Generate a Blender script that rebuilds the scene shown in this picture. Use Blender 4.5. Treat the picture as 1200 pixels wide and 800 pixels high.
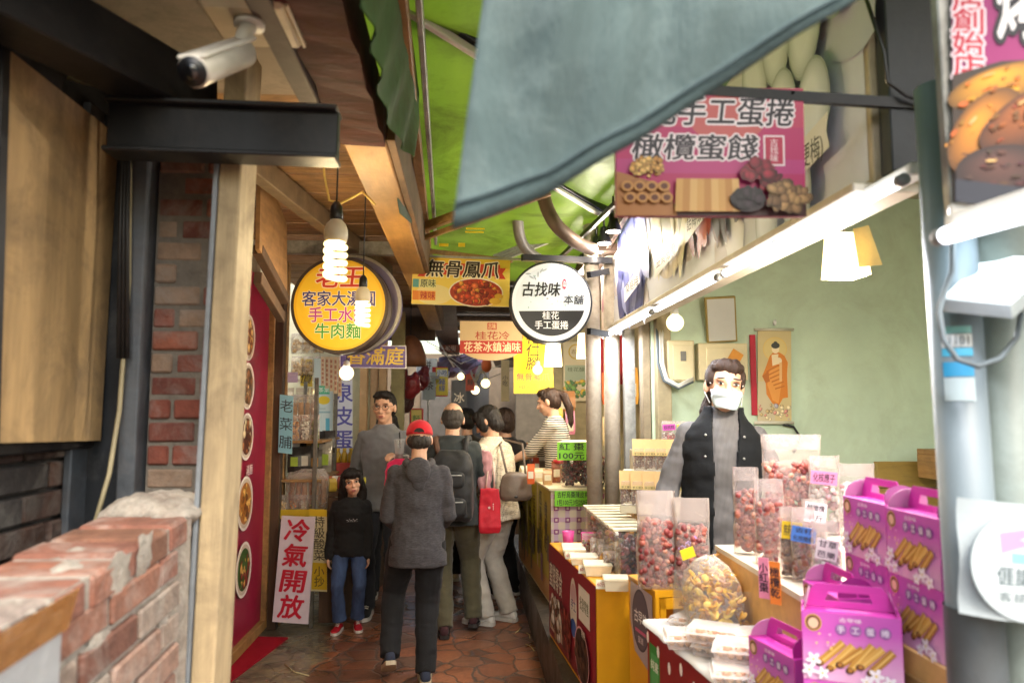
import bpy, math, random
from mathutils import Vector, Matrix, noise, Euler
import numpy as np
for o in list(bpy.data.objects): bpy.data.objects.remove(o)
SC = bpy.context.scene
COL = SC.collection
R = math.radians
V = Vector

# ------------------------------------------------------------ camera
F = 866.0                                   # focal length in pixels of a 1200 px wide frame
EYE = V((0, 0, 1.65))
pitch = math.atan(80 / F); yaw = math.atan(55 / F * math.cos(pitch))
cw = V((math.sin(yaw) * math.cos(pitch), math.cos(yaw) * math.cos(pitch), math.sin(pitch)))
cr = V((math.cos(yaw), -math.sin(yaw), 0)); cu = cr.cross(cw)
cam = bpy.data.cameras.new('camera'); camo = bpy.data.objects.new('camera', cam); COL.objects.link(camo)
cam.sensor_width = 36; cam.lens = F / 1200 * 36; cam.clip_end = 500; cam.clip_start = .02
camo.matrix_world = Matrix.Translation(EYE) @ Matrix((cr, cu, -cw)).transposed().to_4x4()
cam.dof.use_dof = True; cam.dof.focus_distance = 4.2; cam.dof.aperture_fstop = 2.4
SC.camera = camo

# ------------------------------------------------------------ sky, sun, exposure
world = bpy.data.worlds.new('World'); SC.world = world; world.use_nodes = True
wn = world.node_tree; wn.nodes.clear()
sky = wn.nodes.new('ShaderNodeTexSky'); sky.sky_type = 'NISHITA'; sky.sun_disc = False
SUN_EL, SUN_AZ = 50, 166
sky.sun_elevation = R(SUN_EL); sky.sun_rotation = R(SUN_AZ); sky.air_density = 1.6; sky.dust_density = 4.0; sky.ozone_density = 1.0
bgn = wn.nodes.new('ShaderNodeBackground'); bgn.inputs['Strength'].default_value = .15
won = wn.nodes.new('ShaderNodeOutputWorld')
wn.links.new(sky.outputs[0], bgn.inputs[0]); wn.links.new(bgn.outputs[0], won.inputs[0])
sl = bpy.data.lights.new('sun', 'SUN'); sl.energy = .9; sl.angle = R(14); sl.color = (1, .95, .88)
so = bpy.data.objects.new('sun', sl); COL.objects.link(so)
az = R(SUN_AZ); el = R(SUN_EL)
so.rotation_euler = (-V((math.sin(az) * math.cos(el), math.cos(az) * math.cos(el), math.sin(el)))).to_track_quat('-Z', 'Y').to_euler()
SC.view_settings.view_transform = 'Standard'; SC.view_settings.look = 'None'
SC.view_settings.exposure = 1.7; SC.view_settings.gamma = 1
try: SC.view_settings.use_curve_mapping = False
except Exception: pass
SC.cycles.use_denoising = True
SC.cycles.max_bounces = 7; SC.cycles.transparent_max_bounces = 24; SC.cycles.sample_clamp_indirect = 4
SC.cycles.caustics_reflective = False; SC.cycles.caustics_refractive = False

# ------------------------------------------------------------ pixel (1200x800 frame) to place
def ray(px, py): return cr * ((px - 600) / F) + cu * ((400 - py) / F) + cw
def P(px, py, Y): d = ray(px, py); return EYE + d * (Y / d.y)
def PX(px, py, X): d = ray(px, py); return EYE + d * (X / d.x)
def PZ(px, py, Z): d = ray(px, py); return EYE + d * ((Z - EYE.z) / d.z)

# ------------------------------------------------------------ materials
_mats = {}
def lin(c):
    if isinstance(c, str):
        c = c.lstrip('#'); c = [int(c[i:i + 2], 16) / 255 for i in (0, 2, 4)]
        return tuple(x / 12.92 if x <= .04045 else ((x + .055) / 1.055) ** 2.4 for x in c)
    return tuple(c)
def new_mat(name):
    m = bpy.data.materials.new(name); m.use_nodes = True; t = m.node_tree; t.nodes.clear()
    out = t.nodes.new('ShaderNodeOutputMaterial'); return m, t, out
def nd(t, typ, **kw):
    n = t.nodes.new(typ)
    for k, v in kw.items():
        if k.startswith('_'): setattr(n, k[1:], v)
        else: n.inputs[k].default_value = v
    return n
def mixc(t, fac, a, b, mode='MIX'):
    n = t.nodes.new('ShaderNodeMix'); n.data_type = 'RGBA'; n.blend_type = mode
    for s, v in ((0, fac), (6, a), (7, b)):
        if hasattr(v, 'links') or hasattr(v, 'is_linked'): t.links.new(v, n.inputs[s])
        elif s == 0: n.inputs[0].default_value = v
        else: n.inputs[s].default_value = (*v, 1) if len(v) == 3 else v
    return n.outputs[2]
def ramp(t, src, stops):
    n = t.nodes.new('ShaderNodeValToRGB'); e = n.color_ramp.elements
    while len(e) < len(stops): e.new(.5)
    for el_, (p, c) in zip(e, stops):
        el_.position = p; el_.color = (*c, 1) if len(c) == 3 else c
    t.links.new(src, n.inputs[0]); return n.outputs[0]
def tex(t, scale, detail=4, rough=.6, typ='ShaderNodeTexNoise', coord='Object', stretch=None, warp=0):
    tc = t.nodes.new('ShaderNodeTexCoord'); src = tc.outputs[coord]
    if stretch:
        mp = t.nodes.new('ShaderNodeMapping'); mp.inputs['Scale'].default_value = stretch
        t.links.new(src, mp.inputs[0]); src = mp.outputs[0]
    n = t.nodes.new(typ); n.inputs['Scale'].default_value = scale
    if typ == 'ShaderNodeTexNoise': n.inputs['Detail'].default_value = detail; n.inputs['Roughness'].default_value = rough; n.inputs['Distortion'].default_value = warp
    t.links.new(src, n.inputs['Vector']); return n
def M(name, col=(.5, .5, .5), rough=.6, metal=0, var=.18, scale=7, bump=.15, bscale=60, stretch=None, dirt=0, dirtcol=(.06, .05, .04),
      spec=.5, attr=False, trans=0, sheen=0, sss=0, coat=0, dscale=3, alpha=None, emit=0):
    if name in _mats: return _mats[name]
    m, t, out = new_mat(name); col = lin(col)
    b = nd(t, 'ShaderNodeBsdfPrincipled', Roughness=rough, Metallic=metal)
    b.inputs['Specular IOR Level'].default_value = spec
    n = tex(t, scale, 5, .65, stretch=stretch)
    lo = tuple(c * (1 - var) for c in col); hi = tuple(min(1, c * (1 + var)) for c in col)
    if attr:
        a = t.nodes.new('ShaderNodeAttribute'); a.attribute_name = 'Col'
        f = ramp(t, n.outputs[0], [(.3, (1 - var,) * 3), (.7, (1 + var * .5,) * 3)])
        c = mixc(t, 1.0, a.outputs[0], f, 'MULTIPLY')
    else: c = ramp(t, n.outputs[0], [(.3, lo), (.7, hi)])
    if dirt:
        d = tex(t, dscale, 6, .7, warp=.6)
        f = ramp(t, d.outputs[0], [(.46, (0, 0, 0)), (.68, (dirt,) * 3)])
        c = mixc(t, f, c, dirtcol)
        rr = t.nodes.new('ShaderNodeMapRange'); rr.inputs[3].default_value = rough; rr.inputs[4].default_value = min(1, rough + .25)
        t.links.new(f, rr.inputs[0]); t.links.new(rr.outputs[0], b.inputs['Roughness'])
    t.links.new(c, b.inputs['Base Color'])
    if bump:
        bn = tex(t, bscale, 4, .6, stretch=stretch); bu = nd(t, 'ShaderNodeBump', Strength=bump, Distance=.006)
        t.links.new(bn.outputs[0], bu.inputs['Height']); t.links.new(bu.outputs[0], b.inputs['Normal'])
    if sheen: b.inputs['Sheen Weight'].default_value = sheen
    if sss: b.inputs['Subsurface Weight'].default_value = sss; b.inputs['Subsurface Radius'].default_value = (.012, .005, .003); b.inputs['Subsurface Scale'].default_value = 1
    if coat: b.inputs['Coat Weight'].default_value = coat; b.inputs['Coat Roughness'].default_value = .1
    if emit:
        t.links.new(c, b.inputs['Emission Color']); b.inputs['Emission Strength'].default_value = emit
    sh = b.outputs[0]
    if trans:
        tr = t.nodes.new('ShaderNodeBsdfTranslucent'); t.links.new(c, tr.inputs[0])
        mx = nd(t, 'ShaderNodeMixShader', Fac=trans); t.links.new(sh, mx.inputs[1]); t.links.new(tr.outputs[0], mx.inputs[2]); sh = mx.outputs[0]
    t.links.new(sh, out.inputs[0]); _mats[name] = m; return m
def film(name, col=(.9, .9, .9), fac=.25, rough=.12, crinkle=.6, bscale=38, edge=.55):
    """thin clear plastic: mostly see-through, the rest a glossy pale skin"""
    if name in _mats: return _mats[name]
    m, t, out = new_mat(name)
    b = nd(t, 'ShaderNodeBsdfPrincipled', Roughness=rough); b.inputs['Base Color'].default_value = (*lin(col), 1)
    tr = t.nodes.new('ShaderNodeBsdfTransparent'); tr.inputs[0].default_value = (.97, .97, .97, 1)
    lw = nd(t, 'ShaderNodeLayerWeight', Blend=.35); n = tex(t, bscale, 3, .5)
    bu = nd(t, 'ShaderNodeBump', Strength=crinkle, Distance=.01); t.links.new(n.outputs[0], bu.inputs['Height'])
    t.links.new(bu.outputs[0], b.inputs['Normal']); t.links.new(bu.outputs[0], lw.inputs['Normal'])
    ma = t.nodes.new('ShaderNodeMath'); ma.operation = 'MULTIPLY_ADD'; ma.inputs[1].default_value = edge; ma.inputs[2].default_value = fac; ma.use_clamp = True
    t.links.new(lw.outputs['Facing'], ma.inputs[0])
    mx = t.nodes.new('ShaderNodeMixShader'); t.links.new(ma.outputs[0], mx.inputs[0]); t.links.new(tr.outputs[0], mx.inputs[1]); t.links.new(b.outputs[0], mx.inputs[2])
    t.links.new(mx.outputs[0], out.inputs[0]); _mats[name] = m; return m
def glow(name, col, strength):
    if name in _mats: return _mats[name]
    m, t, out = new_mat(name); e = nd(t, 'ShaderNodeEmission', Strength=strength); e.inputs[0].default_value = (*lin(col), 1)
    t.links.new(e.outputs[0], out.inputs[0]); _mats[name] = m; return m

# ------------------------------------------------------------ mesh builder
class MB:
    def __init__(s): s.v = []; s.f = []; s.mi = []; s.sm = []; s.c = []; s.mat = 0; s.col = (1, 1, 1); s.smooth = False
    def add(s, vs, fs, smooth=None, col=None):
        b = len(s.v); s.v += [tuple(v) for v in vs]; sm = s.smooth if smooth is None else smooth; cc = lin(col) if col is not None else s.col
        for f in fs: s.f.append([i + b for i in f]); s.mi.append(s.mat); s.sm.append(sm); s.c.append(cc)
        return s
    def box(s, c, d, rz=0, bev=0, M4=None, col=None):
        x, y, z = d[0] / 2, d[1] / 2, d[2] / 2; T = M4 if M4 is not None else Matrix.Translation(V(c)) @ Matrix.Rotation(rz, 4, 'Z')
        bev = min(bev, x * .9, y * .9, z * .9)
        vs, fs = [], []
        if not bev:
            vs = [(sx * x, sy * y, sz * z) for sx in (-1, 1) for sy in (-1, 1) for sz in (-1, 1)]
            fs = [(0, 1, 3, 2), (4, 6, 7, 5), (0, 4, 5, 1), (2, 3, 7, 6), (0, 2, 6, 4), (1, 5, 7, 3)]
        else:
            idx = {}
            for sx in (-1, 1):
                for sy in (-1, 1):
                    for sz in (-1, 1):
                        for ax in range(3):
                            p = [sx * (x - bev), sy * (y - bev), sz * (z - bev)]; p[ax] = (sx * x, sy * y, sz * z)[ax]
                            idx[sx, sy, sz, ax] = len(vs); vs.append(tuple(p))
            for ax in range(3):
                a, b = [(1, 2), (2, 0), (0, 1)][ax]
                for sg in (-1, 1):
                    q = []
                    for (i, j) in ((-1, -1), (1, -1), (1, 1), (-1, 1)):
                        k = [0, 0, 0]; k[ax] = sg; k[a] = i; k[b] = j; q.append(idx[(*k, ax)])
                    fs.append(q if sg > 0 else q[::-1])
            for ax in range(3):
                a, b = [(1, 2), (2, 0), (0, 1)][ax]
                for i in (-1, 1):
                    for j in (-1, 1):
                        k0 = [0, 0, 0]; k0[a] = i; k0[b] = j; k1 = list(k0); k0[ax] = -1; k1[ax] = 1
                        q = [idx[(*k0, a)], idx[(*k1, a)], idx[(*k1, b)], idx[(*k0, b)]]
                        fs.append(q if i * j < 0 else q[::-1])
            for sx in (-1, 1):
                for sy in (-1, 1):
                    for sz in (-1, 1):
                        q = [idx[sx, sy, sz, 0], idx[sx, sy, sz, 1], idx[sx, sy, sz, 2]]
                        fs.append(q if sx * sy * sz > 0 else q[::-1])
        return s.add([T @ V(v) for v in vs], fs, False, col)
    def beam(s, a, b, w, h, bev=0, up=V((0, 0, 1)), col=None):
        a, b = V(a), V(b); d = b - a; L = d.length; d.normalize(); x = d.cross(up).normalized(); z = x.cross(d)
        T = Matrix.Translation((a + b) / 2) @ Matrix((x, d, z)).transposed().to_4x4()
        return s.box(None, (w, L, h), bev=bev, M4=T, col=col)
    def rings(s, rs, cap=True, smooth=True, col=None):
        n = len(rs[0]); vs = [p for r in rs for p in r]; fs = []
        for k in range(len(rs) - 1):
            for i in range(n):
                j = (i + 1) % n; fs.append((k * n + i, k * n + j, (k + 1) * n + j, (k + 1) * n + i))
        if cap: fs.append(tuple(range(n))[::-1]); fs.append(tuple(range((len(rs) - 1) * n, len(rs) * n)))
        return s.add(vs, fs, smooth, col)
    def tube(s, pts, r, seg=10, cap=True, col=None, round_ends=False):
        pts = [V(p) for p in pts]; rr = list(r) if hasattr(r, '__len__') else [r] * len(pts)
        if round_ends:
            d0 = (pts[0] - pts[1]).normalized(); d1 = (pts[-1] - pts[-2]).normalized(); A, B, ra, rb = [], [], [], []
            for k in (80, 55, 28): A.append(pts[0] + d0 * rr[0] * math.sin(R(k))); ra.append(rr[0] * math.cos(R(k)))
            for k in (28, 55, 80): B.append(pts[-1] + d1 * rr[-1] * math.sin(R(k))); rb.append(rr[-1] * math.cos(R(k)))
            pts = A + pts + B; rr = ra + rr + rb
        rs = []; px = None
        for i, p in enumerate(pts):
            t = (pts[min(i + 1, len(pts) - 1)] - pts[max(i - 1, 0)]).normalized()
            if px is None: px = t.orthogonal().normalized()
            else:
                px = px - t * px.dot(t)
                px = px.normalized() if px.length > 1e-6 else t.orthogonal().normalized()
            y = t.cross(px)
            rs.append([p + (px * math.cos(2 * math.pi * k / seg) + y * math.sin(2 * math.pi * k / seg)) * rr[i] for k in range(seg)])
        return s.rings(rs, cap, True, col)
    def lathe(s, prof, c=(0, 0, 0), seg=20, M4=None, col=None, cap=True, smooth=True):
        T = M4 if M4 is not None else Matrix.Translation(V(c))
        return s.rings([[T @ V((r * math.cos(2 * math.pi * k / seg), r * math.sin(2 * math.pi * k / seg), z)) for k in range(seg)] for r, z in prof], cap, smooth, col)
    def ell(s, c, r, rot=None, u=12, w=8, col=None):
        T = rot.to_4x4() if rot is not None else Matrix(); r = r if hasattr(r, '__len__') else (r, r, r)
        vs = [V((0, 0, -1))]; fs = []
        for i in range(1, w):
            a = -math.pi / 2 + math.pi * i / w
            vs += [V((math.cos(a) * math.cos(2 * math.pi * k / u), math.cos(a) * math.sin(2 * math.pi * k / u), math.sin(a))) for k in range(u)]
        vs.append(V((0, 0, 1))); L = len(vs) - 1
        for k in range(u): fs.append((0, 1 + (k + 1) % u, 1 + k)); fs.append((L, L - u + k, L - u + (k + 1) % u))
        for i in range(w - 2):
            for k in range(u): a = 1 + i * u + k; b = 1 + i * u + (k + 1) % u; fs.append((a, b, b + u, a + u))
        return s.add([V(c) + T @ V((v.x * r[0], v.y * r[1], v.z * r[2])) for v in vs], fs, True, col)
    def prism(s, poly, o, ux, uy, depth, col=None):
        """flat outline given in (ux, uy) metres, pushed back by DEPTH along the side away from ux x uy"""
        o, ux, uy = V(o), V(ux), V(uy); n = ux.cross(uy).normalized() * depth; k = len(poly)
        vs = [o + ux * a + uy * b for a, b in poly]; vs += [v - n for v in vs]
        fs = [tuple(range(k)), tuple(range(k, 2 * k))[::-1]] + [(i + k, (i + 1) % k + k, (i + 1) % k, i) for i in range(k)]
        return s.add(vs, fs, False, col)
    def quad(s, a, b, c, d, col=None): return s.add([a, b, c, d], [(0, 1, 2, 3)], False, col)
    def mesh(s, name):
        me = bpy.data.meshes.new(name); me.from_pydata(s.v, [], s.f); me.polygons.foreach_set('material_index', s.mi); me.polygons.foreach_set('use_smooth', s.sm)
        if any(c != (1, 1, 1) for c in s.c):
            at = me.color_attributes.new('Col', 'FLOAT_COLOR', 'CORNER'); arr = []
            for f, c in zip(s.f, s.c): arr += [c[0], c[1], c[2], 1.0] * len(f)
            at.data.foreach_set('color', arr)
        me.update(); return me
    def build(s, name, mats, parent=None, world=False):
        """ONE mesh object. World coordinates unless a parent is given; world=True: world coordinates under a parent."""
        me = s.mesh(name)
        return link(name, me, mats, parent, world)
WORLD = {}
def link(name, me, mats, parent=None, world=False):
    for m in (mats if isinstance(mats, (list, tuple)) else [mats]): me.materials.append(m)
    o = bpy.data.objects.new(name, me); COL.objects.link(o)
    if parent is not None:
        if world: me.transform(WORLD[parent.name].inverted())
        o.parent = parent; WORLD[o.name] = WORLD[parent.name]
    else:
        n = len(me.vertices); a = np.empty(n * 3, 'f'); me.vertices.foreach_get('co', a); a = a.reshape(-1, 3)
        c = (a.min(0) + a.max(0)) / 2; c[2] = a[:, 2].min(); L = V(c.tolist()); me.transform(Matrix.Translation(-L)); o.location = L; WORLD[o.name] = Matrix.Translation(L)
    return o
def thing(name, label, cat, loc=(0, 0, 0), rz=0, group=None):
    o = bpy.data.objects.new(name, None); COL.objects.link(o); o.location = loc; o.rotation_euler = (0, 0, rz); o.empty_display_size = .05
    WORLD[o.name] = Matrix.Translation(V(loc)) @ Matrix.Rotation(rz, 4, 'Z')
    return tag(o, label, cat, group)
def tag(o, label, cat, group=None):
    o['label'] = label; o['category'] = cat
    if group: o['group'] = group
    return o
def struct(o): o['kind'] = 'structure'; return o
def stuff(o, label=None, cat=None):
    o['kind'] = 'stuff'
    if label: o['label'] = label; o['category'] = cat
    return o
def dup(o, loc, rz=0, label=None, group=None, parent=None):
    c = o.copy(); COL.objects.link(c)
    if parent is not None: c.parent = parent
    else:
        c.location = loc; c.rotation_euler = (0, 0, rz); WORLD[c.name] = Matrix.Translation(V(loc)) @ Matrix.Rotation(rz, 4, 'Z')
        if label: c['label'] = label
        if group: c['group'] = group
    for ch in o.children: dup(ch, None, parent=c)
    return c
def lamp(kind, loc, energy, col, parent=None, size=.05, sy=None, rot=None, name='lamp'):
    l = bpy.data.lights.new(name, kind); l.energy = energy; l.color = lin(col)
    if kind == 'POINT': l.shadow_soft_size = size
    elif kind == 'AREA': l.shape = 'RECTANGLE'; l.size = size; l.size_y = sy or size
    o = bpy.data.objects.new(name, l); COL.objects.link(o)
    Mw = Matrix.Translation(V(loc)) @ (rot.to_4x4() if rot is not None else Matrix())
    if parent is not None: o.parent = parent; o.matrix_local = WORLD[parent.name].inverted() @ Mw
    else: o.matrix_world = Mw
    return o

# ------------------------------------------------------------ printed faces and lettering
_txt = {}
def glyphs(s, bold):
    k = (s, round(bold, 3))
    if k not in _txt:
        c = bpy.data.curves.new('lettering', 'FONT'); c.body = s; c.offset = bold; c.resolution_u = 2; c.align_x = 'LEFT'
        o = bpy.data.objects.new('lettering', c); COL.objects.link(o); bpy.context.view_layer.update()
        me = bpy.data.meshes.new_from_object(o.evaluated_get(bpy.context.evaluated_depsgraph_get()))
        vs = [(v.co.x, v.co.y) for v in me.vertices]; fs = [tuple(p.vertices) for p in me.polygons]
        bpy.data.objects.remove(o); bpy.data.curves.remove(c); bpy.data.meshes.remove(me)
        _txt[k] = (vs, fs)
    return _txt[k]
class Print:
    """ink on a flat face: O = top-left corner, U = full width vector, W = full height vector pointing DOWN; drawn in w x h units, y down"""
    def __init__(s, O, U, W, w, h, lift=.0006):
        s.O, s.U, s.W, s.w, s.h = V(O), V(U), V(W), w, h; s.n = V(U).cross(-V(W)).normalized(); s.z = lift; s.mb = MB(); s.inc = .00012
    def pt(s, x, y): return s.O + s.U * (x / s.w) + s.W * (y / s.h) + s.n * s.z
    def poly(s, pts, col): s.mb.add([s.pt(*p) for p in pts][::-1], [tuple(range(len(pts)))], False, col); s.z += s.inc; return s
    def rect(s, x0, y0, x1, y1, col): return s.poly([(x0, y0), (x1, y0), (x1, y1), (x0, y1)], col)
    def ell(s, cx, cy, rx, ry, col, n=20, rot=0, a0=0, a1=360):
        c, q = math.cos(R(rot)), math.sin(R(rot)); pts = []
        m = n if a1 - a0 >= 360 else n + 1
        for k in range(m):
            a = R(a0 + (a1 - a0) * k / n); x, y = rx * math.cos(a), ry * math.sin(a); pts.append((cx + x * c - y * q, cy + x * q + y * c))
        return s.poly(pts, col)
    def blob(s, cx, cy, rx, ry, col, rnd, rot=0, n=11):
        c, q = math.cos(R(rot)), math.sin(R(rot)); pts = []
        for k in range(n):
            a = 2 * math.pi * k / n; g = rnd.uniform(.8, 1.12); x, y = rx * g * math.cos(a), ry * g * math.sin(a); pts.append((cx + x * c - y * q, cy + x * q + y * c))
        return s.poly(pts, col)
    def scatter(s, inside, n, cols, sz, seed, asp=(.5, 1)):
        rnd = random.Random(seed); inc = s.inc; s.inc = .00003; k = 0; xs = inside[0]
        while k < n:
            x = rnd.uniform(inside[1], inside[3]); y = rnd.uniform(inside[2], inside[4])
            if xs == 'e':
                cx, cy = (inside[1] + inside[3]) / 2, (inside[2] + inside[4]) / 2; rx, ry = (inside[3] - inside[1]) / 2, (inside[4] - inside[2]) / 2
                if ((x - cx) / rx) ** 2 + ((y - cy) / ry) ** 2 > .82: continue
            a = rnd.uniform(*sz); b = a * rnd.uniform(*asp); ro = rnd.uniform(0, 180); c0 = lin(rnd.choice(cols))
            for q, (f, g) in enumerate(((1.12, .42), (1, .8), (.8, 1.05), (.45, 1.4))): s.blob(x - q * .07 * a, y - q * .07 * a, a * f, b * f, tuple(min(1, v * g) for v in c0), rnd, ro, 9)
            k += 1
        s.inc = inc; return s
    def text(s, t, cx, cy, h, col, bold=.02, w=None, vert=False, outline=None, slant=0, gap=1.08):
        if vert:
            n = len(t)
            for i, ch in enumerate(t): s.text(ch, cx, cy + (i - (n - 1) / 2) * h * gap, h, col, bold, w, False, outline, slant)
            return s
        vs, fs = glyphs(t, 0.0)
        if not vs: return s
        x0, x1 = min(p[0] for p in vs), max(p[0] for p in vs); cjk = any(ord(c) > 0x2E00 for c in t); y0, y1 = (-.08, .80) if cjk else (0, .70)
        k = h / (y1 - y0); kx = k
        if w: kx = min(k * 1.6, w / max(1e-6, x1 - x0))
        passes = ([(outline[0], bold + outline[1], 12)] if outline else []) + [(col, bold * .55, 6 if bold else 1)]
        for cc, bo, nn in passes:      # a heavier stroke is the same character laid down a few times, slightly shifted
            for q in range(nn):
                dx, dy = (bo * math.cos(6.2832 * q / nn), bo * math.sin(6.2832 * q / nn)) if nn > 1 else (0, 0)
                pts = [s.pt(cx + (x + dx - (x0 + x1) / 2) * kx + slant * (y - .36) * k, cy - (y + dy - (y0 + y1) / 2) * k) for x, y in vs]
                s.mb.add(pts, fs, False, cc); s.z += .00001
            s.z += s.inc
        return s
    def build(s, name, parent, mat=None, world=True): return s.mb.build(name, mat or M('printed ink', attr=True, rough=.45, var=.05, bump=0), parent, world)
def board(name, label, cat, O, U, W, thick, edge, group=None, bev=.002, part='board'):
    """a flat sign: slab behind the printed plane"""
    O, U, W = V(O), V(U), V(W); t = thing(name, label, cat, O + U / 2 + W, 0, group); n = U.cross(-W).normalized()
    T = Matrix.Translation(O + U / 2 + W / 2 - n * thick / 2) @ Matrix((U.normalized(), -n, (-W).normalized())).transposed().to_4x4()
    MB().box(None, (U.length, thick, W.length), bev=bev, M4=T).build(part, edge, t, True)
    return t

# ------------------------------------------------------------ skinning of bodies and clothes
def remesh(mb, voxel, smooth=4, wrinkle=0, wscale=9, wstretch=(1, 1, 1), seed=0, fold=None):
    me = mb.mesh('shape'); o = bpy.data.objects.new('shape', me); COL.objects.link(o)
    r = o.modifiers.new('r', 'REMESH'); r.mode = 'VOXEL'; r.voxel_size = voxel; r.use_smooth_shade = True
    if smooth: q = o.modifiers.new('s', 'SMOOTH'); q.iterations = smooth; q.factor = .5
    bpy.context.view_layer.update()
    m2 = bpy.data.meshes.new_from_object(o.evaluated_get(bpy.context.evaluated_depsgraph_get()))
    bpy.data.objects.remove(o); bpy.data.meshes.remove(me); m2.materials.clear()
    n = len(m2.polygons); m2.polygons.foreach_set('use_smooth', [True] * n); m2.polygons.foreach_set('material_index', [0] * n)
    if wrinkle or fold:
        sd = V((seed * 3.1, seed * 1.7, seed * 5.3)); out = []
        nr = [v.normal.copy() for v in m2.vertices]
        for v, nn in zip(m2.vertices, nr):
            p = v.co; q = V((p.x * wstretch[0], p.y * wstretch[1], p.z * wstretch[2])) * wscale + sd
            h = (noise.noise(q) + .5 * noise.noise(q * 2.3)) * wrinkle
            if fold: h += fold(p, q)
            out.append(p + nn * h)
        for v, p in zip(m2.vertices, out): v.co = p
    m2.update(); return m2
rnd = random.Random(7)
# ------------------------------------------------------------ shared materials
wood_warm = M('warm timber', '#9a7444', .55, var=.28, scale=3, stretch=(9, 1.2, 9), bump=.3, bscale=14, dirt=.5, dirtcol=(.07, .045, .025))
wood_post = M('raw post timber', '#ab9876', .7, var=.2, scale=4, stretch=(10, 10, 1), bump=.35, bscale=20, dirt=.55, dirtcol=(.12, .09, .06), dscale=5)
wood_dark = M('dark old timber', '#4c3524', .65, var=.3, scale=4, stretch=(8, 8, 1), bump=.35, bscale=20, dirt=.5)
ply = M('weathered plywood', '#ae9064', .7, var=.26, scale=3.5, stretch=(5, 5, .7), bump=.3, bscale=14, dirt=.75, dirtcol=(.17, .12, .07), dscale=4.5)
plyceil = M('painted ply ceiling', '#85796c', .7, var=.18, scale=3, bump=.2, dirt=.6, dscale=4)
black_steel = M('black painted steel', '#151517', .45, .3, var=.3, bump=.15, bscale=40, dirt=.35, dirtcol=(.07, .06, .055))
galv = M('galvanised steel', '#a3a39e', .5, .35, var=.25, scale=14, bump=.15, bscale=60, dirt=.45, dirtcol=(.1, .09, .08))
blue_steel = M('worn blue steel', '#565c64', .5, .3, var=.3, scale=10, bump=.25, bscale=50, dirt=.8, dirtcol=(.12, .12, .13), dscale=9)
concrete = M('concrete', '#8a857c', .85, var=.2, scale=5, bump=.4, bscale=40, dirt=.5)
mortar = M('lime mortar', '#9a948b', .95, var=.35, scale=18, bump=1.0, bscale=80, dirt=.6, dirtcol=lin('#6d5a50'), dscale=9)
brickm = M('old brick', attr=True, rough=.88, var=.4, scale=22, bump=.9, bscale=70, dirt=.62, dirtcol=lin('#a9a49c'), dscale=5.5)
brickdark = M('dark brick', attr=True, rough=.9, var=.35, scale=16, bump=.7, bscale=60, dirt=.7, dirtcol=lin('#77726c'), dscale=7)
green_wall = M('pale green plaster', '#c3d6bd', .8, var=.09, scale=2, bump=.25, bscale=24, dirt=.4, dirtcol=lin('#a3ad90'), dscale=2.4)
cream_pl = M('cream plastic', '#d6cdb6', .45, var=.06, bump=.05, dirt=.15)
white_pl = M('white plastic', '#dcdcd8', .4, var=.04, bump=.03, dirt=.1)
black_pl = M('black plastic', '#121214', .35, var=.2, bump=.03)
white_paint = M('white enamel', '#d8d6d0', .35, var=.05, bump=.05, dirt=.2)
beige = M('beige panel', '#cdc4b2', .6, var=.1, bump=.1, dirt=.25)
tarpaulin = M('grey green tarpaulin', '#4f6f4c', .55, var=.25, scale=5, bump=.3, bscale=25, trans=.25, dirt=.5, dirtcol=(.12, .09, .06))

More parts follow.
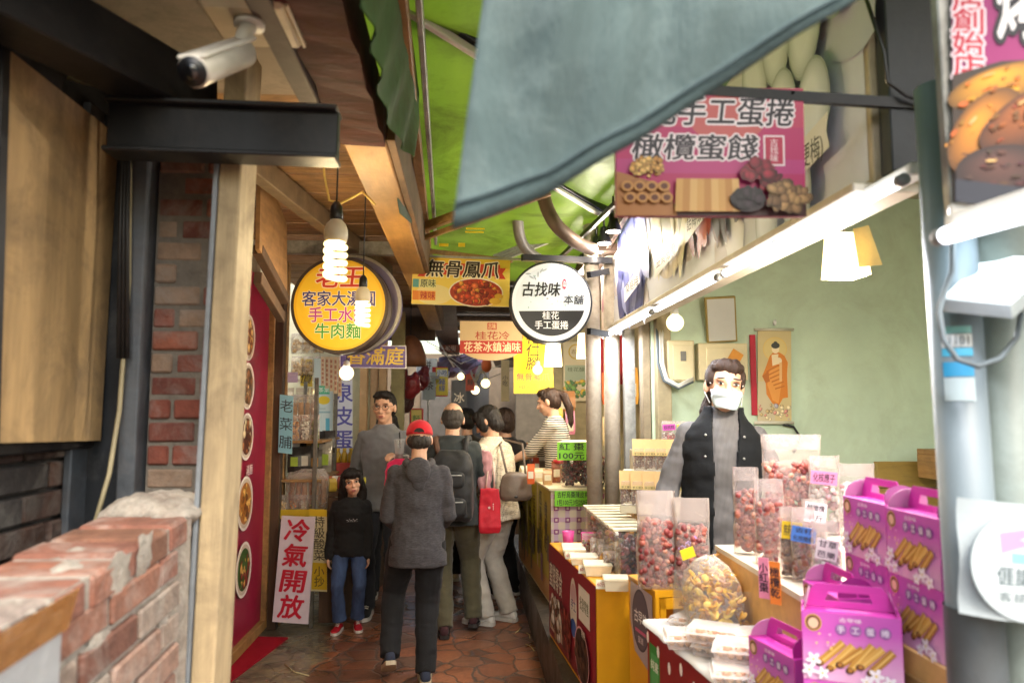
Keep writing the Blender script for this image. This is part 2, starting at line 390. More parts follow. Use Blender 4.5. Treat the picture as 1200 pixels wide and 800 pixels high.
# ------------------------------------------------------------ ground
def ground_mat():
    m, t, out = new_mat('alley paving'); b = nd(t, 'ShaderNodeBsdfPrincipled', Roughness=.4)
    tc = t.nodes.new('ShaderNodeTexCoord'); n = nd(t, 'ShaderNodeTexNoise', Scale=4.5, Detail=4)
    t.links.new(tc.outputs['Object'], n.inputs['Vector'])
    wv = t.nodes.new('ShaderNodeVectorMath'); wv.operation = 'MULTIPLY_ADD'; wv.inputs[1].default_value = (.14, .14, 0)
    t.links.new(n.outputs['Color'], wv.inputs[0]); t.links.new(tc.outputs['Object'], wv.inputs[2])
    v1 = nd(t, 'ShaderNodeTexVoronoi', Scale=4.8, _feature='DISTANCE_TO_EDGE'); v2 = nd(t, 'ShaderNodeTexVoronoi', Scale=4.8)
    for v in (v1, v2): t.links.new(wv.outputs[0], v.inputs['Vector']); v.inputs['Randomness'].default_value = .85
    sep = t.nodes.new('ShaderNodeSeparateColor'); t.links.new(v2.outputs['Color'], sep.inputs[0])
    tile = ramp(t, sep.outputs[0], [(0, lin('#664434')), (.35, lin('#8a5539')), (.7, lin('#9b6243')), (1, lin('#735443'))])
    fine = tex(t, 26, 6, .7); tile = mixc(t, 1, tile, ramp(t, fine.outputs[0], [(.3, (.62,) * 3), (.7, (1.15,) * 3)]), 'MULTIPLY')
    joint = ramp(t, v1.outputs['Distance'], [(.012, (1, 1, 1)), (.04, (0, 0, 0))])
    c = mixc(t, joint, tile, lin('#52443a'))
    # worn concrete strip on the left, with a wandering border
    sx = t.nodes.new('ShaderNodeSeparateXYZ'); t.links.new(wv.outputs[0], sx.inputs[0])
    big = tex(t, 1.7, 5, .6)
    ad = t.nodes.new('ShaderNodeMath'); ad.operation = 'MULTIPLY_ADD'; ad.inputs[1].default_value = .5; t.links.new(big.outputs[0], ad.inputs[0]); t.links.new(sx.outputs[0], ad.inputs[2])
    msk = ramp(t, ad.outputs[0], [(.0, (1, 1, 1)), (.04, (0, 0, 0))])
    sh = t.nodes.new('ShaderNodeMath'); sh.operation = 'ADD'; sh.inputs[1].default_value = .66; t.links.new(ad.outputs[0], sh.inputs[0])
    msk = ramp(t, sh.outputs[0], [(.0, (1, 1, 1)), (.05, (0, 0, 0))])
    st = tex(t, 6, 7, .75, warp=1.2); conc = ramp(t, st.outputs[0], [(.32, lin('#3d3730')), (.5, lin('#6a6050')), (.62, lin('#8a7b5c')), (.75, lin('#5a5146'))])
    c = mixc(t, msk, c, conc)
    dt = tex(t, 2.1, 6, .7, warp=.5); c = mixc(t, ramp(t, dt.outputs[0], [(.45, (0, 0, 0)), (.7, (.55,) * 3)]), c, lin('#3a2e24'))
    t.links.new(c, b.inputs['Base Color'])
    wet = tex(t, 1.3, 4, .6); t.links.new(ramp(t, wet.outputs[0], [(.38, (.16,) * 3), (.62, (.55,) * 3)]), b.inputs['Roughness'])
    hs = t.nodes.new('ShaderNodeMath'); hs.operation = 'MULTIPLY_ADD'; hs.inputs[1].default_value = .25; t.links.new(fine.outputs[0], hs.inputs[0])
    hm = t.nodes.new('ShaderNodeMapRange'); hm.inputs[1].default_value = 0; hm.inputs[2].default_value = .06; t.links.new(v1.outputs['Distance'], hm.inputs[0]); t.links.new(hm.outputs[0], hs.inputs[2])
    bu = nd(t, 'ShaderNodeBump', Strength=.55, Distance=.008); t.links.new(hs.outputs[0], bu.inputs['Height']); t.links.new(bu.outputs[0], b.inputs['Normal'])
    t.links.new(b.outputs[0], out.inputs[0]); return m
asphalt = M('street asphalt', (.055, .054, .052), .85, var=.25, scale=20, bump=.5, bscale=120)
def sheet(x0, x1, y0, y1, z): return MB().quad((x0, y0, z), (x1, y0, z), (x1, y1, z), (x0, y1, z))
g = sheet(-90, 90, -90, 90, -.02).build('ground', asphalt); struct(g)
me = sheet(-2.6, 3.6, -1.5, 16, 0).mesh('paving'); me.materials.append(ground_mat()); g = bpy.data.objects.new('alley_paving', me); COL.objects.link(g); struct(g)
mb = MB(); mb.prism([(.50, .6), (.50, 8.2), (3.5, 8.2), (3.5, .6)][::-1], (0, 0, .30), (1, 0, 0), (0, 1, 0), .3)
plinth_m = M('wet dark plinth', '#4b433a', .45, var=.3, scale=6, bump=.5, bscale=26, stretch=(1, .5, 4), dirt=.7, dirtcol=(.03, .025, .02))
tag(mb.build('stall_plinth', plinth_m), 'low dark damp plinth along the alley that all the right hand stalls stand on', 'plinth')
# litter
def litter(px, py, dx, dy, i):
    a = PZ(px, py, .006); b = PZ(px + dx, py + dy, .006); m = (a + b) / 2 + V((.01, .012, 0))
    return MB().tube([a, m, b], .0032, 6).build('straw_wrapper', M('dry straw', '#c9b27a', .7))
for i, (x, y, dx, dy, l) in enumerate([(604, 741, 6, -6, 'pale straw scrap nearest the white sneakers on the paving'), (617, 741, 4, 6, 'pale straw scrap in the middle of three beside the plinth'),
                                        (616, 754, 10, 8, 'longest pale straw scrap of three beside the plinth')]): tag(litter(x, y, dx, dy, i), l, 'litter', 'straw scraps on the paving')
tag(MB().tube([PZ(334, 778, .005), PZ(345, 787, .005), PZ(362, 791, .005)], .004, 6).build('cable_end', M('dirty white flex', '#b8aa80', .6)), 'short curved off white cable end lying on stained concrete', 'cable')
mb = MB(); mb.prism([(-2.4, 4.62), (-1.42, 4.72), (-1.27, 5.62), (-2.4, 5.78)], (0, 0, .012), (1, 0, 0), (0, 1, 0), .012)
tag(mb.build('door_mat', M('red carpet', '#8f1626', .95, var=.15, bump=.6, bscale=220, spec=.1)), 'flat red carpet mat before the pink menu door', 'mat')

# ------------------------------------------------------------ left: brick parapet, column, posts
def bricks(mb, o, ux, uz, un, W, H, bw, bh, seed, th=.05, cols=('#8f4433', '#7c3a2d', '#9c5540', '#a0634c', '#6d3a31'), top=None, irr=.004):
    rr = random.Random(seed); o, ux, uz, un = V(o), V(ux), V(uz), V(un); rows = int(H / bh + .5)
    for r_ in range(rows):
        x = -(bw * .5 if r_ % 2 else 0)
        while x < W - .01:
            a, b = max(0, x), min(W, x + bw); x += bw
            if b - a < .02: continue
            if top and (r_ + 1) * bh > top((a + b) / 2): continue
            c = o + ux * ((a + b) / 2) + uz * ((r_ + .5) * bh) + un * (rr.uniform(-irr, irr) - th / 2)
            Tm = Matrix.Translation(c) @ Matrix((ux, -un, uz)).transposed().to_4x4() @ Matrix.Rotation(rr.uniform(-.012, .012), 4, 'Y')
            mb.box(None, (b - a - .011, th, bh - .011), bev=.005, M4=Tm, col=rr.choice(cols))
PXW = -.66
t = thing('brick_parapet', 'rough low brick wall with mortar smeared over it in the near corner', 'wall', (PXW - .1, 1.2, 0))
mb = MB(); tp = lambda d: 1.41 - .085 * max(0, min(1, (d - .28) / .5))
topz = lambda y: 1.405 - .075 * (1.9 - y)
# one sloping body: outer face of bricks towards the alley, a worn course of bricks lying across the top
SLP = .075; ZT = lambda y: 1.405 - SLP * (1.9 - y); ux = V((0, 1, SLP)).normalized(); uz = V((0, -SLP, 1)).normalized()
bricks(mb, (PXW, .45, ZT(.45) - 19 * .07 - .068), ux, uz, (1, 0, 0), 1.455, 19 * .07 + .001, .225, .07, 31, irr=.005, cols=('#7c5042', '#70483c', '#875c4b', '#684438', '#8d7062', '#85766b'))
yy = .45
while yy < 1.88:
    w = min(.118, 1.9 - yy); dz = rnd.uniform(-.010, .003); Tm = Matrix.Translation((PXW - .107 + rnd.uniform(-.006, .004), yy + w / 2, ZT(yy + w / 2) - .036 + dz)) @ Matrix((V((1, 0, 0)), ux, uz)).transposed().to_4x4() @ Matrix.Rotation(rnd.uniform(-.02, .02), 4, 'Z')
    mb.box(None, (.21, w - .012, .066), bev=.009, M4=Tm, col=rnd.choice(('#8a5a48', '#805446', '#97705f', '#75503f', '#8d8078'))); yy += w
mb.build('bricks', brickm, t, True)
mb = MB(); mb.prism([(.455, 0), (1.894, 0), (1.894, ZT(1.894) - .014), (.455, ZT(.455) - .014)], (PXW - .009, 0, 0), (0, 1, 0), (0, 0, 1), .196)
mb.build('mortar_core', mortar, t, True)
mb = MB(); rr = random.Random(3)
def smear(y, z, ry, rz_, th, top=None):
    n = 16; vs = [V((0, 0, 0))]; 
    for k in range(n):
        a = 2 * math.pi * k / n; g = rr.uniform(.55, 1.25); vs.append((g * ry * math.cos(a), g * rz_ * math.sin(a)))
    if top is None: pts = [V((PXW + th, y, z))] + [V((PXW - .004, y + v[0], z + v[1])) for v in vs[1:]]
    else: pts = [V((top, y, z + th))] + [V((top + v[1], y + v[0], z - .004)) for v in vs[1:]]
    mb.add(pts, [(0, 1 + k, 1 + (k + 1) % n) for k in range(n)], True)
for k in range(11):
    y = rr.uniform(.8, 1.86)
    if k % 3 == 0: smear(y, topz(y) - .013, rr.uniform(.03, .1), rr.uniform(.02, .05), .013, PXW - rr.uniform(.03, .17))
    else: smear(y, topz(y) - rr.uniform(.02, .45), rr.uniform(.02, .07), rr.uniform(.015, .07), .003)
mb.build('mortar_smear', mortar, t, True)['kind'] = 'stuff'
mb = MB(); mb.ell((-.78, 1.98, 1.395), (.13, .12, .045), u=20, w=12); mb.ell((-.72, 1.93, 1.39), (.07, .1, .03), u=20, w=12); mb.ell((-.84, 1.92, 1.39), (.06, .05, .035), u=20, w=12)
link('mortar_heap', remesh(mb, .006, 2, .010, 20), mortar, t, True)
# taped notice on the near end of the parapet
t = thing('taped_notice', 'wet looking white notice under clear tape on the near brick wall', 'notice', (PXW, 1.1, 1.0))
a, b = V((PXW + .006, .86, 1.30)), V((PXW + .006, 1.285, 1.325)); c, d = V((PXW + .006, 1.285, .95)), V((PXW + .006, .86, .93))
mb = MB(); mb.prism([(.86, .93), (1.285, .95), (1.285, 1.325), (.86, 1.30)], (PXW + .007, 0, 0), (0, 1, 0), (0, 0, 1), .004); mb.build('sheet', M('wet paper', '#9fa3a6', .35, var=.1, scale=12, bump=.5, bscale=20, dirt=.5, dirtcol=lin('#8c9198'), dscale=9), t, True)
mb = MB(); mb.prism([(.80, 1.262), (1.30, 1.292), (1.33, 1.35), (.80, 1.316)], (PXW + .0095, 0, 0), (0, 1, 0), (0, 0, 1), .002)
mb.build('tape', film('brown tape', '#a07040', .35, .08, .8, 30), t, True)

t = thing('brick_column', 'narrow column of old red and grey bricks between steel post and timber', 'column', (-.79, 2.2, 0))
mb = MB(); bricks(mb, (-.885, 2.13, 1.30), (1, 0, 0), (0, 0, 1), (0, -1, 0), .20, 1.1, .135, .064, 5, th=.06, irr=.006, cols=('#7c4436', '#6f3c30', '#87513f', '#85705f', '#64382f', '#7c5c4e'))
mb.build('bricks', M('column brick', attr=True, rough=.9, var=.35, scale=18, bump=.8, bscale=60, dirt=.5, dirtcol=lin('#8a8580'), dscale=8), t, True)
MB().box((-.785, 2.22, 1.2), (.195, .17, 2.4)).build('mortar_core', M('grey mortar', '#6a655e', .95, var=.3, bump=.8, scale=15), t, True)
mb = MB(); b0, b1 = V((-.655, 1.985, -.005)), V((-.607, 1.985, 2.62)); mb.beam(b0, b1, .056, .14, .004, up=V((0, 1, 0)))
t = thing('timber_post', 'pale raw timber post at the end of the brick wall', 'post', (-.6, 1.975, 0)); mb.build('shaft', wood_post, t, True)
MB().beam(V((-.692, 1.96, 0)), V((-.646, 1.96, 2.4)), .012, .1, .002, up=V((0, 1, 0))).build('edge_strip', M('grey paint strip', '#7e858c', .5, dirt=.4), t, True)

# steel post, cable, left board wall
t = thing('steel_post', 'dark steel channel post with a scuffed blue flange', 'post', (-.95, 2.1, 0))
MB().box((-1.0, 2.16, 1.25), (.13, .05, 2.5), bev=.003).build('web', M('dark steel', '#23272d', .5, .4, var=.3, dirt=.5, dirtcol=(.12, .12, .12)), t, True)
MB().box((-.912, 2.13, 1.25), (.045, .11, 2.5), bev=.003).build('flange', blue_steel, t, True)
MB().box((-1.052, 2.11, 1.25), (.02, .12, 2.5), bev=.003).build('flange', blue_steel, t, True)
tag(MB().tube([P(80, 92, 2.0), P(130, 105, 2.0), P(146, 135, 2.05), P(152, 200, 2.06), P(151, 330, 2.06), P(140, 480, 2.05), P(128, 555, 2.0), P(108, 625, 1.95)], .006, 8).build('hanging_cable', M('old beige flex', '#8d8468', .6)),
    'thin beige cable running down beside the dark steel post', 'cable')
for k_ in range(3): tag(MB().tube([P(60 + k_ * 6, 30 + k_ * 9, 1.6), P(98, 72 + k_ * 5, 1.9), P(128 + k_ * 4, 100 + k_ * 4, 2.0), P(146 + k_ * 3, 140, 2.03), P(141 + k_ * 4, 260, 2.05), P(139 + k_ * 5, 420, 2.05)], .006, 7).build('black_cable', black_steel), ['outer black cable clipped under the rafter beside the plywood board', 'middle black cable clipped under the rafter beside the plywood board', 'inner black cable next to the thin beige cable'][k_], 'cable', 'black cables beside the plywood board')
t = thing('boarded_wall', 'old dark brick wall in the near left recess', 'wall', (-1.1, 1.6, 0))  # bricks and core in very dark browns and greys
mb = MB(); bricks(mb, (-1.06, .5, .02), (0, 1, 0), (0, 0, 1), (1, 0, 0), 1.9, 1.60, .23, .075, 11, cols=('#3a2a24', '#4a332b', '#30272a', '#403a38', '#523a30')); mb.build('bricks', brickdark, t, True)
MB().box((-1.16, 1.45, 1.4), (.16, 1.9, 2.8)).build('core', M('dark core', '#2b2826', .95, var=.3, bump=.5), t, True)
MB().box((-1.05, 1.7, 1.607), (.05, 1.4, .12), bev=.004).build('rail', black_steel, t, True)
t = thing('plywood_board', 'large weathered plywood board covering an opening at far left', 'board', (-1.0, 1.8, 1.57))
mb = MB(); q = [PX(10, 58, -1.0), PX(139, 160, -1.0), PX(118, 516, -1.0), PX(-3, 519, -1.0)]
mb.prism([(p.y, p.z) for p in q][::-1], (-1.0, 0, 0), (0, 1, 0), (0, 0, 1), .02); mb.build('panel', ply, t, True)
mb = MB(); mb.beam(V((-1.0, q[0].y - .03, q[0].z)), V((-1.0, q[3].y - .03, q[3].z)), .03, .03, .002, up=V((0, 1, 0))); mb.build('edge_batten', black_steel, t, True)

# ------------------------------------------------------------ left overhead
mb = MB(); mb.beam((-.89, 1.85, 2.35), (-.325, 1.85, 2.342), .03, .12, .003); mb.beam((-.89, 1.85, 2.287), (-.325, 1.85, 2.279), .085, .012, .003); mb.beam((-.89, 1.85, 2.413), (-.325, 1.85, 2.405), .085, .012, .003)
t = thing('black_crossbeam', 'black steel crossbeam over the brick column ending above the alley', 'beam', (-.76, 1.85, 2.28)); mb.build('girder', black_steel, t, True)
mb = MB(); tag(MB().beam(P(-70, -40, 1.35), P(232, 118, 2.0), .13, .13, .004).build('black_rafter', black_steel), 'thick black rafter slanting from the top left corner', 'beam')
tag(MB().box((-.8, 1.75, 2.70), (.78, 1.3, .03), bev=.002).build('porch_ceiling', plyceil), 'grey brown board ceiling above the security camera', 'ceiling')
t = thing('porch_fascia', 'reddish brown film wrapped beam beside the green tarpaulin', 'beam', (-.34, 1.95, 2.5))
mb = MB(); pts = []
for k in range(13):
    y = 1.35 + k * .092; w = .004 * math.sin(k * 2.1); pts.append([V((-.42 + w, y, 2.54 + w)), V((-.275 - w, y, 2.535 - w)), V((-.275, y, 2.7)), V((-.42, y, 2.7))])
mb.rings(pts, smooth=False); mb.build('wrap', M('brown film wrap', '#4a2622', .75, spec=.12, var=.5, scale=4, bump=.5, bscale=14, stretch=(1, 4, 1), dirt=.55, dirtcol=lin('#54391f'), dscale=4), t, True)
mb = MB(); mb.beam((-.452, 1.35, 2.62), (-.452, 2.45, 2.62), .055, .19, .003); mb.build('side_board', M('brown grey board', '#5c5148', .7, var=.2, dirt=.5), t, True)
t = thing('eave_beam', 'long golden timber beam along the left eaves', 'beam', (-.35, 5.4, 2.6))
MB().beam((-.355, 2.46, 2.67), (-.355, 8.6, 2.67), .15, .2, .006).build('timber', M('golden timber', '#a37a40', .55, var=.2, scale=3, stretch=(7, 1, 7), bump=.25, bscale=12, dirt=.4, dirtcol=(.16, .1, .05)), t, True)
MB().beam((-.262, 2.5, 2.69), (-.262, 8.6, 2.69), .03, .23, .003).build('side_board', M('brown board', '#6b5136', .7, var=.25, dirt=.5), t, True)
# eave ceiling over the left shops with battens
t = thing('eave_ceiling', 'slatted brown board ceiling under the left eaves', 'ceiling', (-1.0, 5.2, 2.8))
mb = MB()
for k in range(56):
    y = 2.4 + k * .11; mb.box((-1.02, y, 2.83 + (k % 3) * .002), (1.2, .1, .018), bev=.002)
mb.build('boards', M('eave boards', '#8c6a45', .65, var=.3, scale=4, stretch=(1, 8, 1), bump=.3, dirt=.5), t, True)
mb = MB(); mb.beam((-1.1, 2.3, 2.76), (-.62, 5.9, 2.74), .07, .11, .004); mb.build('rafter', M('grey brown rafter', '#77664f', .7, var=.25, dirt=.5), t, True)
mb = MB(); mb.box((-.95, 4.95, 2.73), (1.1, .05, .09), bev=.003); mb.build('batten', M('flaked batten', '#8d8a80', .6, var=.35, scale=25, dirt=.5), t, True)
tag(MB().tube([P(378, 165, 2.9), P(380, 205, 2.95), P(386, 235, 3.0), P(400, 238, 2.95), P(425, 225, 2.8), P(440, 240, 2.8)], .005, 6).build('loose_wire', M('yellow flex', '#b59a50', .6)), 'thin yellow wire looped from the golden beam to the hanging bulb', 'wire')
# board screen and brace in front of the menu door
t = thing('timber_screen', 'brown board screen with a slanted brace above the pink menu door', 'screen', (-1.05, 3.7, 2.0))
mb = MB(); q = [P(306, 185, 3.6), P(336, 262, 4.2), P(337, 350, 4.2), P(304, 292, 3.6)]; n = V((-.02, 0, 0)); mb.add([p for p in q] + [p + n for p in q], [(0, 1, 2, 3), (7, 6, 5, 4), (0, 4, 5, 1), (1, 5, 6, 2), (2, 6, 7, 3), (3, 7, 4, 0)], False); mb.build('board', M('screen board', '#8f6b42', .6, var=.25, scale=4, stretch=(1, 1, 6), bump=.3, dirt=.4), t, True)
mb = MB(); mb.beam(P(302, 292, 3.65), P(334, 352, 4.2), .05, .05, .003); mb.beam(P(302, 325, 3.65), P(330, 372, 4.2), .04, .06, .003); mb.build('brace', wood_dark, t, True)

# left shop: menu door wall, door posts
t = thing('left_shop_house', 'dim timber fronted shophouse behind the pink menu panel', 'building', (-2.0, 4, 0))
MB().box((-1.62, 3.95, 1.42), (.1, 3.5, 2.84)).build('wall', M('dim plaster', '#8d7d66', .8, var=.15, dirt=.5), t, True)
MB().box((-1.46, 5.88, 1.42), (.09, .09, 2.84), bev=.004).build('corner_post', wood_dark, t, True)
MB().box((-1.44, 5.99, 1.42), (.05, .06, 2.84), bev=.004).build('corner_post', wood_warm, t, True)
MB().box((-1.2, 2.32, 1.4), (.75, .1, 2.8)).build('wall', M('dim plaster', '#8d7d66'), t, True)
# upper wall over the goods shop
MB().box((-1.0, 8.6, 2.9), (1.3, .06, .9)).build('gable_board', wood_dark, t, True)
MB().box((-2.0, 10.1, 1.6), (.1, 8.4, 3.2)).build('wall', M('cream shop wall', '#b5a988', .75, var=.1, dirt=.35), t, True)
MB().box((-1.45, 8.05, 1.5), (1.1, .06, 3.0)).build('wall', M('pale tiled wall', '#b9bba8', .5, var=.08, dirt=.35), t, True)
t = thing('menu_door', 'magenta menu panel with round food pictures set in a timber frame', 'door', (-1.5, 5.2, 0))
MB().box((-1.545, 5.2, 1.36), (.05, 1.3, 2.55), bev=.003).build('panel', M('magenta panel', '#8f1236', .4, var=.08, bump=.03, dirt=.2, dirtcol=(.2, .01, .05)), t, True)
mb = MB(); mb.box((-1.51, 5.83, 1.4), (.06, .05, 2.75), bev=.003); mb.box((-1.51, 4.5, 1.4), (.06, .05, 2.75), bev=.003); mb.box((-1.51, 5.2, .05), (.05, 1.3, .07), bev=.003); mb.build('frame', wood_warm, t, True)
pr = Print((-1.519, 4.55, 2.62), (0, 1.27, 0), (0, 0, -2.52), 60, 119)
foods = [('#7a3a1c', '#c98a3a', '#d8b070'), ('#5d4a34', '#caa676', '#8a5a30'), ('#5a2a1a', '#d9c8a0', '#a86a3a'), ('#b07030', '#e0b060', '#7a4420'), ('#2f5a1c', '#7a2418', '#c79a4a')]
for k, y in enumerate((22, 38, 54.5, 76, 97)):
    for cx in (34,):
        r_ = 8.6 if k > 2 else 7.6
        pr.ell(cx, y, r_, r_ * 1.02, '#e8dcd6', 28); pr.ell(cx, y, r_ * .9, r_ * .92, '#c9b7a8', 28); pr.ell(cx, y, r_ * .76, r_ * .78, foods[k][0], 24)
        pr.scatter(('e', cx - r_ * .74, y - r_ * .74, cx + r_ * .74, y + r_ * .74), 34, foods[k], (.6, 1.7), k)
pr.text('湯麵', 36, 65.5, 3.2, '#e9cfd0', .01); pr.build('menu_print', t)

# ------------------------------------------------------------ green awning over the alley
grn = M('green pvc sheet', '#5f7a1c', .5, var=.22, scale=2.2, bump=.35, bscale=9, trans=.36, dirt=.85, dirtcol=lin('#3a4012'), dscale=1.6, stretch=(1, .35, 1))
t = thing('green_awning', 'bright green translucent awning sheet over the alley', 'awning', (.4, 3, 2.8))
mb = MB(); mb.smooth = True
def awn(x, y): return 2.90 + .012 * math.sin(y * 5 + x * 3) + .01 * math.sin(x * 9) - (.04 * (y - 4.4) if y > 4.4 else 0)
nx, ny = 14, 44; vs = []; fs = []
for i in range(nx + 1):
    for j in range(ny + 1): x = -.34 + 1.5 * i / nx - .02 * (j / ny); y = .7 + 5.9 * j / ny; vs.append((x, y, awn(x, y)))
for i in range(nx):
    for j in range(ny): a = i * (ny + 1) + j; fs.append((a, a + 1, a + ny + 2, a + ny + 1))
mb.add(vs, fs, True); mb.build('sheet', grn, t, True)
mb = MB(); mb.beam((-.175, 1.4, 2.80), (-.27, 5.2, 2.80), .045, .06, .004); mb.build('edge_batten', wood_warm, t, True)
mb = MB(); mb.beam((-.125, 1.4, 2.845), (-.215, 5.2, 2.845), .02, .06, .003); mb.build('edge_gutter', galv, t, True)
def bar(a, b, w, h, m, n='frame_bar'): return MB().beam(a, b, w, h, .004).build(n, m, t, True)
bar(P(478, -4, 2.2), P(566, 52, 2.45), .05, .05, black_steel); bar(P(474, 10, 2.2), P(562, 66, 2.45), .025, .03, white_paint)
bar(P(492, 268, 4.4), P(640, 214, 4.1), .05, .05, wood_warm); bar(P(494, 280, 4.4), P(645, 226, 4.1), .03, .03, wood_warm)
bar(P(598, 181, 3.6), P(714, 250, 4.5), .05, .05, black_steel); bar(P(600, 190, 3.58), P(708, 254, 4.45), .03, .025, white_paint)
bar(P(486, 292, 5.0), P(600, 306, 5.2), .03, .03, wood_warm)
for k in range(4): bar(P(578, 300 + k * 3, 5.4), P(692, 256 + k * 3, 5.2), .018, .018, galv, 'roof_rail')
mb = MB()
for (x, y, w, h) in ((505, 262, 12, 2), (520, 287, 11, 4), (541, 287, 8, 5), (557, 268, 22, 2), (556, 272, 22, 2)):
    a = P(x, y, 4.75); MB().box(a, (w / 866 * 4.75, .004, h / 866 * 4.75 * .9)).build('yellow_tape', M('yellow tape', '#e0c21c', .5), t, True)


# green tarpaulin curtain beside the batten
t = thing('green_tarpaulin', 'torn grey green tarpaulin strip hanging along the left edge of the awning', 'tarpaulin', (-.22, 2.0, 2.4))
mb = MB(); mb.smooth = True; top = [P(438, -140, 1.5), P(462, -60, 1.8), P(478, 20, 2.15), P(484, 60, 2.4), P(490, 110, 2.75)]
bot = [P(428, 8, 1.5), P(440, 70, 1.8), P(448, 128, 2.15), P(470, 172, 2.4), P(486, 188, 2.55)]
n = 24; rows = []
for side in (0, .004):
    for j in range(9):
        for i in range(n + 1):
            f = i / n * 4; k = min(3, int(f)); u = f - k; a = top[k].lerp(top[k + 1], u); b = bot[k].lerp(bot[k + 1], u)
            p = a.lerp(b, j / 8); p.x += .012 * math.sin(i * 1.3 + j * .6) * (j / 8) + side; rows.append(p)
fs = []
for s_ in (0, 1):
    for j in range(8):
        for i in range(n):
            a = s_ * 9 * (n + 1) + j * (n + 1) + i; q = (a, a + 1, a + n + 2, a + n + 1); fs.append(q if s_ else q[::-1])
mb.add(rows, fs, True); mb.build('strip', tarpaulin, t, True)
mb = MB(); mb.smooth = True; q = [P(452, 150, 2.7), P(474, 175, 3.0), P(482, 262, 3.6), P(468, 250, 3.3)]
mb.add(q + [p + V((.004, 0, 0)) for p in q], [(0, 1, 2, 3), (7, 6, 5, 4)], True); mb.build('lower_flap', tarpaulin, t, True)

# near teal cloth flap
cloth = M('faded teal canvas', '#4b5d5e', .85, var=.3, scale=5, stretch=(1.2, 1, .35), bump=.6, bscale=120, trans=.15, dirt=.6, dirtcol=lin('#758585'), dscale=4)
t = thing('teal_awning_flap', 'blurred pale teal canvas flap hanging close overhead', 'awning', (.25, 1.0, 1.9))
def flap(Yd):
    L = [P(572, -160, Yd + .12), P(566, 0, Yd + .03), P(548, 130, Yd), P(530, 269, Yd)]
    Rr = [P(1120, -160, Yd - .05), P(1060, -38, Yd - .03), P(1000, 3, Yd - .02), P(855, 96, Yd), P(740, 170, Yd), P(640, 230, Yd), P(534, 270, Yd)]
    return L, Rr
L, Rr = flap(1.0)
def poly_at(pts, f):
    f *= len(pts) - 1; k = min(len(pts) - 2, int(f)); return pts[k].lerp(pts[k + 1], f - k)
NI, NJ = 60, 46; vs = []
top = P(572, -160, 1.12); topr = P(1120, -160, .95)
for j in range(NJ + 1):
    v = j / NJ
    for i in range(NI + 1):
        u = i / NI
        lo = poly_at(Rr[::-1], u); hi = top.lerp(topr, u)
        lft = poly_at(L[::-1], v)
        p = lo.lerp(hi, v)
        wgt = (1 - u) ** 2; base = Rr[-1].lerp(top, v); p += (lft - base) * wgt
        w = (.02 * math.sin(u * 19 + v * 2.5) + .012 * math.sin(u * 41 - v * 4) + .018 * math.sin(u * 8 + v * 5)) * (.35 + .65 * v) * min(1, (u + .05) * 4)
        hem = .004 * (1 if .05 < v < .085 else 0)
        p = p + V((0, w - hem, 0)); vs.append(p)
fs = [(j * (NI + 1) + i, j * (NI + 1) + i + 1, (j + 1) * (NI + 1) + i + 1, (j + 1) * (NI + 1) + i) for j in range(NJ) for i in range(NI)]
mb = MB(); mb.add(vs, fs, True); o = mb.build('canvas', cloth, t, True)
row = lambda j: vs[j * (NI + 1):(j + 1) * (NI + 1)]
hm = MB(); j0, j1 = 0, 3; A_, B_ = row(j0), row(j1); off = V((0, -.004, 0)); cnt = NI + 1
hm.add([p + off for p in A_] + [p + off for p in B_], [(i, i + 1, cnt + i + 1, cnt + i) for i in range(NI)], True); h_ = hm.build('hem', M('teal hem', '#3e5052', .85, var=.25, scale=8, bump=.6, bscale=120), t, True); mh = h_.modifiers.new('thick', 'SOLIDIFY'); mh.thickness = .003
MB().tube([p + V((0, -.008, 0)) for p in B_[::2]], .0022, 6).build('stitching', M('dark stitch', '#3d4f54', .8), t, True)
md = o.modifiers.new('thick', 'SOLIDIFY'); md.thickness = .003

# ducts under the awning
duct_m = M('grey flexible duct', '#7c7873', .5, .3, var=.25, bump=.2, dirt=.5)
def duct(pts, r, name, lab, m):
    pts = [V(p) for p in pts]; path = []
    for k in range(len(pts) - 1):
        for s_ in range(14):
            u = s_ / 14; a = pts[max(0, k - 1)]; b = pts[k]; c = pts[k + 1]; d = pts[min(len(pts) - 1, k + 2)]
            path.append(.5 * ((2 * b) + (c - a) * u + (2 * a - 5 * b + 4 * c - d) * u * u + (3 * b - a - 3 * c + d) * u ** 3))
    rr = [r * (1 + .05 * (k % 2)) for k in range(len(path))]
    tag(MB().tube(path, rr, 14).build(name, m), lab, 'duct')
duct([P(604, 226, 4.75), P(606, 250, 4.75), P(610, 280, 4.8), P(622, 297, 4.85), P(646, 312, 4.95)], .036, 'vent_duct', 'grey flexible duct coming down above the round white sign', duct_m)
duct([P(636, 226, 4.2), P(642, 246, 4.2), P(654, 266, 4.2), P(676, 284, 4.3), P(694, 292, 4.5)], .040, 'vent_duct', 'brown flexible duct bending right above the round white sign', M('brown flexible duct', '#6b5a4b', .5, .3, var=.3, dirt=.4))

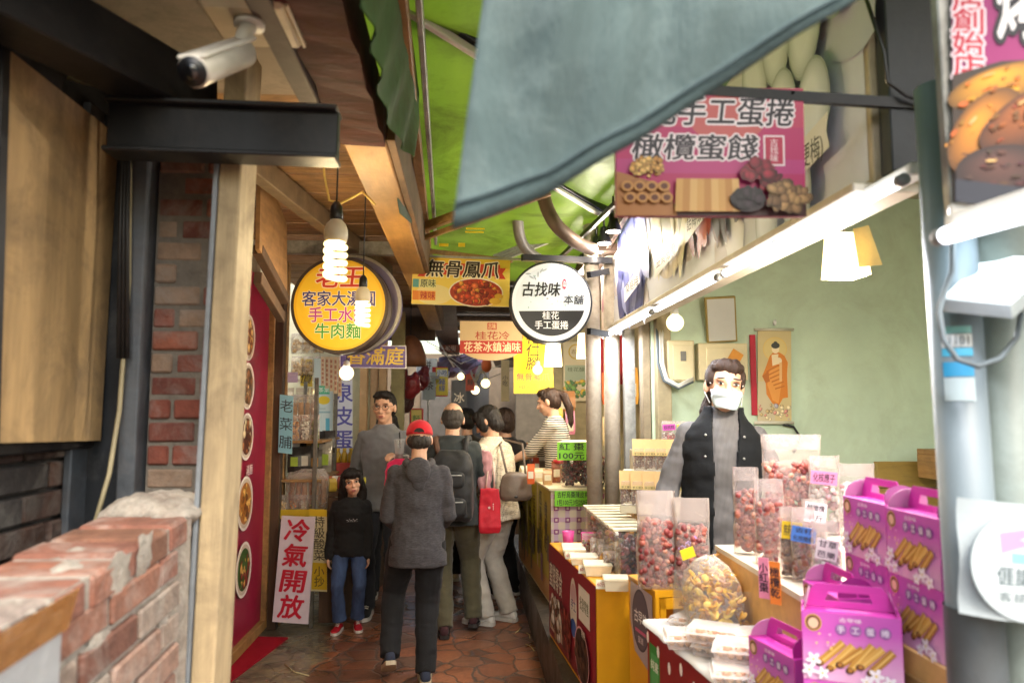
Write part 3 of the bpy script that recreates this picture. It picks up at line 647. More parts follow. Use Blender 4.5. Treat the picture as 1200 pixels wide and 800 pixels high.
# ------------------------------------------------------------ right stall shell
t = thing('right_stall_house', 'pale green walled stall room behind the counters on the right', 'building', (2.2, 4.6, 0))
MB().box((2.35, 4.66, 1.6), (2.35, .1, 3.0)).build('back_wall', green_wall, t, True)
MB().box((3.55, 2.6, 1.6), (.1, 4.0, 3.0)).build('side_wall', green_wall, t, True)
MB().box((2.28, 2.75, 3.07), (2.5, 4.0, .06)).build('ceiling', M('stall ceiling', '#b9b096', .8, var=.1, dirt=.2), t, True)
MB().box((1.24, 4.6, 1.6), (.09, .12, 2.9), bev=.004).build('corner_post', M('beige timber', '#a39676', .7, var=.15, dirt=.4), t, True)
MB().box((1.145, 4.66, 1.6), (.05, .1, 2.9), bev=.004).build('corner_post', M('grey timber', '#8d8068', .7, var=.2, dirt=.4), t, True)
# switch plate and conduit on the green wall
MB().box(P(1101, 457, 4.6), (.10, .02, .065), bev=.004).build('socket', cream_pl, t, True)
MB().tube([P(1084, 315, 4.6), P(1088, 400, 4.6)], .005, 6).build('conduit', green_wall, t, True)
MB().tube([P(918, 497, 4.58), P(930, 500, 4.58), P(938, 512, 4.58), P(930, 530, 4.58)], .008, 8).build('cable', black_pl, t, True)

# poles on the aisle edge
pole_m = M('scuffed concrete pole', '#a79c8c', .75, var=.15, scale=8, bump=.3, bscale=40, dirt=.5, dirtcol=(.16, .13, .1), dscale=7)
tag(MB().tube([(.862, 4.9, .3), (.852, 4.9, 2.3), (.847, 4.9, 2.95)], .052, 18).build('concrete_pole', pole_m), 'bare concrete pole nearest the round white sign, left of a pair', 'pole', 'concrete poles by the snack counter')
tag(MB().tube([(.985, 4.95, .3), (.995, 4.95, 2.95)], .054, 18).build('concrete_pole', pole_m), 'bare concrete pole under the end of the tube light, right of a pair', 'pole', 'concrete poles by the snack counter')
tag(MB().box((1.085, 4.85, 1.6), (.075, .05, 2.7), bev=.004).build('steel_upright', galv), 'slim square galvanised upright right of the concrete poles', 'post')

# ------------------------------------------------------------ far alley: roofs, stalls and end
t = thing('alley_roof', 'dark patched roof over the far part of the alley', 'roof', (0, 9, 3))
mb = MB()
for k in range(12):
    y = 6.6 + k * .4; mb.box((.5, y, 3.05 - .012 * k), (3.0, .36, .02), bev=.002)
mb.build('sheeting', M('dark sheeting', '#3b352f', .7, var=.3, dirt=.4), t, True)
mb = MB()
for k in range(6): mb.beam((-1.0, 6.8 + k * 1.1, 2.9), (1.9, 6.8 + k * 1.1, 2.86), .05, .08, .003)
mb.build('joist', wood_dark, t, True)
mb = MB(); mb.beam((-.25, 6.6, 2.78), (-.25, 12.6, 2.6), .3, .03, .003); mb.build('fascia', wood_dark, t, True)
t = thing('far_house', 'dim shop building closing the far end of the alley', 'building', (0, 14, 0))
MB().box((.3, 14.0, 1.35), (5, .1, 2.7)).build('wall', M('dim far wall', '#6f6150', .8, var=.25, scale=2, dirt=.5), t, True)
MB().box((-.55, 13.9, 1.0), (.55, .06, 2.0), bev=.01).build('doorway', M('grey shutter', '#56524d', .6, var=.2), t, True)
MB().box((.18, 12.2, 1.25), (.42, .08, 2.5), bev=.01).build('grey_screen', M('grey screen', '#4a4c50', .6, var=.1, dirt=.3), t, True)
MB().box((1.55, 13.2, 1.4), (1.3, .1, 2.8)).build('wall', M('dim far wall2', '#6a6152', .8, var=.2), t, True)
MB().box((2.2, 10.2, 1.5), (.1, 6, 3.0)).build('side_wall', M('far beige wall', '#8f8468', .8, var=.15, dirt=.4), t, True)
# second stall room on the right
t = thing('second_stall_room', 'warm lit room behind the striped shirt seller', 'building', (1.6, 7.6, 0))
MB().box((1.55, 7.7, 1.6), (1.3, .06, 2.7)).build('back_wall', M('warm cream wall', '#c2b48c', .7, var=.1, dirt=.3), t, True)
MB().box((1.70, 6.2, 1.6), (.06, 2.9, 2.7)).build('side_wall', M('warm cream wall'), t, True)
MB().box((1.3, 6.2, 2.72), (.9, 2.9, .05)).build('ceiling', wood_dark, t, True)
# ------------------------------------------------------------ lamps
tube_m = glow('tube glow', '#f4f7ff', 2.0); bulb_m = glow('bulb glow', '#ffe49a', 1.5); cool_glow = glow('led glow', '#e6f4fa', 1.1)
def tube_light(name, label, a, b, power, up=V((0, 0, 1)), body_dx=.038, group=None):
    a, b = V(a), V(b); t = thing(name, label, 'tube light', (a + b) / 2, 0, group); d = (b - a).normalized()
    MB().beam(a + V((body_dx, 0, .025)), b + V((body_dx, 0, .025)), .045, .03, .004).build('housing', white_paint, t, True)
    MB().tube([a + d * .02, b - d * .02], .014, 12).build('tube', tube_m, t, True)
    for p, s in ((a, 1), (b, -1)): MB().tube([p, p + d * s * .022], .0145, 12).build('end_cap', M('grey cap', '#77797a', .5), t, True)
    q = (-d).to_track_quat('Y', 'Z').to_matrix() if False else Matrix(((0, 0, 0), (0, 0, 0), (0, 0, 0)))
    L = (b - a).length; rot = Matrix((d, V((0, 0, -1)).cross(d).cross(V((0, 0, 0))) if False else d.cross(V((0, 0, 1))) * -1, V((0, 0, 1)))).transposed()
    x_ = V((d.y, -d.x, 0)).normalized(); rot = Matrix((d, V((0, 0, 1)).cross(d), V((0, 0, 1)))).transposed(); lamp('AREA', a.lerp(b, .42) + V((0, 0, -.022)), power, '#f3f6ff', t, size=L * .7, sy=.02, rot=rot)
    return t
tl = [(1060, 205, 848, 325), (842, 329, 768, 370), (764, 372, 707, 401)]
labs = ['longest white tube light under the fruit sign board, the near one', 'middle tube light under the fruit sign board above the switch boxes', 'far short tube light under the fruit sign board by the concrete poles']
for (x0, y0, x1, y1), l in zip(tl, labs):
    a = PX(x0, y0, .962); b = PX(x1, y1, .962); z = 2.155; a.z = b.z = z; tube_light('tube_light', l, b, a, 4.0 * (a - b).length, group='tube lights under the sign board')
def cfl(name, label, p, s, power, col='#ffe2ae', cord=.35, group='bare spiral bulbs on cords'):
    """p: middle of the glowing spiral"""
    p = V(p); t = thing(name, label, 'light bulb', p, 0, group)
    pts = []; n = 90
    for k in range(n + 1): a = k / n * 2 * math.pi * 4.5; pts.append(p + V((math.cos(a) * .026 * s, math.sin(a) * .026 * s, (-.05 + .1 * k / n) * s)))
    MB().tube(pts, .0085 * s, 8).build('spiral', bulb_m, t, True)
    MB().lathe([(.012, .05), (.03, .055), (.033, .07), (.033, .088), (.027, .106), (.016, .118), (.014, .128)] if s == 1 else [(r_ * s, z * s) for r_, z in [(.012, .05), (.03, .055), (.033, .07), (.033, .088), (.027, .106), (.016, .118), (.014, .128)]], p).build('ballast', M('warm white plastic', '#c9bfa8', .4), t, True)
    MB().lathe([(.017 * s, .118 * s), (.019 * s, .125 * s), (.017 * s, .155 * s), (.008 * s, .17 * s)], p).build('socket', black_pl, t, True)
    MB().tube([p + V((0, 0, .165 * s)), p + V((.004, 0, .165 * s + cord))], .0035, 6).build('cord', black_pl, t, True)
    lamp('POINT', p, power, col, t, size=.04 * s); return t
cfl('spiral_bulb', 'brightest bare spiral bulb, nearest one, in front of the yellow round sign', P(393, 306, 2.7), 1.3, 24)
cfl('spiral_bulb', 'smaller bare spiral bulb overlapping the lower right of the yellow round sign', P(425, 368, 3.7), 1.15, 30, cord=.5)
def globe(label, p, r, power, col='#fff0d8', cord=.3, name='globe_bulb'):
    p = V(p); t = thing(name, label, 'light bulb', p, 0, 'globe bulbs in the stalls')
    MB().ell(p, r, u=18, w=12).build('globe', bulb_m, t, True); MB().lathe([(r * .45, r * .85), (r * .5, r * 1.1), (r * .4, r * 1.6), (r * .1, r * 1.8)], p).build('socket', white_pl, t, True)
    MB().tube([p + V((0, 0, r * 1.7)), p + V((0, 0, r * 1.7 + cord))], .003, 6).build('cord', black_pl, t, True)
    lamp('POINT', p, power, col, t, size=r); return t
globe('round glowing bulb right under the yellow round sign', P(406, 437, 5.2), .05, 150)
globe('round glowing bulb at the back of the goods shop by the blue poster', P(374, 459, 7.6), .055, 110)
globe('round glowing bulb above the switch boxes in the green stall', P(791, 378, 4.2), .05, 32)
globe('far glowing bulb, the left of two under the orange lanterns', P(557, 457, 10.5), .06, 200, cord=.6)
globe('far glowing bulb, the right of two under the orange lanterns', P(569, 449, 10.0), .06, 200, cord=.3)
globe('small glowing bulb in front of the tall yellow banner', P(630, 433, 5.9), .04, 6)
def shade(label, p, w, h, power):
    p = V(p); t = thing('paper_lamp', label, 'hanging lamp', p, 0, 'paper shaded hanging lamps')
    mb = MB(); mb.rings([[p + V((sx * k * w / 2, sy * k * w / 2, z)) for sx, sy in ((-1, -1), (1, -1), (1, 1), (-1, 1))] for k, z in ((1, -h / 2), (.8, h / 2))], cap=False, smooth=False)
    o = mb.build('shade', M('paper shade', '#f6e8cc', .7, var=.03, bump=.1, trans=.6, emit=1.1), t, True); md = o.modifiers.new('thick', 'SOLIDIFY'); md.thickness = .002
    MB().ell(p + V((0, 0, -.01)), .028).build('bulb', bulb_m, t, True); MB().tube([p + V((0, 0, .02)), p + V((0, 0, h / 2 + .3))], .003, 6).build('cord', black_pl, t, True)
    lamp('POINT', p + V((0, 0, -h * .62)), power, '#fff0da', t, size=.05); return t
t = shade('paper shaded lamp glowing in front of the pale green wall', P(990, 300, 2.5), .12, .15, 24)
mb = MB(); a, b, c, d = P(1000, 268, 2.42), P(1018, 264, 2.42), P(1034, 310, 2.42), P(1007, 313, 2.42); mb.add([a, b, c, d] + [v + V((0, .003, 0)) for v in (a, b, c, d)], [(3, 2, 1, 0), (4, 5, 6, 7), (0, 1, 5, 4), (1, 2, 6, 5), (2, 3, 7, 6), (3, 0, 4, 7)], False); mb.build('paper_flap', M('yellowed paper', '#d8cc94', .7, trans=.4), t, True)
shade('paper shaded lamp just below the white round sign', P(648, 416, 5.3), .12, .16, 8)
shade('paper shaded lamp half behind the left concrete pole', P(686, 405, 6.0), .13, .2, 12)
# pendant spot lamps under a dark rail
t = thing('lamp_rail', 'dark steel rail carrying the row of spot lamps', 'rail', (.8, 4.6, 2.9))
MB().beam(P(640, 318, 6.0), P(722, 238, 4.0), .03, .03, .003).build('rail_bar', black_steel, t, True); MB().beam(P(706, 300, 5.0), P(738, 242, 4.0), .03, .05, .003).build('rail_bar', wood_dark, t, True)
sp = [(719, 272, 4.2, 19), (708, 286, 4.5, 18), (699, 296, 4.8, 17), (687, 307, 5.2, 16), (681, 316, 5.6, 14)]
for k, (x, y, Y, w) in enumerate(sp):
    p = P(x, y, Y); r = w / 2 / 866 * Y
    q = thing('spot_lamp', ['nearest black spot lamp of the row left of the hanging pink sign', 'second black spot lamp of the row counted from the hanging pink sign', 'middle black spot lamp of the row above the white round sign', 'fourth black spot lamp of the row counted from the hanging pink sign', 'farthest black spot lamp of the row, touching the white round sign'][k], 'spot lamp', p, 0, 'spot lamps on the dark rail')
    MB().lathe([(r * .9, 0), (r * 1.02, 0), (r, .01), (r * .6, .06), (r * .5, .1), (.008, .11)], p + V((0, 0, .004))).build('hood', black_pl, q, True)
    MB().lathe([(r * .88, 0), (r * .88, .004)], p, cap=True).build('lens', glow('spot glow', '#fff4e4', 6), q, True)
    MB().tube([p + V((0, 0, .1)), p + V((0, 0, .30))], .006, 6).build('stem', black_pl, q, True)
    lamp('POINT', p + V((0, 0, -.04)), 3.5, '#fff0dc', q, size=.03)
# flood lamp and tube at right edge
t = thing('flood_lamp', 'blue white square flood lamp hanging over the grey pipes', 'flood lamp', P(1160, 330, 1.32))
q = [P(1102, 350, 1.30), P(1184, 357, 1.18), P(1250, 302, 1.27), P(1156, 299, 1.42)]
n = (q[1] - q[0]).cross(q[3] - q[0]).normalized()
if n.y > 0: n = -n
mb = MB(); vs = q + [v - n * .025 for v in q]; mb.add(vs, [(0, 1, 2, 3), (7, 6, 5, 4), (0, 4, 5, 1), (1, 5, 6, 2), (2, 6, 7, 3), (3, 7, 4, 0)], False); mb.build('housing', M('pale grey housing', '#9aa3a6', .4), t, True)
c = sum(q, V()) / 4; mb = MB(); mb.add([c + (v - c) * .93 + n * .002 for v in q], [(0, 1, 2, 3)], False); mb.build('lens', cool_glow, t, True)
lamp('POINT', c + n * .09, .5, '#e8f6ff', t, size=.06)
tag(MB().tube([P(1117, 240, 1.3), P(1116, 318, 1.3), P(1108, 340, 1.3), P(1101, 365, 1.29), P(1106, 398, 1.28), P(1122, 421, 1.27), P(1146, 429, 1.26), P(1172, 420, 1.27), P(1192, 395, 1.3), P(1197, 365, 1.32)], .005, 8).build('lamp_cable', M('grey flex', '#5c666b', .5)), 'grey cable looping under the flood lamp on the pipes', 'cable')
a = PX(1098, 279, .80); b = PX(1250, 235, .80); tube_light('tube_light', 'tube light under the roast chicken sign at the right edge', a, b, .5, body_dx=.035)

# ------------------------------------------------------------ round yellow noodle sign
def round_sign(name, label, c, r, thick, rim, group=None, yawd=0):
    c = V(c); t = thing(name, label, 'sign', c, 0, group); Rm = Matrix.Translation(c) @ Matrix.Rotation(R(yawd), 4, 'Z')
    Tm = Rm @ Matrix.Rotation(R(90), 4, 'X')
    prof = [(r * .985, -.004), (r, 0), (r, .012), (r * .985, .016), (r * .985, thick - .01), (r, thick - .006), (r, thick)]
    MB().lathe([(a, -z) for a, z in prof][::-1], M4=Tm, seg=64, smooth=False).build('drum', rim, t, True)
    X = (Rm.to_3x3() @ V((1, 0, 0))); N = (Rm.to_3x3() @ V((0, -1, 0))); pr = Print(c + N * .0045 - X * r + V((0, 0, r)), X * 2 * r, V((0, 0, -2 * r)), 100, 100)
    return t, pr
t, pr = round_sign('round_noodle_sign', 'round yellow noodle shop sign with dark rim behind the bare bulbs', P(398, 357, 4.6), .305, .14, M('sign rim', '#3a2c24', .5, dirt=.3), yawd=-4)
pr.ell(50, 50, 46.5, 46.5, '#ecb824', 64); pr.ell(50, 50, 44, 44, '#f2c532', 64)
pr.text('老王', 50, 22, 21, '#c8321e', .03, w=48, outline=('#f3dcb8', .03), slant=.1)
pr.text('客家大湯圓', 49, 44, 14.5, '#3c3c86', .03, w=74, outline=('#f6ead0', .02)); pr.text('手工水餃', 49, 60.5, 14.5, '#b03a9a', .03, w=60, outline=('#f6ead0', .02)); pr.text('牛肉麵', 49, 77, 14.5, '#3f9a3a', .03, w=46, outline=('#f6ead0', .02))
pr.build('face_print', t)
# a second drum behind it
c2 = P(411, 356, 4.95); t, pr = round_sign('round_white_drum', 'white and purple rimmed round sign box behind the yellow round sign', c2, .335, .10, M('white drum', '#c9c3b4', .5, dirt=.3))
MB().lathe([(.3365, -.05), (.338, -.06), (.338, -.08), (.3365, -.09)], M4=Matrix.Translation(c2) @ Matrix.Rotation(R(90), 4, 'X'), seg=64, cap=False).build('purple_band', M('purple band', '#5a4a8a', .5), t, True)
pr.ell(50, 50, 47, 47, '#8a7f94', 48); pr.build('face_print', t)
MB().tube([c2 + V((.02, .05, .33)), c2 + V((.02, .05, .42))], .008, 6).build('hanger', black_steel, t, True)
# purple sign
def flat(name, label, px, Y, w, h, edge, thick=.02, Y2=None, group=None):
    """px: the four corners TL, TR, BL of the sign in the photograph"""
    TL, TR, BL = P(*px[0], Y), P(*px[1], Y2 or Y), P(*px[2], Y); t = board(name, label, 'sign', TL, TR - TL, BL - TL, thick, edge, group)
    return t, Print(TL, TR - TL, BL - TL, w, h)
metal_edge = M('sign edge', '#b9b6b0', .4, .3, dirt=.3)
t, pr = flat('purple_sign', 'purple sign with yellow characters and white border beside the yellow round sign', ((398, 404), (476, 405), (398, 431)), 5.6, 78, 27, metal_edge)
pr.rect(0, 0, 78, 27, '#d9d4d6'); pr.rect(1, 1, 77, 26, '#6a5a94'); pr.rect(1, 14, 77, 26, '#5a4a88'); pr.text('香滿庭', 42, 13, 19, '#d9b93a', .03, w=66, slant=.1); pr.build('face_print', t)
# chicken feet sign
t, pr = flat('chicken_feet_sign', 'yellow hanging sign with a red ribbon and a plate of chicken feet', ((484, 299), (598, 303), (482, 356)), 5.0, 116, 58, metal_edge)
pr.rect(0, 0, 116, 58, '#eed25e'); pr.ell(60, 12, 55, 12, '#efc53a', 30); pr.ell(26, 46, 22, 12, '#ecdc9a', 24); pr.rect(70, 0, 116, 12, '#e6c93a')
pr.poly([(6, 12), (20, 12), (20, 25), (6, 25), (10, 18.5)], '#c8371f'); pr.poly([(98, 12), (111, 12), (107, 18.5), (111, 25), (98, 25)], '#c8371f'); pr.rect(14, 8, 104, 22, '#d9442a')
pr.text('無骨鳳爪', 60, 15, 19, '#2b1a14', .035, w=86, outline=('#f6ecd0', .035), slant=.12)
pr.rect(1, 28, 8, 38, '#5aa3a3'); pr.rect(8, 28, 28, 38, '#d8d79a'); pr.text('原味', 19, 33, 9, '#3a4a34', .02, w=18); pr.rect(1, 42, 8, 53, '#e6862a'); pr.rect(8, 42, 28, 53, '#eb9a3a'); pr.text('辣味', 19, 47.5, 9, '#b8321e', .02, w=18)
pr.ell(76, 42, 32.5, 17.5, '#f3ead8', 32); pr.ell(76, 42, 31, 16, '#b3391c', 32); pr.scatter(('e', 46, 27, 106, 57), 90, ['#c9411f', '#d8562c', '#a62f18', '#e0713c', '#8a2412', '#d99a3a'], (1.6, 4.2), 4); pr.ell(99, 52, 7, 4, '#e3b93a', 14); pr.ell(103, 46, 5, 3, '#dcae34', 14)
pr.build('face_print', t)
MB().beam(P(466, 299, 4.99), P(615, 304, 4.99), .014, .014).build('hanger_rail', galv, t, True)
# tan osmanthus tea sign, round bottomed
t = thing('osmanthus_tea_sign', 'tan hanging sign with rounded bottom and a red lettered band', 'sign', P(572, 395, 6.2))
a, b = P(539, 376, 6.2), P(612, 374, 6.2); w = (b - a).length
pts = [(0, 0), (73, 0), (73, 29)] + [(36.5 + 36.5 * math.cos(R(k)), 29 + 17 * math.sin(R(k))) for k in range(10, 171, 10)] + [(0, 29)]
k = w / 73; MB().prism([(x * k, -y * k) for x, y in pts][::-1], a, (1, 0, 0), (0, 0, 1), .025).build('board', M('tan board', '#b99a6a', .6, dirt=.3), t, True)
pr = Print(a, (w, 0, 0), (0, 0, -w), 73, 73); pr.poly(pts, '#cdb183'); pr.rect(32, 2, 43, 10, '#b5442c'); pr.text('古味', 37.5, 6, 6.5, '#d9bd8a', .03, w=9)
pr.text('桂花冷', 38, 17, 9, '#a83a26', .02, w=40); pr.rect(0, 23, 73, 38, '#b82f22'); pr.text('花茶冰鎮滷味', 38, 30.5, 11, '#eed9ae', .025, w=66); pr.build('face_print', t)
# white round light box
t, pr = round_sign('white_round_sign', 'round white lightbox sign with black lower half circle over the alley', P(646, 354, 4.6), .262, .12, M('dark rim', '#2a2e36', .4))
lm = M('lightbox ink', attr=True, rough=.3, var=.03, bump=0, coat=.2, emit=.04)
pr.ell(50, 50, 47.5, 47.5, '#eef2f8', 64); pr.ell(50, 50, 43.5, 43.5, '#dfe8f0', 64)
pr.poly([(50 + 41 * math.cos(R(a)), 50 + 41 * math.sin(R(a))) for a in range(14, 167, 6)], '#26262a')
rr = random.Random(2)
for k in range(26): pr.blob(rr.uniform(20, 84), rr.uniform(14, 58), rr.uniform(.5, 1.6), rr.uniform(.4, 1), rr.choice(['#9fc7c0', '#b8cdd6', '#8fb8b0', '#c9d6dc', '#a8b0b8']), rr, rr.uniform(0, 180), 7)
for k in range(6): pr.ell(22 + k * 4, 16 + 5 * math.sin(k), 3.5, 1.0, '#a9b4bc', 10, rot=k * 31)
pr.text('古找味', 38, 35, 16, '#16161a', .035, w=46, slant=.15); pr.ell(66, 28, 2.6, 6.5, '#d43a5a', 16); pr.text('古味', 66, 28, 3.6, '#ffffff', .01, vert=True)
pr.text('本舖', 77, 47, 11, '#2b3038', .02, w=24, slant=.1); pr.text('桂花', 49, 66.5, 9, '#f2f4f6', .025, w=20); pr.text('手工蛋捲', 50, 78, 9.5, '#f2f4f6', .03, w=40)
pr.build('face_print', t, lm); MB().beam(P(690, 322, 4.68), P(712, 318, 4.85), .03, .04).build('bracket', black_steel, t, True); MB().beam(P(690, 388, 4.68), P(712, 392, 4.85), .03, .04).build('bracket', black_steel, t, True)
MB().beam(P(612, 302, 4.7), P(716, 306, 4.85), .05, .04).build('bracket', black_steel, t, True)
# tall yellow banner
t, pr = flat('yellow_banner', 'tall bright yellow banner below the white round sign', ((602, 385), (648, 385), (602, 461)), 6.4, 43, 76, metal_edge, thick=.008)
pr.rect(0, 0, 43, 76, '#f0cf12'); pr.ell(7, 10, 3.2, 4.2, '#c93a1e', 14); pr.text('花仁腳', 21, 26, 14, '#3a2c12', .01, vert=True, slant=.1); pr.text('無骨鳳爪', 21, 57, 9, '#d8503a', .02, w=36); pr.rect(2, 65, 41, 73, '#e6c410'); pr.text('現吃外帶', 22, 69, 6, '#6a5a1a', .0, w=34); pr.build('face_print', t)
# hanging pink egg roll sign
t, pr = flat('pink_egg_roll_sign', 'pink hanging sign with egg rolls and plums on a black bar', ((722, 101), (941, 104), (722, 253)), 1.66, 221, 160, M('pink edge', '#8a2a50', .5))
pr.rect(0, 0, 221, 160, '#b32a62'); pr.rect(0, 0, 221, 50, '#bb3a5c'); pr.ell(130, 40, 45, 30, '#c05a58', 24); pr.rect(0, 90, 221, 108, '#b43a78')
pr.text('桂花手工蛋捲', 106, 31, 34, '#1d1420', .03, w=206, outline=('#efe0e4', .045), slant=.12); pr.text('橄欖蜜餞', 92, 76, 30, '#1d1420', .03, w=146, outline=('#efe0e4', .045), slant=.12)
pr.rect(172, 60, 197, 98, '#efe0e4'); pr.rect(174, 62, 195, 96, '#b32a4a'); pr.text('古找味', 184.5, 79, 9, '#efd9dc', .01, vert=True)
pr.rect(0, 146, 221, 160, '#4a2a2c'); pr.poly([(0, 106), (60, 124), (70, 160), (0, 160)], '#a8703c')
pr.scatter(('e', 16, 88, 56, 114), 60, ['#c9964a', '#b07a34', '#d9ae62'], (2, 4.5), 2)
for r_, y in ((0, 125), (1, 139)):
    for k in range(4): x = 12 + k * 14 + r_ * 3; pr.ell(x, y, 7, 6.4, '#c08a4a', 16); pr.ell(x, y, 4.2, 3.8, '#5d2e18', 14)
for k in range(9): pr.poly([(68 + k * 8, 116), (76 + k * 8, 116), (75 + k * 8.4, 156), (66 + k * 8.4, 156)], ['#c99a56', '#b98442', '#d3a968'][k % 3])
pr.scatter(('e', 144, 92, 190, 130), 26, ['#7a1a2c', '#8f2436', '#5d1220'], (5, 9), 5); pr.ell(150, 142, 21, 15, '#3a3034', 22); pr.scatter(('e', 132, 128, 168, 152), 40, ['#241c22', '#332630', '#1a1418'], (4, 6), 6)
pr.scatter(('e', 170, 122, 222, 158), 40, ['#8a6a48', '#a07e54', '#6d5238'], (5, 8), 7); pr.build('face_print', t)
MB().beam(P(700, 99, 1.665), P(1092, 124, 1.665), .016, .025).build('hanger_bar', black_steel, t, True)
for x in (735, 930): MB().tube([P(x, 108, 1.652), P(x, 108, 1.66)], .004, 8).build('rivet', black_steel, t, True)

# ------------------------------------------------------------ fruit sign board over the counters
t = thing('fruit_sign_board', 'long white sign board with pictures of preserved fruit over the counters', 'sign', (1.0, 3.5, 2.2))
MB().box((1.035, 3.56, 2.605), (.06, 3.68, .79), bev=.003).build('board', M('board side', '#b9a98e', .6, dirt=.3), t, True)
MB().box((1.035, 3.56, 2.196), (.17, 3.68, .024), bev=.003).build('soffit', beige, t, True)
pr = Print((1.004, 5.38, 2.985), (0, -3.64, 0), (0, 0, -.765), 364, 77)
pr.rect(0, 0, 364, 77, '#d8dcec')
rr = random.Random(9)
pr.poly([(0, 0), (60, 0), (30, 77), (0, 77)], '#c9b8b0')
for k in range(40): pr.blob(rr.uniform(0, 364), rr.uniform(0, 77), rr.uniform(8, 26), rr.uniform(5, 14), rr.choice(['#c4c8dc', '#dadce6', '#b6bad2', '#e4e4ea', '#ccc6cc']), rr, rr.uniform(-30, 30), 14)
def bunch(x0, y0, x1, y1, n, cols, sz, seed, asp=(.3, .5), tilt=(60, 110)):
    q = random.Random(seed)
    for k in range(n): a = q.uniform(*sz); pr.blob(q.uniform(x0, x1), q.uniform(y0, y1), a, a * q.uniform(*asp), q.choice(cols), q, q.uniform(*tilt), 12)
bunch(8, 20, 26, 62, 16, ['#a85a78', '#9a4a68', '#c08aa0'], (5, 10), 1)      # pink thing at far end
pr.ell(104, 40, 46, 33, '#c3c6dc', 30); bunch(72, 14, 138, 66, 46, ['#5c6398', '#7077ac', '#4a4f86', '#8b91be', '#3f4478'], (14, 24), 2, (.3, .5), (40, 130))
pr.ell(188, 38, 34, 32, '#d6cfbc', 30); bunch(164, 12, 214, 60, 34, ['#d8cfae', '#b9b084', '#e6dfc6', '#8f8a5c'], (10, 17), 3)
bunch(224, 12, 252, 62, 22, ['#a8453c', '#8f332e', '#c06a58'], (9, 15), 4); bunch(256, 30, 288, 66, 30, ['#4a3a3c', '#6d5450', '#332a2c'], (5, 9), 5)
for (x, y, rx, ry, rot) in ((300, 22, 15, 10, 70), (318, 16, 16, 10.5, 84), (338, 22, 16, 10.5, 100), (356, 16, 14, 9.5, 84), (304, 50, 15, 10, 80), (322, 44, 16, 11, 88), (342, 50, 15.5, 10.5, 96), (330, 69, 14, 10, 84), (309, 71, 13, 9, 100)):
    [pr.ell(x - .12 * q, y - .10 * q, rx * (1 - .055 * q), ry * (1 - .075 * q), tuple(u_ + (v_ - u_) * min(1, q / 7) ** .6 for u_, v_ in zip(lin('#a2acb4'), lin('#eaf0ff'))), 26, rot) for q in range(11)]
def tagtext(x, y, w, h, s):
    pr.poly([(x, y + 2), (x + w, y - 4), (x + w - 1.5, y + h / 2 - 4), (x + w, y + h - 4), (x, y + h + 2)], '#eceaea'); pr.text(s, x + w / 2, y + h / 2 - 1.2, h * .68, '#3a3a44', .01, w=w * .82)
tagtext(96, 58, 40, 9, '桑椹梅'); tagtext(168, 56, 42, 9, '金棗橄欖'); tagtext(222, 50, 32, 9, '話梅橄欖'); tagtext(256, 30, 26, 9, '紫蘇梅'); tagtext(312, 58, 40, 10, '梅果(便便梅)')
pr.build('face_print', t)
tag(MB().box((1.10, 1.69, 2.8), (.16, .05, 1.16), bev=.003).build('dark_post_panel', M('dark slate panel', '#2b2e33', .55, var=.25, bump=.15, dirt=.5, dirtcol=(.08, .08, .08))), 'dark slate coloured post panel at the near end of the fruit sign board', 'panel')
tag(MB().tube([P(1012, -10, 1.68), P(1022, 20, 1.66), P(1036, 62, 1.65), P(1040, 96, 1.655), P(1062, 112, 1.64), P(1092, 122, 1.64)], .005, 7).build('sign_cable', black_pl), 'tangled black cable hanging over the white fruits on the sign board', 'cable')

# ------------------------------------------------------------ roast chicken sign at the right edge
TL, TR, BL = P(1115, -60, 1.25), P(1330, -60, 1.12), P(1117, 243, 1.25); 
t = board('roast_chicken_sign', 'magenta roast chicken sign in a grey metal frame at the right edge', 'sign', TL, TR - TL, BL - TL, .05, galv)
pr = Print(TL, TR - TL, BL - TL, 215, 303)
pr.rect(0, 0, 215, 303, '#9d1f6e'); pr.text('老店創始店', 20, 88, 29, '#c2243c', .03, vert=True, outline=('#ecd9e2', .06), gap=.92, w=38); pr.text('烤雞', 112, 66, 78, '#f2eef0', .05, w=110, outline=('#1a141c', .06))
pr.poly([(0, 152), (60, 132), (215, 116), (215, 303), (0, 303)], '#3a2a1c')
rr = random.Random(5)
for (x, y, rx, ry, rot, c) in ((60, 160, 70, 22, -20, '#c98a1e'), (40, 215, 62, 34, -50, '#b8741a'), (100, 190, 80, 26, -32, '#8a4a16'), (150, 170, 70, 26, -24, '#a8641c'), (150, 230, 70, 40, -30, '#6a3a24'), (60, 262, 60, 30, -10, '#4a2c24'), (180, 280, 60, 24, 0, '#2f2430')):
    L0 = lin(c)
    for q in range(14): f_ = 1 - q * .065; pr.ell(x - q * .8, y - q * .75, rx * f_, ry * f_, tuple(min(1, v * (.30 + q * .10)) for v in L0), 30, rot)
    for q in range(26):
        u, v = rr.uniform(-.8, .8), rr.uniform(-.8, .8); ca, sa = math.cos(R(rot)), math.sin(R(rot)); pr.blob(x + u * rx * ca - v * ry * sa, y + u * rx * sa + v * ry * ca, rr.uniform(2, 7), rr.uniform(1, 3), tuple(min(1, k_ * rr.uniform(.5, 1.5)) for k_ in L0), rr, rot)
    pr.blob(x - 16, y - 10, rx * .12, ry * .05, '#d9b070', rr, rot, 14)
pr.rect(0, 278, 215, 303, '#2a2c38')
# keep ink inside the board
pr.build('face_print', t)
MB().beam(P(1100, -60, 1.27), P(1122, 262, 1.27), .022, .035, .003).build('frame_rail', galv, t, True); MB().beam(P(1112, 252, 1.25), P(1330, 222, 1.12), .05, .03, .003).build('frame_rail', white_paint, t, True)
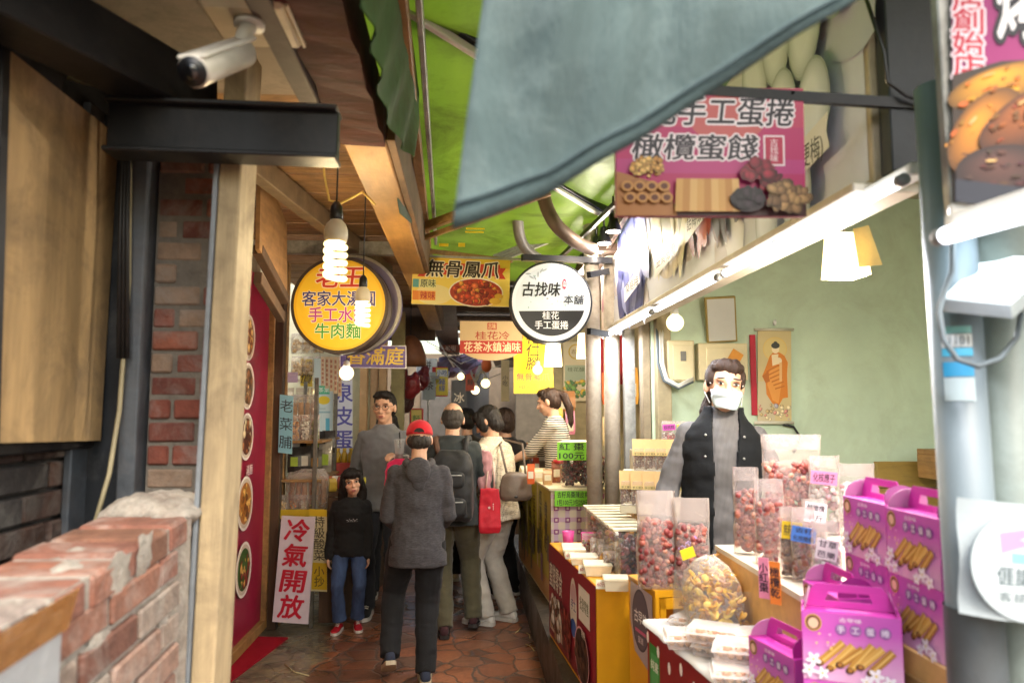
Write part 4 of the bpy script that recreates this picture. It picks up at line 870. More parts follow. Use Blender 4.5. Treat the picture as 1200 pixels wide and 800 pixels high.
# ------------------------------------------------------------ right stalls: counters
red_pr = '#8f1a2c'; yellow_p = M('glossy yellow paint', '#e0a01c', .35, var=.05, bump=.03, dirt=.15, dirtcol=lin('#a87a20'), coat=.2)
def quadbox(name, label, cat, A, B, depth, z0, z1, m, group=None, part='carcass', top=None):
    """a box on the plinth: A -> B is its front edge seen from above, DEPTH goes to the right of it"""
    A, B = V((*A, 0)), V((*B, 0)); d = (B - A).normalized(); n = V((-d.y, d.x, 0))
    if n.x < 0: n = -n
    t = thing(name, label, cat, (A + B) / 2 + n * depth / 2 + V((0, 0, z0)), 0, group); c = (A + B) / 2 + n * depth / 2
    T = Matrix.Translation(V((c.x, c.y, (z0 + z1) / 2))) @ Matrix((d, n, V((0, 0, 1)))).transposed().to_4x4()
    MB().box(None, ((B - A).length, depth, z1 - z0), bev=.004, M4=T).build(part, m, t, True); return t, d, n
# far yellow poster counter
A, B = (.50, 6.9), (.60, 5.2); t, d, n = quadbox('poster_counter', 'far counter covered with yellow posters and a purple checked cloth end', 'counter', A, B, .62, .302, 1.09, M('counter board', '#c9b48a', .6, dirt=.3))
pr = Print(V((*A, 1.085)), V((*B, 0)) - V((*A, 0)), (0, 0, -.76), 170, 76, lift=.003)
pr.rect(0, 0, 170, 76, '#a89a24'); pr.rect(0, 0, 54, 76, '#8d8a2c'); pr.rect(54, 0, 58, 76, '#c9b8a0'); pr.rect(110, 0, 114, 76, '#b9a890'); pr.rect(0, 62, 170, 76, '#b98a4a')
rr = random.Random(8)
for s_, x in (('手工蛋捲', 14), ('冬瓜糖', 34), ('古早味蜜餞', 74), ('桂花釀', 96), ('紅棗烏梅', 128), ('橄欖乾', 152)): pr.text(s_, x, 27, 11, '#4a3a24', .02, vert=True, w=12)
for k in range(16): x = rr.uniform(4, 160); y = rr.uniform(30, 52); pr.rect(x, y, x + rr.uniform(4, 9), y + rr.uniform(14, 24), rr.choice(['#6d6252', '#7c7468', '#8a6a7c', '#5d5648']))
pr.build('poster_print', t)
c0 = V((*B, 0)); e = V((n.x, n.y, 0)); pr = Print(V((.60, 5.2, 1.085)), e * .62, (0, 0, -.76), 62, 76, lift=.004); pr.rect(0, 0, 62, 76, '#d9c9b0')
for k in range(8):
    pr.rect(k * 8 + 2, 0, k * 8 + 5, 76, '#cbaebb'); 
for k in range(10): pr.rect(0, k * 8 + 2, 62, k * 8 + 5, '#cba9b6')
for i in range(8):
    for k in range(10): pr.rect(i * 8 + 2, k * 8 + 2, i * 8 + 5.4, k * 8 + 5.4, '#8f4a78'); pr.rect(i * 8 + 2.9, k * 8 + 2.9, i * 8 + 4.5, k * 8 + 4.5, '#dcc9bc')
pr.build('checked_cloth', t)
MB().prism([(.47, 6.92), (.585, 5.17), (1.24, 5.21), (1.12, 6.94)][::-1], (0, 0, 1.105), (1, 0, 0), (0, 1, 0), .014).build('countertop', M('pale counter top', '#d6c9a4', .5, dirt=.2), t, True)
# red cabinet
A, B = (.515, 4.55), (.602, 3.43); t, d, n = quadbox('red_banner_counter', 'yellow counter with a dark red snack banner along its front', 'counter', A, B, .66, .304, .85, yellow_p)
pr = Print(V((*A, .846)), V((*B, 0)) - V((*A, 0)), (0, 0, -.52), 112, 52, lift=.003)
pr.rect(0, 0, 112, 52, red_pr); pr.poly([(0, 36), (112, 44), (112, 52), (0, 52)], '#7a1426')
pr.text('蜜餞零食', 20, 17, 13, '#e6dcd0', .03, w=36, outline=('#3a2a3a', .035), slant=.1); pr.ell(66, 21, 8, 15, '#d8d3cc', 26); pr.ell(66, 14, 6, 5, '#c9a8b0', 18); pr.text('手工', 66, 20, 5, '#3a5a9a', .02); pr.ell(66, 31, 6.5, 4.5, '#3f62b0', 18); pr.rect(78, 6, 101, 23, '#dedad2'); pr.rect(79, 7, 100, 22, '#e9e6df'); pr.text('批發零售', 89.5, 14.5, 6, '#5a6a4a', .02, w=18)
pr.poly([(6, 30), (30, 26), (40, 48), (4, 48)], '#c9b0a0'); pr.scatter(('r', 6, 28, 38, 48), 46, ['#d8cfc8', '#8a6a4a', '#b08a3a', '#e3ded8', '#6a3a2a'], (1.5, 4), 3); pr.scatter(('r', 42, 26, 62, 48), 36, ['#7a2a24', '#9a3a30', '#5a1a1a'], (2, 4), 6)
pr.ell(88, 38, 15, 13, '#d8a0a8', 26, 20); pr.ell(88, 38, 14, 12, '#3a241c', 26, 20); pr.scatter(('e', 76, 27, 100, 49), 44, ['#2a1a16', '#4a3026', '#5d3a2a'], (1.6, 3.4), 12); pr.text('無籽', 94, 26.5, 3.5, '#e6dcd0', .01)
pr.build('banner_print', t)
# white table with red banner
A, B = (.665, 2.72), (.80, 1.35); t, d, n = quadbox('white_topped_table', 'near table with white plastic cover and a red fried snack banner', 'table', A, B, .62, .304, .888, M('table side', '#8a5a2a', .6, dirt=.3))
pr = Print(V((*A, .884)), V((*B, 0)) - V((*A, 0)), (0, 0, -.57), 137, 57, lift=.003)
pr.rect(0, 0, 137, 57, '#8c1c22'); pr.rect(2, 6, 12, 37, '#2f8a3c'); pr.rect(3.5, 9, 10.5, 20, '#4da05a'); pr.text('純素', 7, 13, 3.4, '#f0f0e4', .02); pr.rect(4, 23, 10, 34, '#7a4a2a')
pr.ell(25, 36, 17, 19, '#5a2a1c', 30); pr.scatter(('e', 8, 18, 42, 56), 120, ['#c98a2e', '#dba648', '#a86a1e', '#8a4a16', '#e3b85c'], (1.3, 3.6), 21); pr.rect(46, 22, 62, 40, '#e6e2da'); pr.text('古早味', 54, 31, 7, '#3a2a24', .02, vert=True); pr.text('蛋捲', 33, 50, 7, '#e9e0d8', .03)
pr.scatter(('r', 70, 12, 134, 54), 90, ['#c98a2e', '#a86a1e', '#dba648', '#7a3a16'], (2, 4), 22)
for k in range(13): pr.ell(8 + k * 10, 2.5 + (k * 7 % 5), 1.2, 2.0, '#f0ece6', 10)
pr.build('banner_print', t)
mb = MB(); rr = random.Random(12); nx, ny = 14, 26; vs = []; fs = []
for j in range(ny + 1):
    f = j / ny; base = V((*A, 0)).lerp(V((*B, 0)), f)
    for i in range(nx + 1):
        g = max(0, i - 1) / (nx - 1); p = base + n * (-.012 + .64 * g) - d * .012 * (1 - 2 * f); z = .893 + .0025 * noise.noise(V((i * .8, j * .8, 1)))
        if i == 0: z -= .014 + .010 * noise.noise(V((j * .9, 0, 3))); p -= n * .006
        vs.append(V((p.x, p.y, z)))
for j in range(ny):
    for i in range(nx): a = j * (nx + 1) + i; fs.append((a, a + 1, a + nx + 2, a + nx + 1))
mb.add(vs, fs, True); mb.build('plastic_cover', M('white plastic cover', '#dad8d2', .25, var=.04, bump=.15, bscale=18), t, True)
# yellow stand
A, B = (.715, 3.27), (.757, 2.97); t, d, n = quadbox('yellow_stand', 'bright yellow open box stand with an oval sticker', 'stand', A, B, .02, .304, .93, yellow_p, part='side_panel')
nn = V((n.x, n.y, 0)); dd = V((d.x, d.y, 0)); a0, b0 = V((*A, 0)), V((*B, 0))
def slab(p, q, h0, h1, th, m, name): MB().prism([(0, h0), ((q - p).length, h0), ((q - p).length, h1), (0, h1)], p, (q - p).normalized(), (0, 0, 1), th).build(name, m, t, True)
L_ = .155
slab(b0 + nn * .021, b0 + nn * .045, .304, .905, .012, yellow_p, 'end_post'); slab(b0 + nn * (L_ - .025), b0 + nn * L_, .304, .905, .012, yellow_p, 'end_post'); slab(b0 + nn * .046, b0 + nn * (L_ - .026), .304, .72, .012, yellow_p, 'end_panel'); slab(b0 + nn * .021, b0 + nn * L_, .862, .905, .014, yellow_p, 'end_rail')
slab(a0 + nn * L_ , b0 + nn * L_, .304, .905, .012, yellow_p, 'side_panel')
MB().prism([(0, 0), (.302, 0), (.302, L_ + .004), (0, L_ + .004)][::-1], a0 + V((0, 0, .934)), dd, nn, .026).build('top', yellow_p, t, True)
pr = Print(a0 + dd * .02 + V((0, 0, .92)), dd * .26, (0, 0, -.33), 26, 33, lift=.004); pr.poly([(2, 0), (26, 1), (26, 33), (6, 28), (1, 16)], '#a89aa0'); pr.ell(13, 14, 9.5, 12.5, '#4a4450', 30); pr.ell(13, 14, 8.6, 11.5, '#5d5562', 30); pr.text('古早味', 13, 13, 5, '#e6dfe0', .02, w=14); pr.rect(7, 18, 19, 19.4, '#c05a80'); pr.text('蜜餞', 13, 22, 2.6, '#d9c9d0', .0); pr.build('oval_sticker', t)
# wooden display shelf
shelf_w = M('pale shelf timber', '#c79a5e', .5, var=.14, scale=3, stretch=(1, 6, 6), bump=.12, dirt=.2)
t = thing('display_shelf', 'pale wooden riser shelf holding the snack pouches', 'shelf', (1.2, 2.3, .9))
MB().beam((.935, 2.72, 1.02), (.915, 1.99, 1.02), .022, .236, .003).build('front_board', shelf_w, t, True)
MB().prism([(.922, 2.73), (.90, 1.985), (1.62, 1.985), (1.62, 2.73)], (0, 0, 1.155), (1, 0, 0), (0, 1, 0), .017).build('shelf_top', M('white shelf edge', '#ddd2be', .45, var=.05, dirt=.15), t, True)
MB().prism([(1.06, 2.725), (1.05, 2.2), (1.61, 2.2), (1.61, 2.725)], (0, 0, 1.225), (1, 0, 0), (0, 1, 0), .068).build('riser', M('white shelf edge'), t, True)
for (x, y) in ((1.58, 2.68), (1.58, 2.02)): MB().box((x, y, .722), (.04, .04, .84), bev=.003).build('leg', shelf_w, t, True)

# ------------------------------------------------------------ contents helpers
clear = film('clear pouch film', '#e8dcd6', .17, .14, 1.0, 30); milky = film('milky pouch film', '#d6c6be', .36, .25, .5, 20); acryl = film('clear acrylic', '#eef0f0', .03, .05, .02, edge=.18)
def snack(kind):
    return {'jujube': M('red jujube', attr=True, rough=.45, var=.35, scale=60, bump=.8, bscale=110), 'nut': M('dried plum', attr=True, rough=.6, var=.35, scale=60, bump=.8, bscale=120),
            'chip': M('fried chip', attr=True, rough=.5, var=.2, scale=40, bump=.4)}[kind]
COLS = {'jujube': ['#a85a4c', '#97483f', '#b8705e', '#883c38', '#c08670', '#7a2f30', '#8f3a38'], 'nut': ['#6a5040', '#8a6e58', '#4d382e', '#9a8068', '#7a4a3a'], 'chip': ['#e6b428', '#d89a1a', '#f0cc50', '#e0a838', '#b87818'],
        'dark': ['#3a1418', '#521c20', '#2a1014', '#6a2c2a'], 'white': ['#d6d0ca', '#e4e0da', '#c2b8b0', '#b08a90'], 'mix': ['#6d1f1f', '#c98a2a', '#8a7a3a', '#4a2a1a', '#a8542a']}
def pile(mb, n, cols, size, inside, seed, asp=(.62, .95), u=8, w=6):
    r_ = random.Random(seed)
    for k in range(n):
        p = inside(r_); e_ = Euler((r_.uniform(0, 6.3), r_.uniform(0, 6.3), r_.uniform(0, 6.3))).to_matrix(); a = size * r_.uniform(.8, 1.2)
        mb.ell(p, (a, a * r_.uniform(*asp) * .85, a * .72), e_, u, w, r_.choice(cols))
def pouch(label, c, w, h, d, rz, kind='jujube', cols=None, fill=.7, size=.016, n=90, group=None, name='snack_pouch', lean=0, seed=1, card=None, opaque_top=.16, cat='pouch'):
    t = thing(name, label, cat, c, rz, group)
    def prof(f):    # half width, half depth at height fraction f
        dd_ = d / 2 * (1 if f < .1 else max(.04, min(1, (1.02 - f) / .5))) * (.75 + .25 * math.sin(min(1, f * 3) * 1.57)); return w / 2 * (1 - .03 * math.sin(f * 9 + seed)), dd_
    def ring(f, dz=0, grow=1):
        a, b = prof(f); pts = []
        for k in range(24):
            th = 2 * math.pi * k / 24; cx, sy = math.cos(th), math.sin(th)
            q_ = noise.noise_vector(V((cx * 2.2 + seed, sy * 2.2, f * 4.5))) * .006 * (h / .3); pts.append(V((a * grow * math.copysign(abs(cx) ** .55, cx) + q_.x, b * grow * math.copysign(abs(sy) ** .8, sy) + lean * f * h + q_.y, f * h + (q_.z if f > .9 else 0))))
        return pts
    top = 1 - opaque_top
    mb = MB(); mb.rings([ring(f) for f in (0, .03, .1, .17, .25, .32, .4, .47, .55, .62, .7, top)], cap=False); mb.build('film', clear, t)
    mb = MB(); mb.rings([ring(f) for f in (top, top + (1 - top) * .4, .97)] + [[V((p.x, p.y, h + .004 * noise.noise(V((p.x * 30, seed, 0))))) for p in ring(.99)]], cap=False); mb.build('seal_band', milky, t)
    def ins(r_):
        f = r_.uniform(.02, fill); a, b = prof(f); x = r_.uniform(-1, 1) * max(.002, a - size * .7); y = (r_.choice((-1, -1, -1, 1)) * r_.uniform(.3, 1)) * max(.001, b - size * .55); return V((x, y + lean * f * h, f * h + size * .5))
    mb = MB(); pile(mb, int(n * 1.55), cols or COLS[kind], size * .88, ins, seed); mb.build('contents', snack(kind if kind in ('jujube', 'nut', 'chip') else 'nut'), t)
    if card: add_card(t, card, w, h, d, lean)
    return t
def add_card(t, card, w, h, d, lean):
    col, txt, cx, cy, cw_, ch, rot = card; T = Matrix.Translation(V((cx * w, -d / 2 * .75 - .006 + lean * cy * h, cy * h))) @ Matrix.Rotation(R(rot), 4, 'Y')
    o = T @ V((-cw_ / 2, 0, ch / 2)); U = T.to_3x3() @ V((cw_, 0, 0)); W = T.to_3x3() @ V((0, 0, -ch)); n_ = U.cross(-W).normalized()
    mb = MB(); mb.prism([(-cw_ / 2, -ch / 2), (cw_ / 2, -ch / 2), (cw_ / 2, ch / 2), (-cw_ / 2, ch / 2)], T @ V((0, 0, 0)), U.normalized(), -W.normalized(), .0012); k = mb.build('price_card', M('card ' + col, col, .6, var=.05, bump=.02), t)
    pr = Print(o, U, W, cw_ * 100, ch * 100, lift=.0004); q = len(txt)
    for i, line in enumerate(txt): pr.text(line, cw_ * 50, ch * 100 * (i + .5) / q, ch * 62 / q, '#23202a', .02, w=cw_ * 82)
    pr.mb.build('card_ink', M('printed ink'), k)
rzb = R(-8)
G1 = 'pouches of snacks on the pale wooden shelf'
zs = 1.157
def at(px, X): d_ = ray(px, 480); return X, d_.y / d_.x * X
def pouch_at(label, px, X, z, w, h, d, rz, **k): x, y = at(px, X); return pouch(label, (x, y, z), w, h, d, rz, group=G1, **k)
pouch_at('slim jujube pouch at the left end of the shelf front, beside the vest', 871, .975, zs, .082, .295, .06, R(-20), seed=3, n=110)
pouch_at('slim jujube pouch second from the left of the shelf front, left of the yellow card', 897, .985, zs, .088, .27, .06, R(-20), seed=5, n=110)
pouch_at('biggest tall jujube pouch at the back of the shelf top', 925, 1.17, 1.227, .20, .335, .08, R(-16), seed=8, n=190, size=.02, fill=.66)
pouch_at('brown dried plum pouch with a plain yellow card', 913, .972, zs, .066, .205, .05, R(-22), kind='nut', seed=11, n=90, size=.013, fill=.6, card=('#e8c81c', ('無籽橄欖',), .0, .68, .056, .05, 4)).location.y -= .06
pouch_at('brown dried plum pouch with a blue card', 936, .985, zs, .066, .21, .05, R(-22), kind='nut', seed=12, n=90, size=.013, fill=.58, card=('#3f78c8', ('去籽', '化核橄欖'), .0, .64, .066, .044, 8))
pouch_at('pouch of white powdered plums with a white card by the pink boxes', 962, .985, zs, .075, .19, .05, R(-22), kind='nut', cols=COLS['white'], seed=13, n=70, size=.013, fill=.6, card=('#e8e6e2', ('甘草', '芭樂'), .0, .62, .055, .055, 10))
pouch_at('tall clear pouch with a pink card at the back of the shelf', 963, 1.24, 1.227, .10, .265, .055, R(-18), kind='nut', cols=COLS['white'], seed=14, n=70, size=.014, fill=.7, card=('#e08ab8', ('化核應子',), -.05, .72, .085, .045, 5))
pouch_at('leaning clear pouch with a white card behind the pink boxes', 1000, 1.26, 1.227, .11, .25, .055, R(-10), kind='nut', cols=['#d6c0bc', '#b87878', '#e0d6d0'], seed=15, n=70, size=.014, fill=.7, card=('#e9e7e3', ('紅心', '芭樂乾'), -.12, .62, .07, .07, 12))
pouch_at('short nut pouch with a lilac card and white slip between blue and yellow cards', 950, 1.09, zs, .07, .215, .05, R(-20), kind='nut', seed=16, n=60, size=.013, fill=.5, card=('#ebe9ee', ('鹹橄欖', '半斤'), .0, .82, .062, .06, 8))
# hanging tags under the shelf edge
for px, py, col, lab, s_ in ((893, 652, '#e58fb0', 'pink paper price strip hanging from the shelf edge', '小紅棗'), (906, 657, '#ee8a34', 'orange paper price strip hanging from the shelf edge', '橄欖乾')):
    a = PX(px - 5, py, .872); t = thing('price_strip', lab, 'price tag', a, 0, 'paper price strips under the shelf'); U = V((.022, -.022, 0)); W = V((0, -.002, -.118)); q = [a, a + U, a + U + W, a + W]
    mb = MB(); mb.add(q + [v + V((.0012, 0, 0)) for v in q], [(0, 1, 2, 3)[::-1], (4, 5, 6, 7), (0, 1, 5, 4), (1, 2, 6, 5), (2, 3, 7, 6), (3, 0, 4, 7)], False); mb.build('paper', M('strip ' + col, col, .6, var=.04), t, True)
    pr = Print(a, U, W, 32, 118); pr.text(s_, 16, 58, 26, '#2a2030', .03, vert=True); pr.build('writing', t)
# big jujube pouches on the yellow stand
pouch('big jujube pouch on the yellow stand, the fuller left one', (.778, 3.03, .936), .15, .385, .10, R(-8), seed=21, n=200, size=.021, fill=.66, group='big jujube pouches on the yellow stand', opaque_top=.26)
pouch('big jujube pouch on the yellow stand, the right one with a lilac card', (.915, 2.985, .936), .14, .36, .09, R(-14), seed=22, n=170, size=.02, fill=.66, group='big jujube pouches on the yellow stand', opaque_top=.26, card=('#c9a0dc', ('小紅棗',), -.1, .5, .085, .03, -38))
# chip bin
x0, x1, y0, y1 = .755, .925, 2.36, 2.70; t = thing('chip_bin', 'clear acrylic bin heaped with bagged yellow chips', 'bin', ((x0 + x1) / 2, (y0 + y1) / 2, .9))
mb = MB(); mb.box(((x0 + x1) / 2, (y0 + y1) / 2, .903), (x1 - x0, y1 - y0, .006)); mb.build('base', acryl, t, True)
for (cx, cy, sx, sy) in ((x0, (y0 + y1) / 2, .004, y1 - y0), (x1, (y0 + y1) / 2, .004, y1 - y0), ((x0 + x1) / 2, y0, x1 - x0 - .01, .004), ((x0 + x1) / 2, y1, x1 - x0 - .01, .004)): MB().box((cx, cy, .99), (sx, sy, .165)).build('pane', acryl, t, True)
mb = MB(); r_ = random.Random(4)
for k in range(230):
    x, y = r_.uniform(x0 + .012, x1 - .012), r_.uniform(y0 + .012, y1 - .012); hmax = .11 + .12 * math.exp(-((x - .86) / .07) ** 2 - ((y - 2.56) / .12) ** 2); z = .92 + hmax * r_.uniform(.25, 1)
    mb.ell((x, y, z), (r_.uniform(.012, .024), r_.uniform(.008, .014), .0035), Euler((r_.uniform(-1, 1), r_.uniform(-1, 1), r_.uniform(0, 6))).to_matrix(), 8, 5, r_.choice(COLS['chip']))
mb.build('chips', snack('chip'), t, True)
mb = MB(); rs = []
for f, k in ((0, .88), (.4, .96), (.7, .86), (.9, .55), (1, .15)): rs.append([V(((x0 + x1) / 2 + .082 * k * math.copysign(abs(math.cos(a)) ** .6, math.cos(a)) * (1 + .05 * math.sin(a * 7 + f * 5)), (y0 + y1) / 2 + .165 * k * math.copysign(abs(math.sin(a)) ** .6, math.sin(a)), .93 + .22 * f + .008 * math.sin(a * 5))) for a in [2 * math.pi * q / 28 for q in range(28)]])
mb.rings(rs); mb.build('bag', film('thin clear bag', '#e8e2da', .06, .12, 1.0, 30), t, True)
a = P(806, 648, 2.62); mb = MB(); mb.box(None, (.05, .002, .036), M4=Matrix.Translation(a) @ Matrix.Rotation(R(-18), 4, 'Y')); k = mb.build('price_card', M('card yellow', '#ecd01e', .6), t, True)
# trays
def tray_thing():
    t = thing('snack_tray', 'x', 'tray', (0, 0, 0)); w, d, h = .15, .115, .04
    mb = MB(); mb.rings([[V((sx * w / 2 * k, sy * d / 2 * k, z)) for sx, sy in ((-1, -1), (1, -1), (1, 1), (-1, 1))] for k, z in ((.86, 0), (.9, .004), (.97, h * .6), (1.04, h * .6), (1.04, h * .68))], smooth=False); mb.build('base', clear, t)
    mb = MB(); mb.rings([[V((sx * w / 2 * k, sy * d / 2 * k, z)) for sx, sy in ((-1, -1), (1, -1), (1, 1), (-1, 1))] for k, z in ((1.04, h * .69), (1.0, h * .72), (.93, h * 1.1), (.88, h * 1.12))], smooth=False); mb.build('lid', film('tray lid', '#f2ece6', .2, .15, .6, 30), t)
    mb = MB(); r_ = random.Random(31); pile(mb, 34, ['#d8b08a', '#e0c09c', '#c98a5a', '#e6d2b8', '#d89a6a'], .015, lambda q: V((q.uniform(-.058, .058), q.uniform(-.042, .042), q.uniform(.012, .03))), 31); mb.build('contents', M('pastry bite', attr=True, rough=.6, var=.2, scale=50, bump=.4), t)
    return t
tr0 = tray_thing(); spots = [(857, 716, .955, -4, 'topmost clear snack tray, stacked at the back of the white table'), (815, 730, .90, -14, 'clear snack tray at the far left of the white table, behind the others'), (842, 757, .90, 4, 'clear snack tray in the middle of the white table'), (880, 778, .90, -10, 'clear snack tray nearest the small pink gift box on the white table'),
                             (826, 752, .90, 0, 'x'), (893, 742, .90, 6, 'clear snack tray under the topmost one, beside the shelf board'), (862, 738, .90, 0, 'x')]
i = 0
for px, py, z, a, lab in spots:
    if lab == 'x': continue
    p = PZ(px, py, z + .02); o = tr0 if i == 0 else dup(tr0, (0, 0, 0)); o.location = (p.x, p.y, z); o.rotation_euler.z = R(a - 30); o['label'] = lab; o['group'] = 'clear snack trays on the white table'; i += 1
p = PZ(857, 716, .975); o = dup(tr0, (p.x + .004, p.y + .006, .908), R(-30), 'clear snack tray directly below the topmost one', 'clear snack trays on the white table')

# ------------------------------------------------------------ pink gift boxes
pk = M('magenta carton', '#cc3aa6', .35, var=.06, bump=.03, coat=.15); pk2 = M('dark magenta carton', '#8f2478', .35, var=.06, bump=.03); inner = M('carton inside', '#c08ab0', .6, var=.05)
BW, BD, BH = .205, .10, .15
def gift_box():
    t = thing('gift_box', 'x', 'gift box'); MB().box((0, 0, BH / 2), (BW, BD, BH), bev=.0015).build('carton', pk, t)
    pr = Print((-BW / 2 + .001, -BD / 2, BH - .001), (BW - .002, 0, 0), (0, 0, -BH + .002), 205, 150, lift=.0004); rr = random.Random(6)
    pr.rect(0, 0, 205, 150, '#c254b4')
    for q in range(12): pr.poly([(0, 50 + q * 8), (205, 34 + q * 8.4), (205, 150), (0, 150)], tuple(a_ + (b_ - a_) * q / 11 for a_, b_ in zip(lin('#c45ab6'), lin('#d9a2c8'))))
    pr.ell(24, 24, 18, 19, '#caa04a', 26); pr.ell(24, 24, 15.5, 16.5, '#5d2a24', 26); pr.ell(24, 25, 11, 12, '#e0b49a', 22)   # plain round crest
    pr.text('古早味', 102, 13, 9, '#f0dcec', .015, w=46)
    for k, ch in enumerate('手工蛋捲'): pr.ell(82 + k * 30, 34, 12.5, 12.5, '#8f5a9a', 22); pr.text(ch, 82 + k * 30, 34, 15, '#ddd2e0', .02)
    for k in range(6):
        a, b = V((34 + k * 21, 112 + (k % 2) * 10)), V((86 + k * 20, 62 + (k % 3) * 5)); q = (b - a).normalized().orthogonal() * 8.5
        pr.poly([tuple(a + q), tuple(b + q), tuple(b - q), tuple(a - q)], ['#b98638', '#c9984a', '#a8742e'][k % 3]); pr.poly([tuple(a + q * .3), tuple(b + q * .3), tuple(b - q * .15), tuple(a - q * .15)], '#d9b064'); pr.ell(a.x, a.y, 9, 7, '#4a2410', 14); pr.ell(a.x + 1, a.y - 1, 5, 4, '#a8702e', 12)
    for (x, y, s_) in ((22, 104, 15), (12, 128, 14), (40, 132, 13), (150, 126, 15), (176, 138, 14), (130, 140, 12)):
        for k in range(5): a = R(72 * k + x); pr.ell(x + math.cos(a) * s_ * .6, y + math.sin(a) * s_ * .6, s_ * .55, s_ * .32, '#e6dce6', 12, rot=math.degrees(a))
        pr.ell(x, y, s_ * .2, s_ * .2, '#d9b84a', 8)
    for k in range(8): pr.ell(rr.uniform(20, 70), rr.uniform(44, 84), 3, 2.2, rr.choice(['#e0a8d0', '#e6c070']), 7)
    pr.build('front_print', t, world=False)
    pr = Print((BW / 2, -BD / 2 + .001, BH - .001), (0, BD - .002, 0), (0, 0, -BH + .002), 100, 150, lift=.0004); pr.rect(0, 0, 100, 150, '#a84a9c'); pr.rect(56, 70, 78, 96, '#b06aa8')
    for k in range(6): pr.rect(52, 16 + k * 8, 52 + 30 - (k % 3) * 6, 18.5 + k * 8, '#c08ab8')
    for (x, y, s_) in ((24, 112, 15), (46, 128, 13)):
        for k in range(5): a = R(72 * k + x); pr.ell(x + math.cos(a) * s_ * .6, y + math.sin(a) * s_ * .6, s_ * .55, s_ * .32, '#b8a2b6', 12, rot=math.degrees(a))
    pr.build('end_print', t, world=False)
    # handle: a slotted panel along the middle
    z0 = BH + .0005; hh = .052; mb = MB(); o = V((-BW / 2, -.0012, z0)); a = BW
    for poly in ([(0, 0), (a, 0), (a - .012, .014), (.012, .014)], [(.012, .0141), (.052, .0141), (.060, .034), (.02, .034)], [(a - .052, .0141), (a - .012, .0141), (a - .02, .034), (a - .060, .034)], [(.02, .0341), (a - .02, .0341), (a - .032, hh), (.032, hh)]): mb.prism(poly, o, (1, 0, 0), (0, 0, 1), .0024)
    mb.build('handle', pk, t)
    for sx in (-1, 1):     # curved end flaps leaning on the handle
        mb = MB(); pts = []
        for k in range(13): th = math.pi * k / 12; pts.append((BD / 2 * .96 * math.cos(th), .046 * math.sin(th) ** .8))
        mb.prism(pts, (sx * (BW / 2 - .006), 0, z0), (0, 1, 0), (-sx * .28, 0, .96), .0015 * sx); mb.build('end_flap', inner if sx < 0 else pk2, t)
    return t
bx = gift_box(); G2 = 'pink egg roll gift boxes on the white table'
bl = [((.884, 1.697, 1.045), -25, 'pink gift box right at the front, on top of a stack and facing the camera'), ((.884, 1.697, .895), -25, 'pink gift box under the front one, cut by the lower frame edge'), ((.958, 1.885, 1.045), -92, 'pink gift box just behind the front one, only its left part showing'),
      ((.958, 1.885, .895), -92, 'pink gift box low between the small left one and the front one'), ((.835, 1.925, .895), -80, 'small looking pink gift box alone at the left, beside the snack trays'), ((1.072, 1.868, 1.27), -90, 'upper left pink gift box of the rear pair with raised handles'),
      ((1.052, 1.63, 1.27), -91, 'upper right pink gift box next to the grey pipe'), ((1.072, 1.868, 1.12), -90, 'pink gift box below the upper left one of the rear pair'), ((1.052, 1.63, 1.12), -91, 'pink gift box below the upper right one, standing on the wooden crate')]
for k, (l, a, lab) in enumerate(bl):
    o = bx if k == 0 else dup(bx, l); o.location = l; o.rotation_euler.z = R(a); o['label'] = lab; o['group'] = G2
t = thing('wooden_crate', 'honey coloured wooden crate under the rear pink gift boxes', 'crate', (1.09, 1.76, .9)); MB().box((1.075, 1.76, 1.007), (.16, .5, .226), bev=.004).build('body', shelf_w, t, True)
mb = MB()
for z in (.96, 1.04): mb.box((.992, 1.76, z), (.006, .49, .05), bev=.002)
mb.build('front_slat', wood_warm, t, True)['kind'] = 'stuff'

# ------------------------------------------------------------ things on the red banner counter
tin = M('white card box', '#d9cfb4', .5, var=.06, dirt=.1)
def carton(label, px, py, z, w, d, h, rz, open_=True):
    p = PZ(px, py, z); t = thing('food_carton', label, 'box', (p.x, p.y, z), rz, 'pale food boxes on the red banner counter')
    MB().rings([[V((sx * w / 2 * k, sy * d / 2 * k, q)) for sx, sy in ((-1, -1), (1, -1), (1, 1), (-1, 1))] for k, q in ((.9, 0), (1, h))], smooth=False).build('box', tin, t)
    MB().rings([[V((sx * w / 2 * k, sy * d / 2 * k, q)) for sx, sy in ((-1, -1), (1, -1), (1, 1), (-1, 1))] for k, q in ((1.06, h + .0005), (1.06, h + .008), (1.0, h + .011))], smooth=False).build('lid', film('frosted lid', '#efe6cc', .5, .25, .3, 20), t)
for k, (px, py, w, d, h, rz, l) in enumerate([(672, 648, .12, .2, .03, -5, 'pale flat food box farthest back on the red banner counter, by the pink cups'), (684, 659, .14, .13, .03, -5, 'pale flat food box in the middle of the red banner counter'), (700, 672, .13, .12, .045, -5, 'pale food box third from the back on the red banner counter'),
                                              (722, 690, .11, .09, .045, -6, 'clear lidded food box at the front end of the red banner counter'), (731, 668, .07, .07, .06, -6, 'small square food box by the glass of dark dates')]): carton(l, px, py, .853, w, d, h, R(rz))
for px, py, l in ((666, 640, 'pink plastic cup at the back corner of the red banner counter, left one'), (688, 642, 'pink plastic cup by the display case, right one')):
    p = PZ(px, py, .853); tag(MB().lathe([(.026, 0), (.028, .002), (.036, .088), (.0345, .088), (.027, .006), (0.0005, .006)], (p.x, p.y, .853), 20, cap=False).build('plastic_cup', M('pink cup', '#e0559a', .35, var=.04, bump=0, trans=.2)), l, 'cup', 'pink cups on the red banner counter')
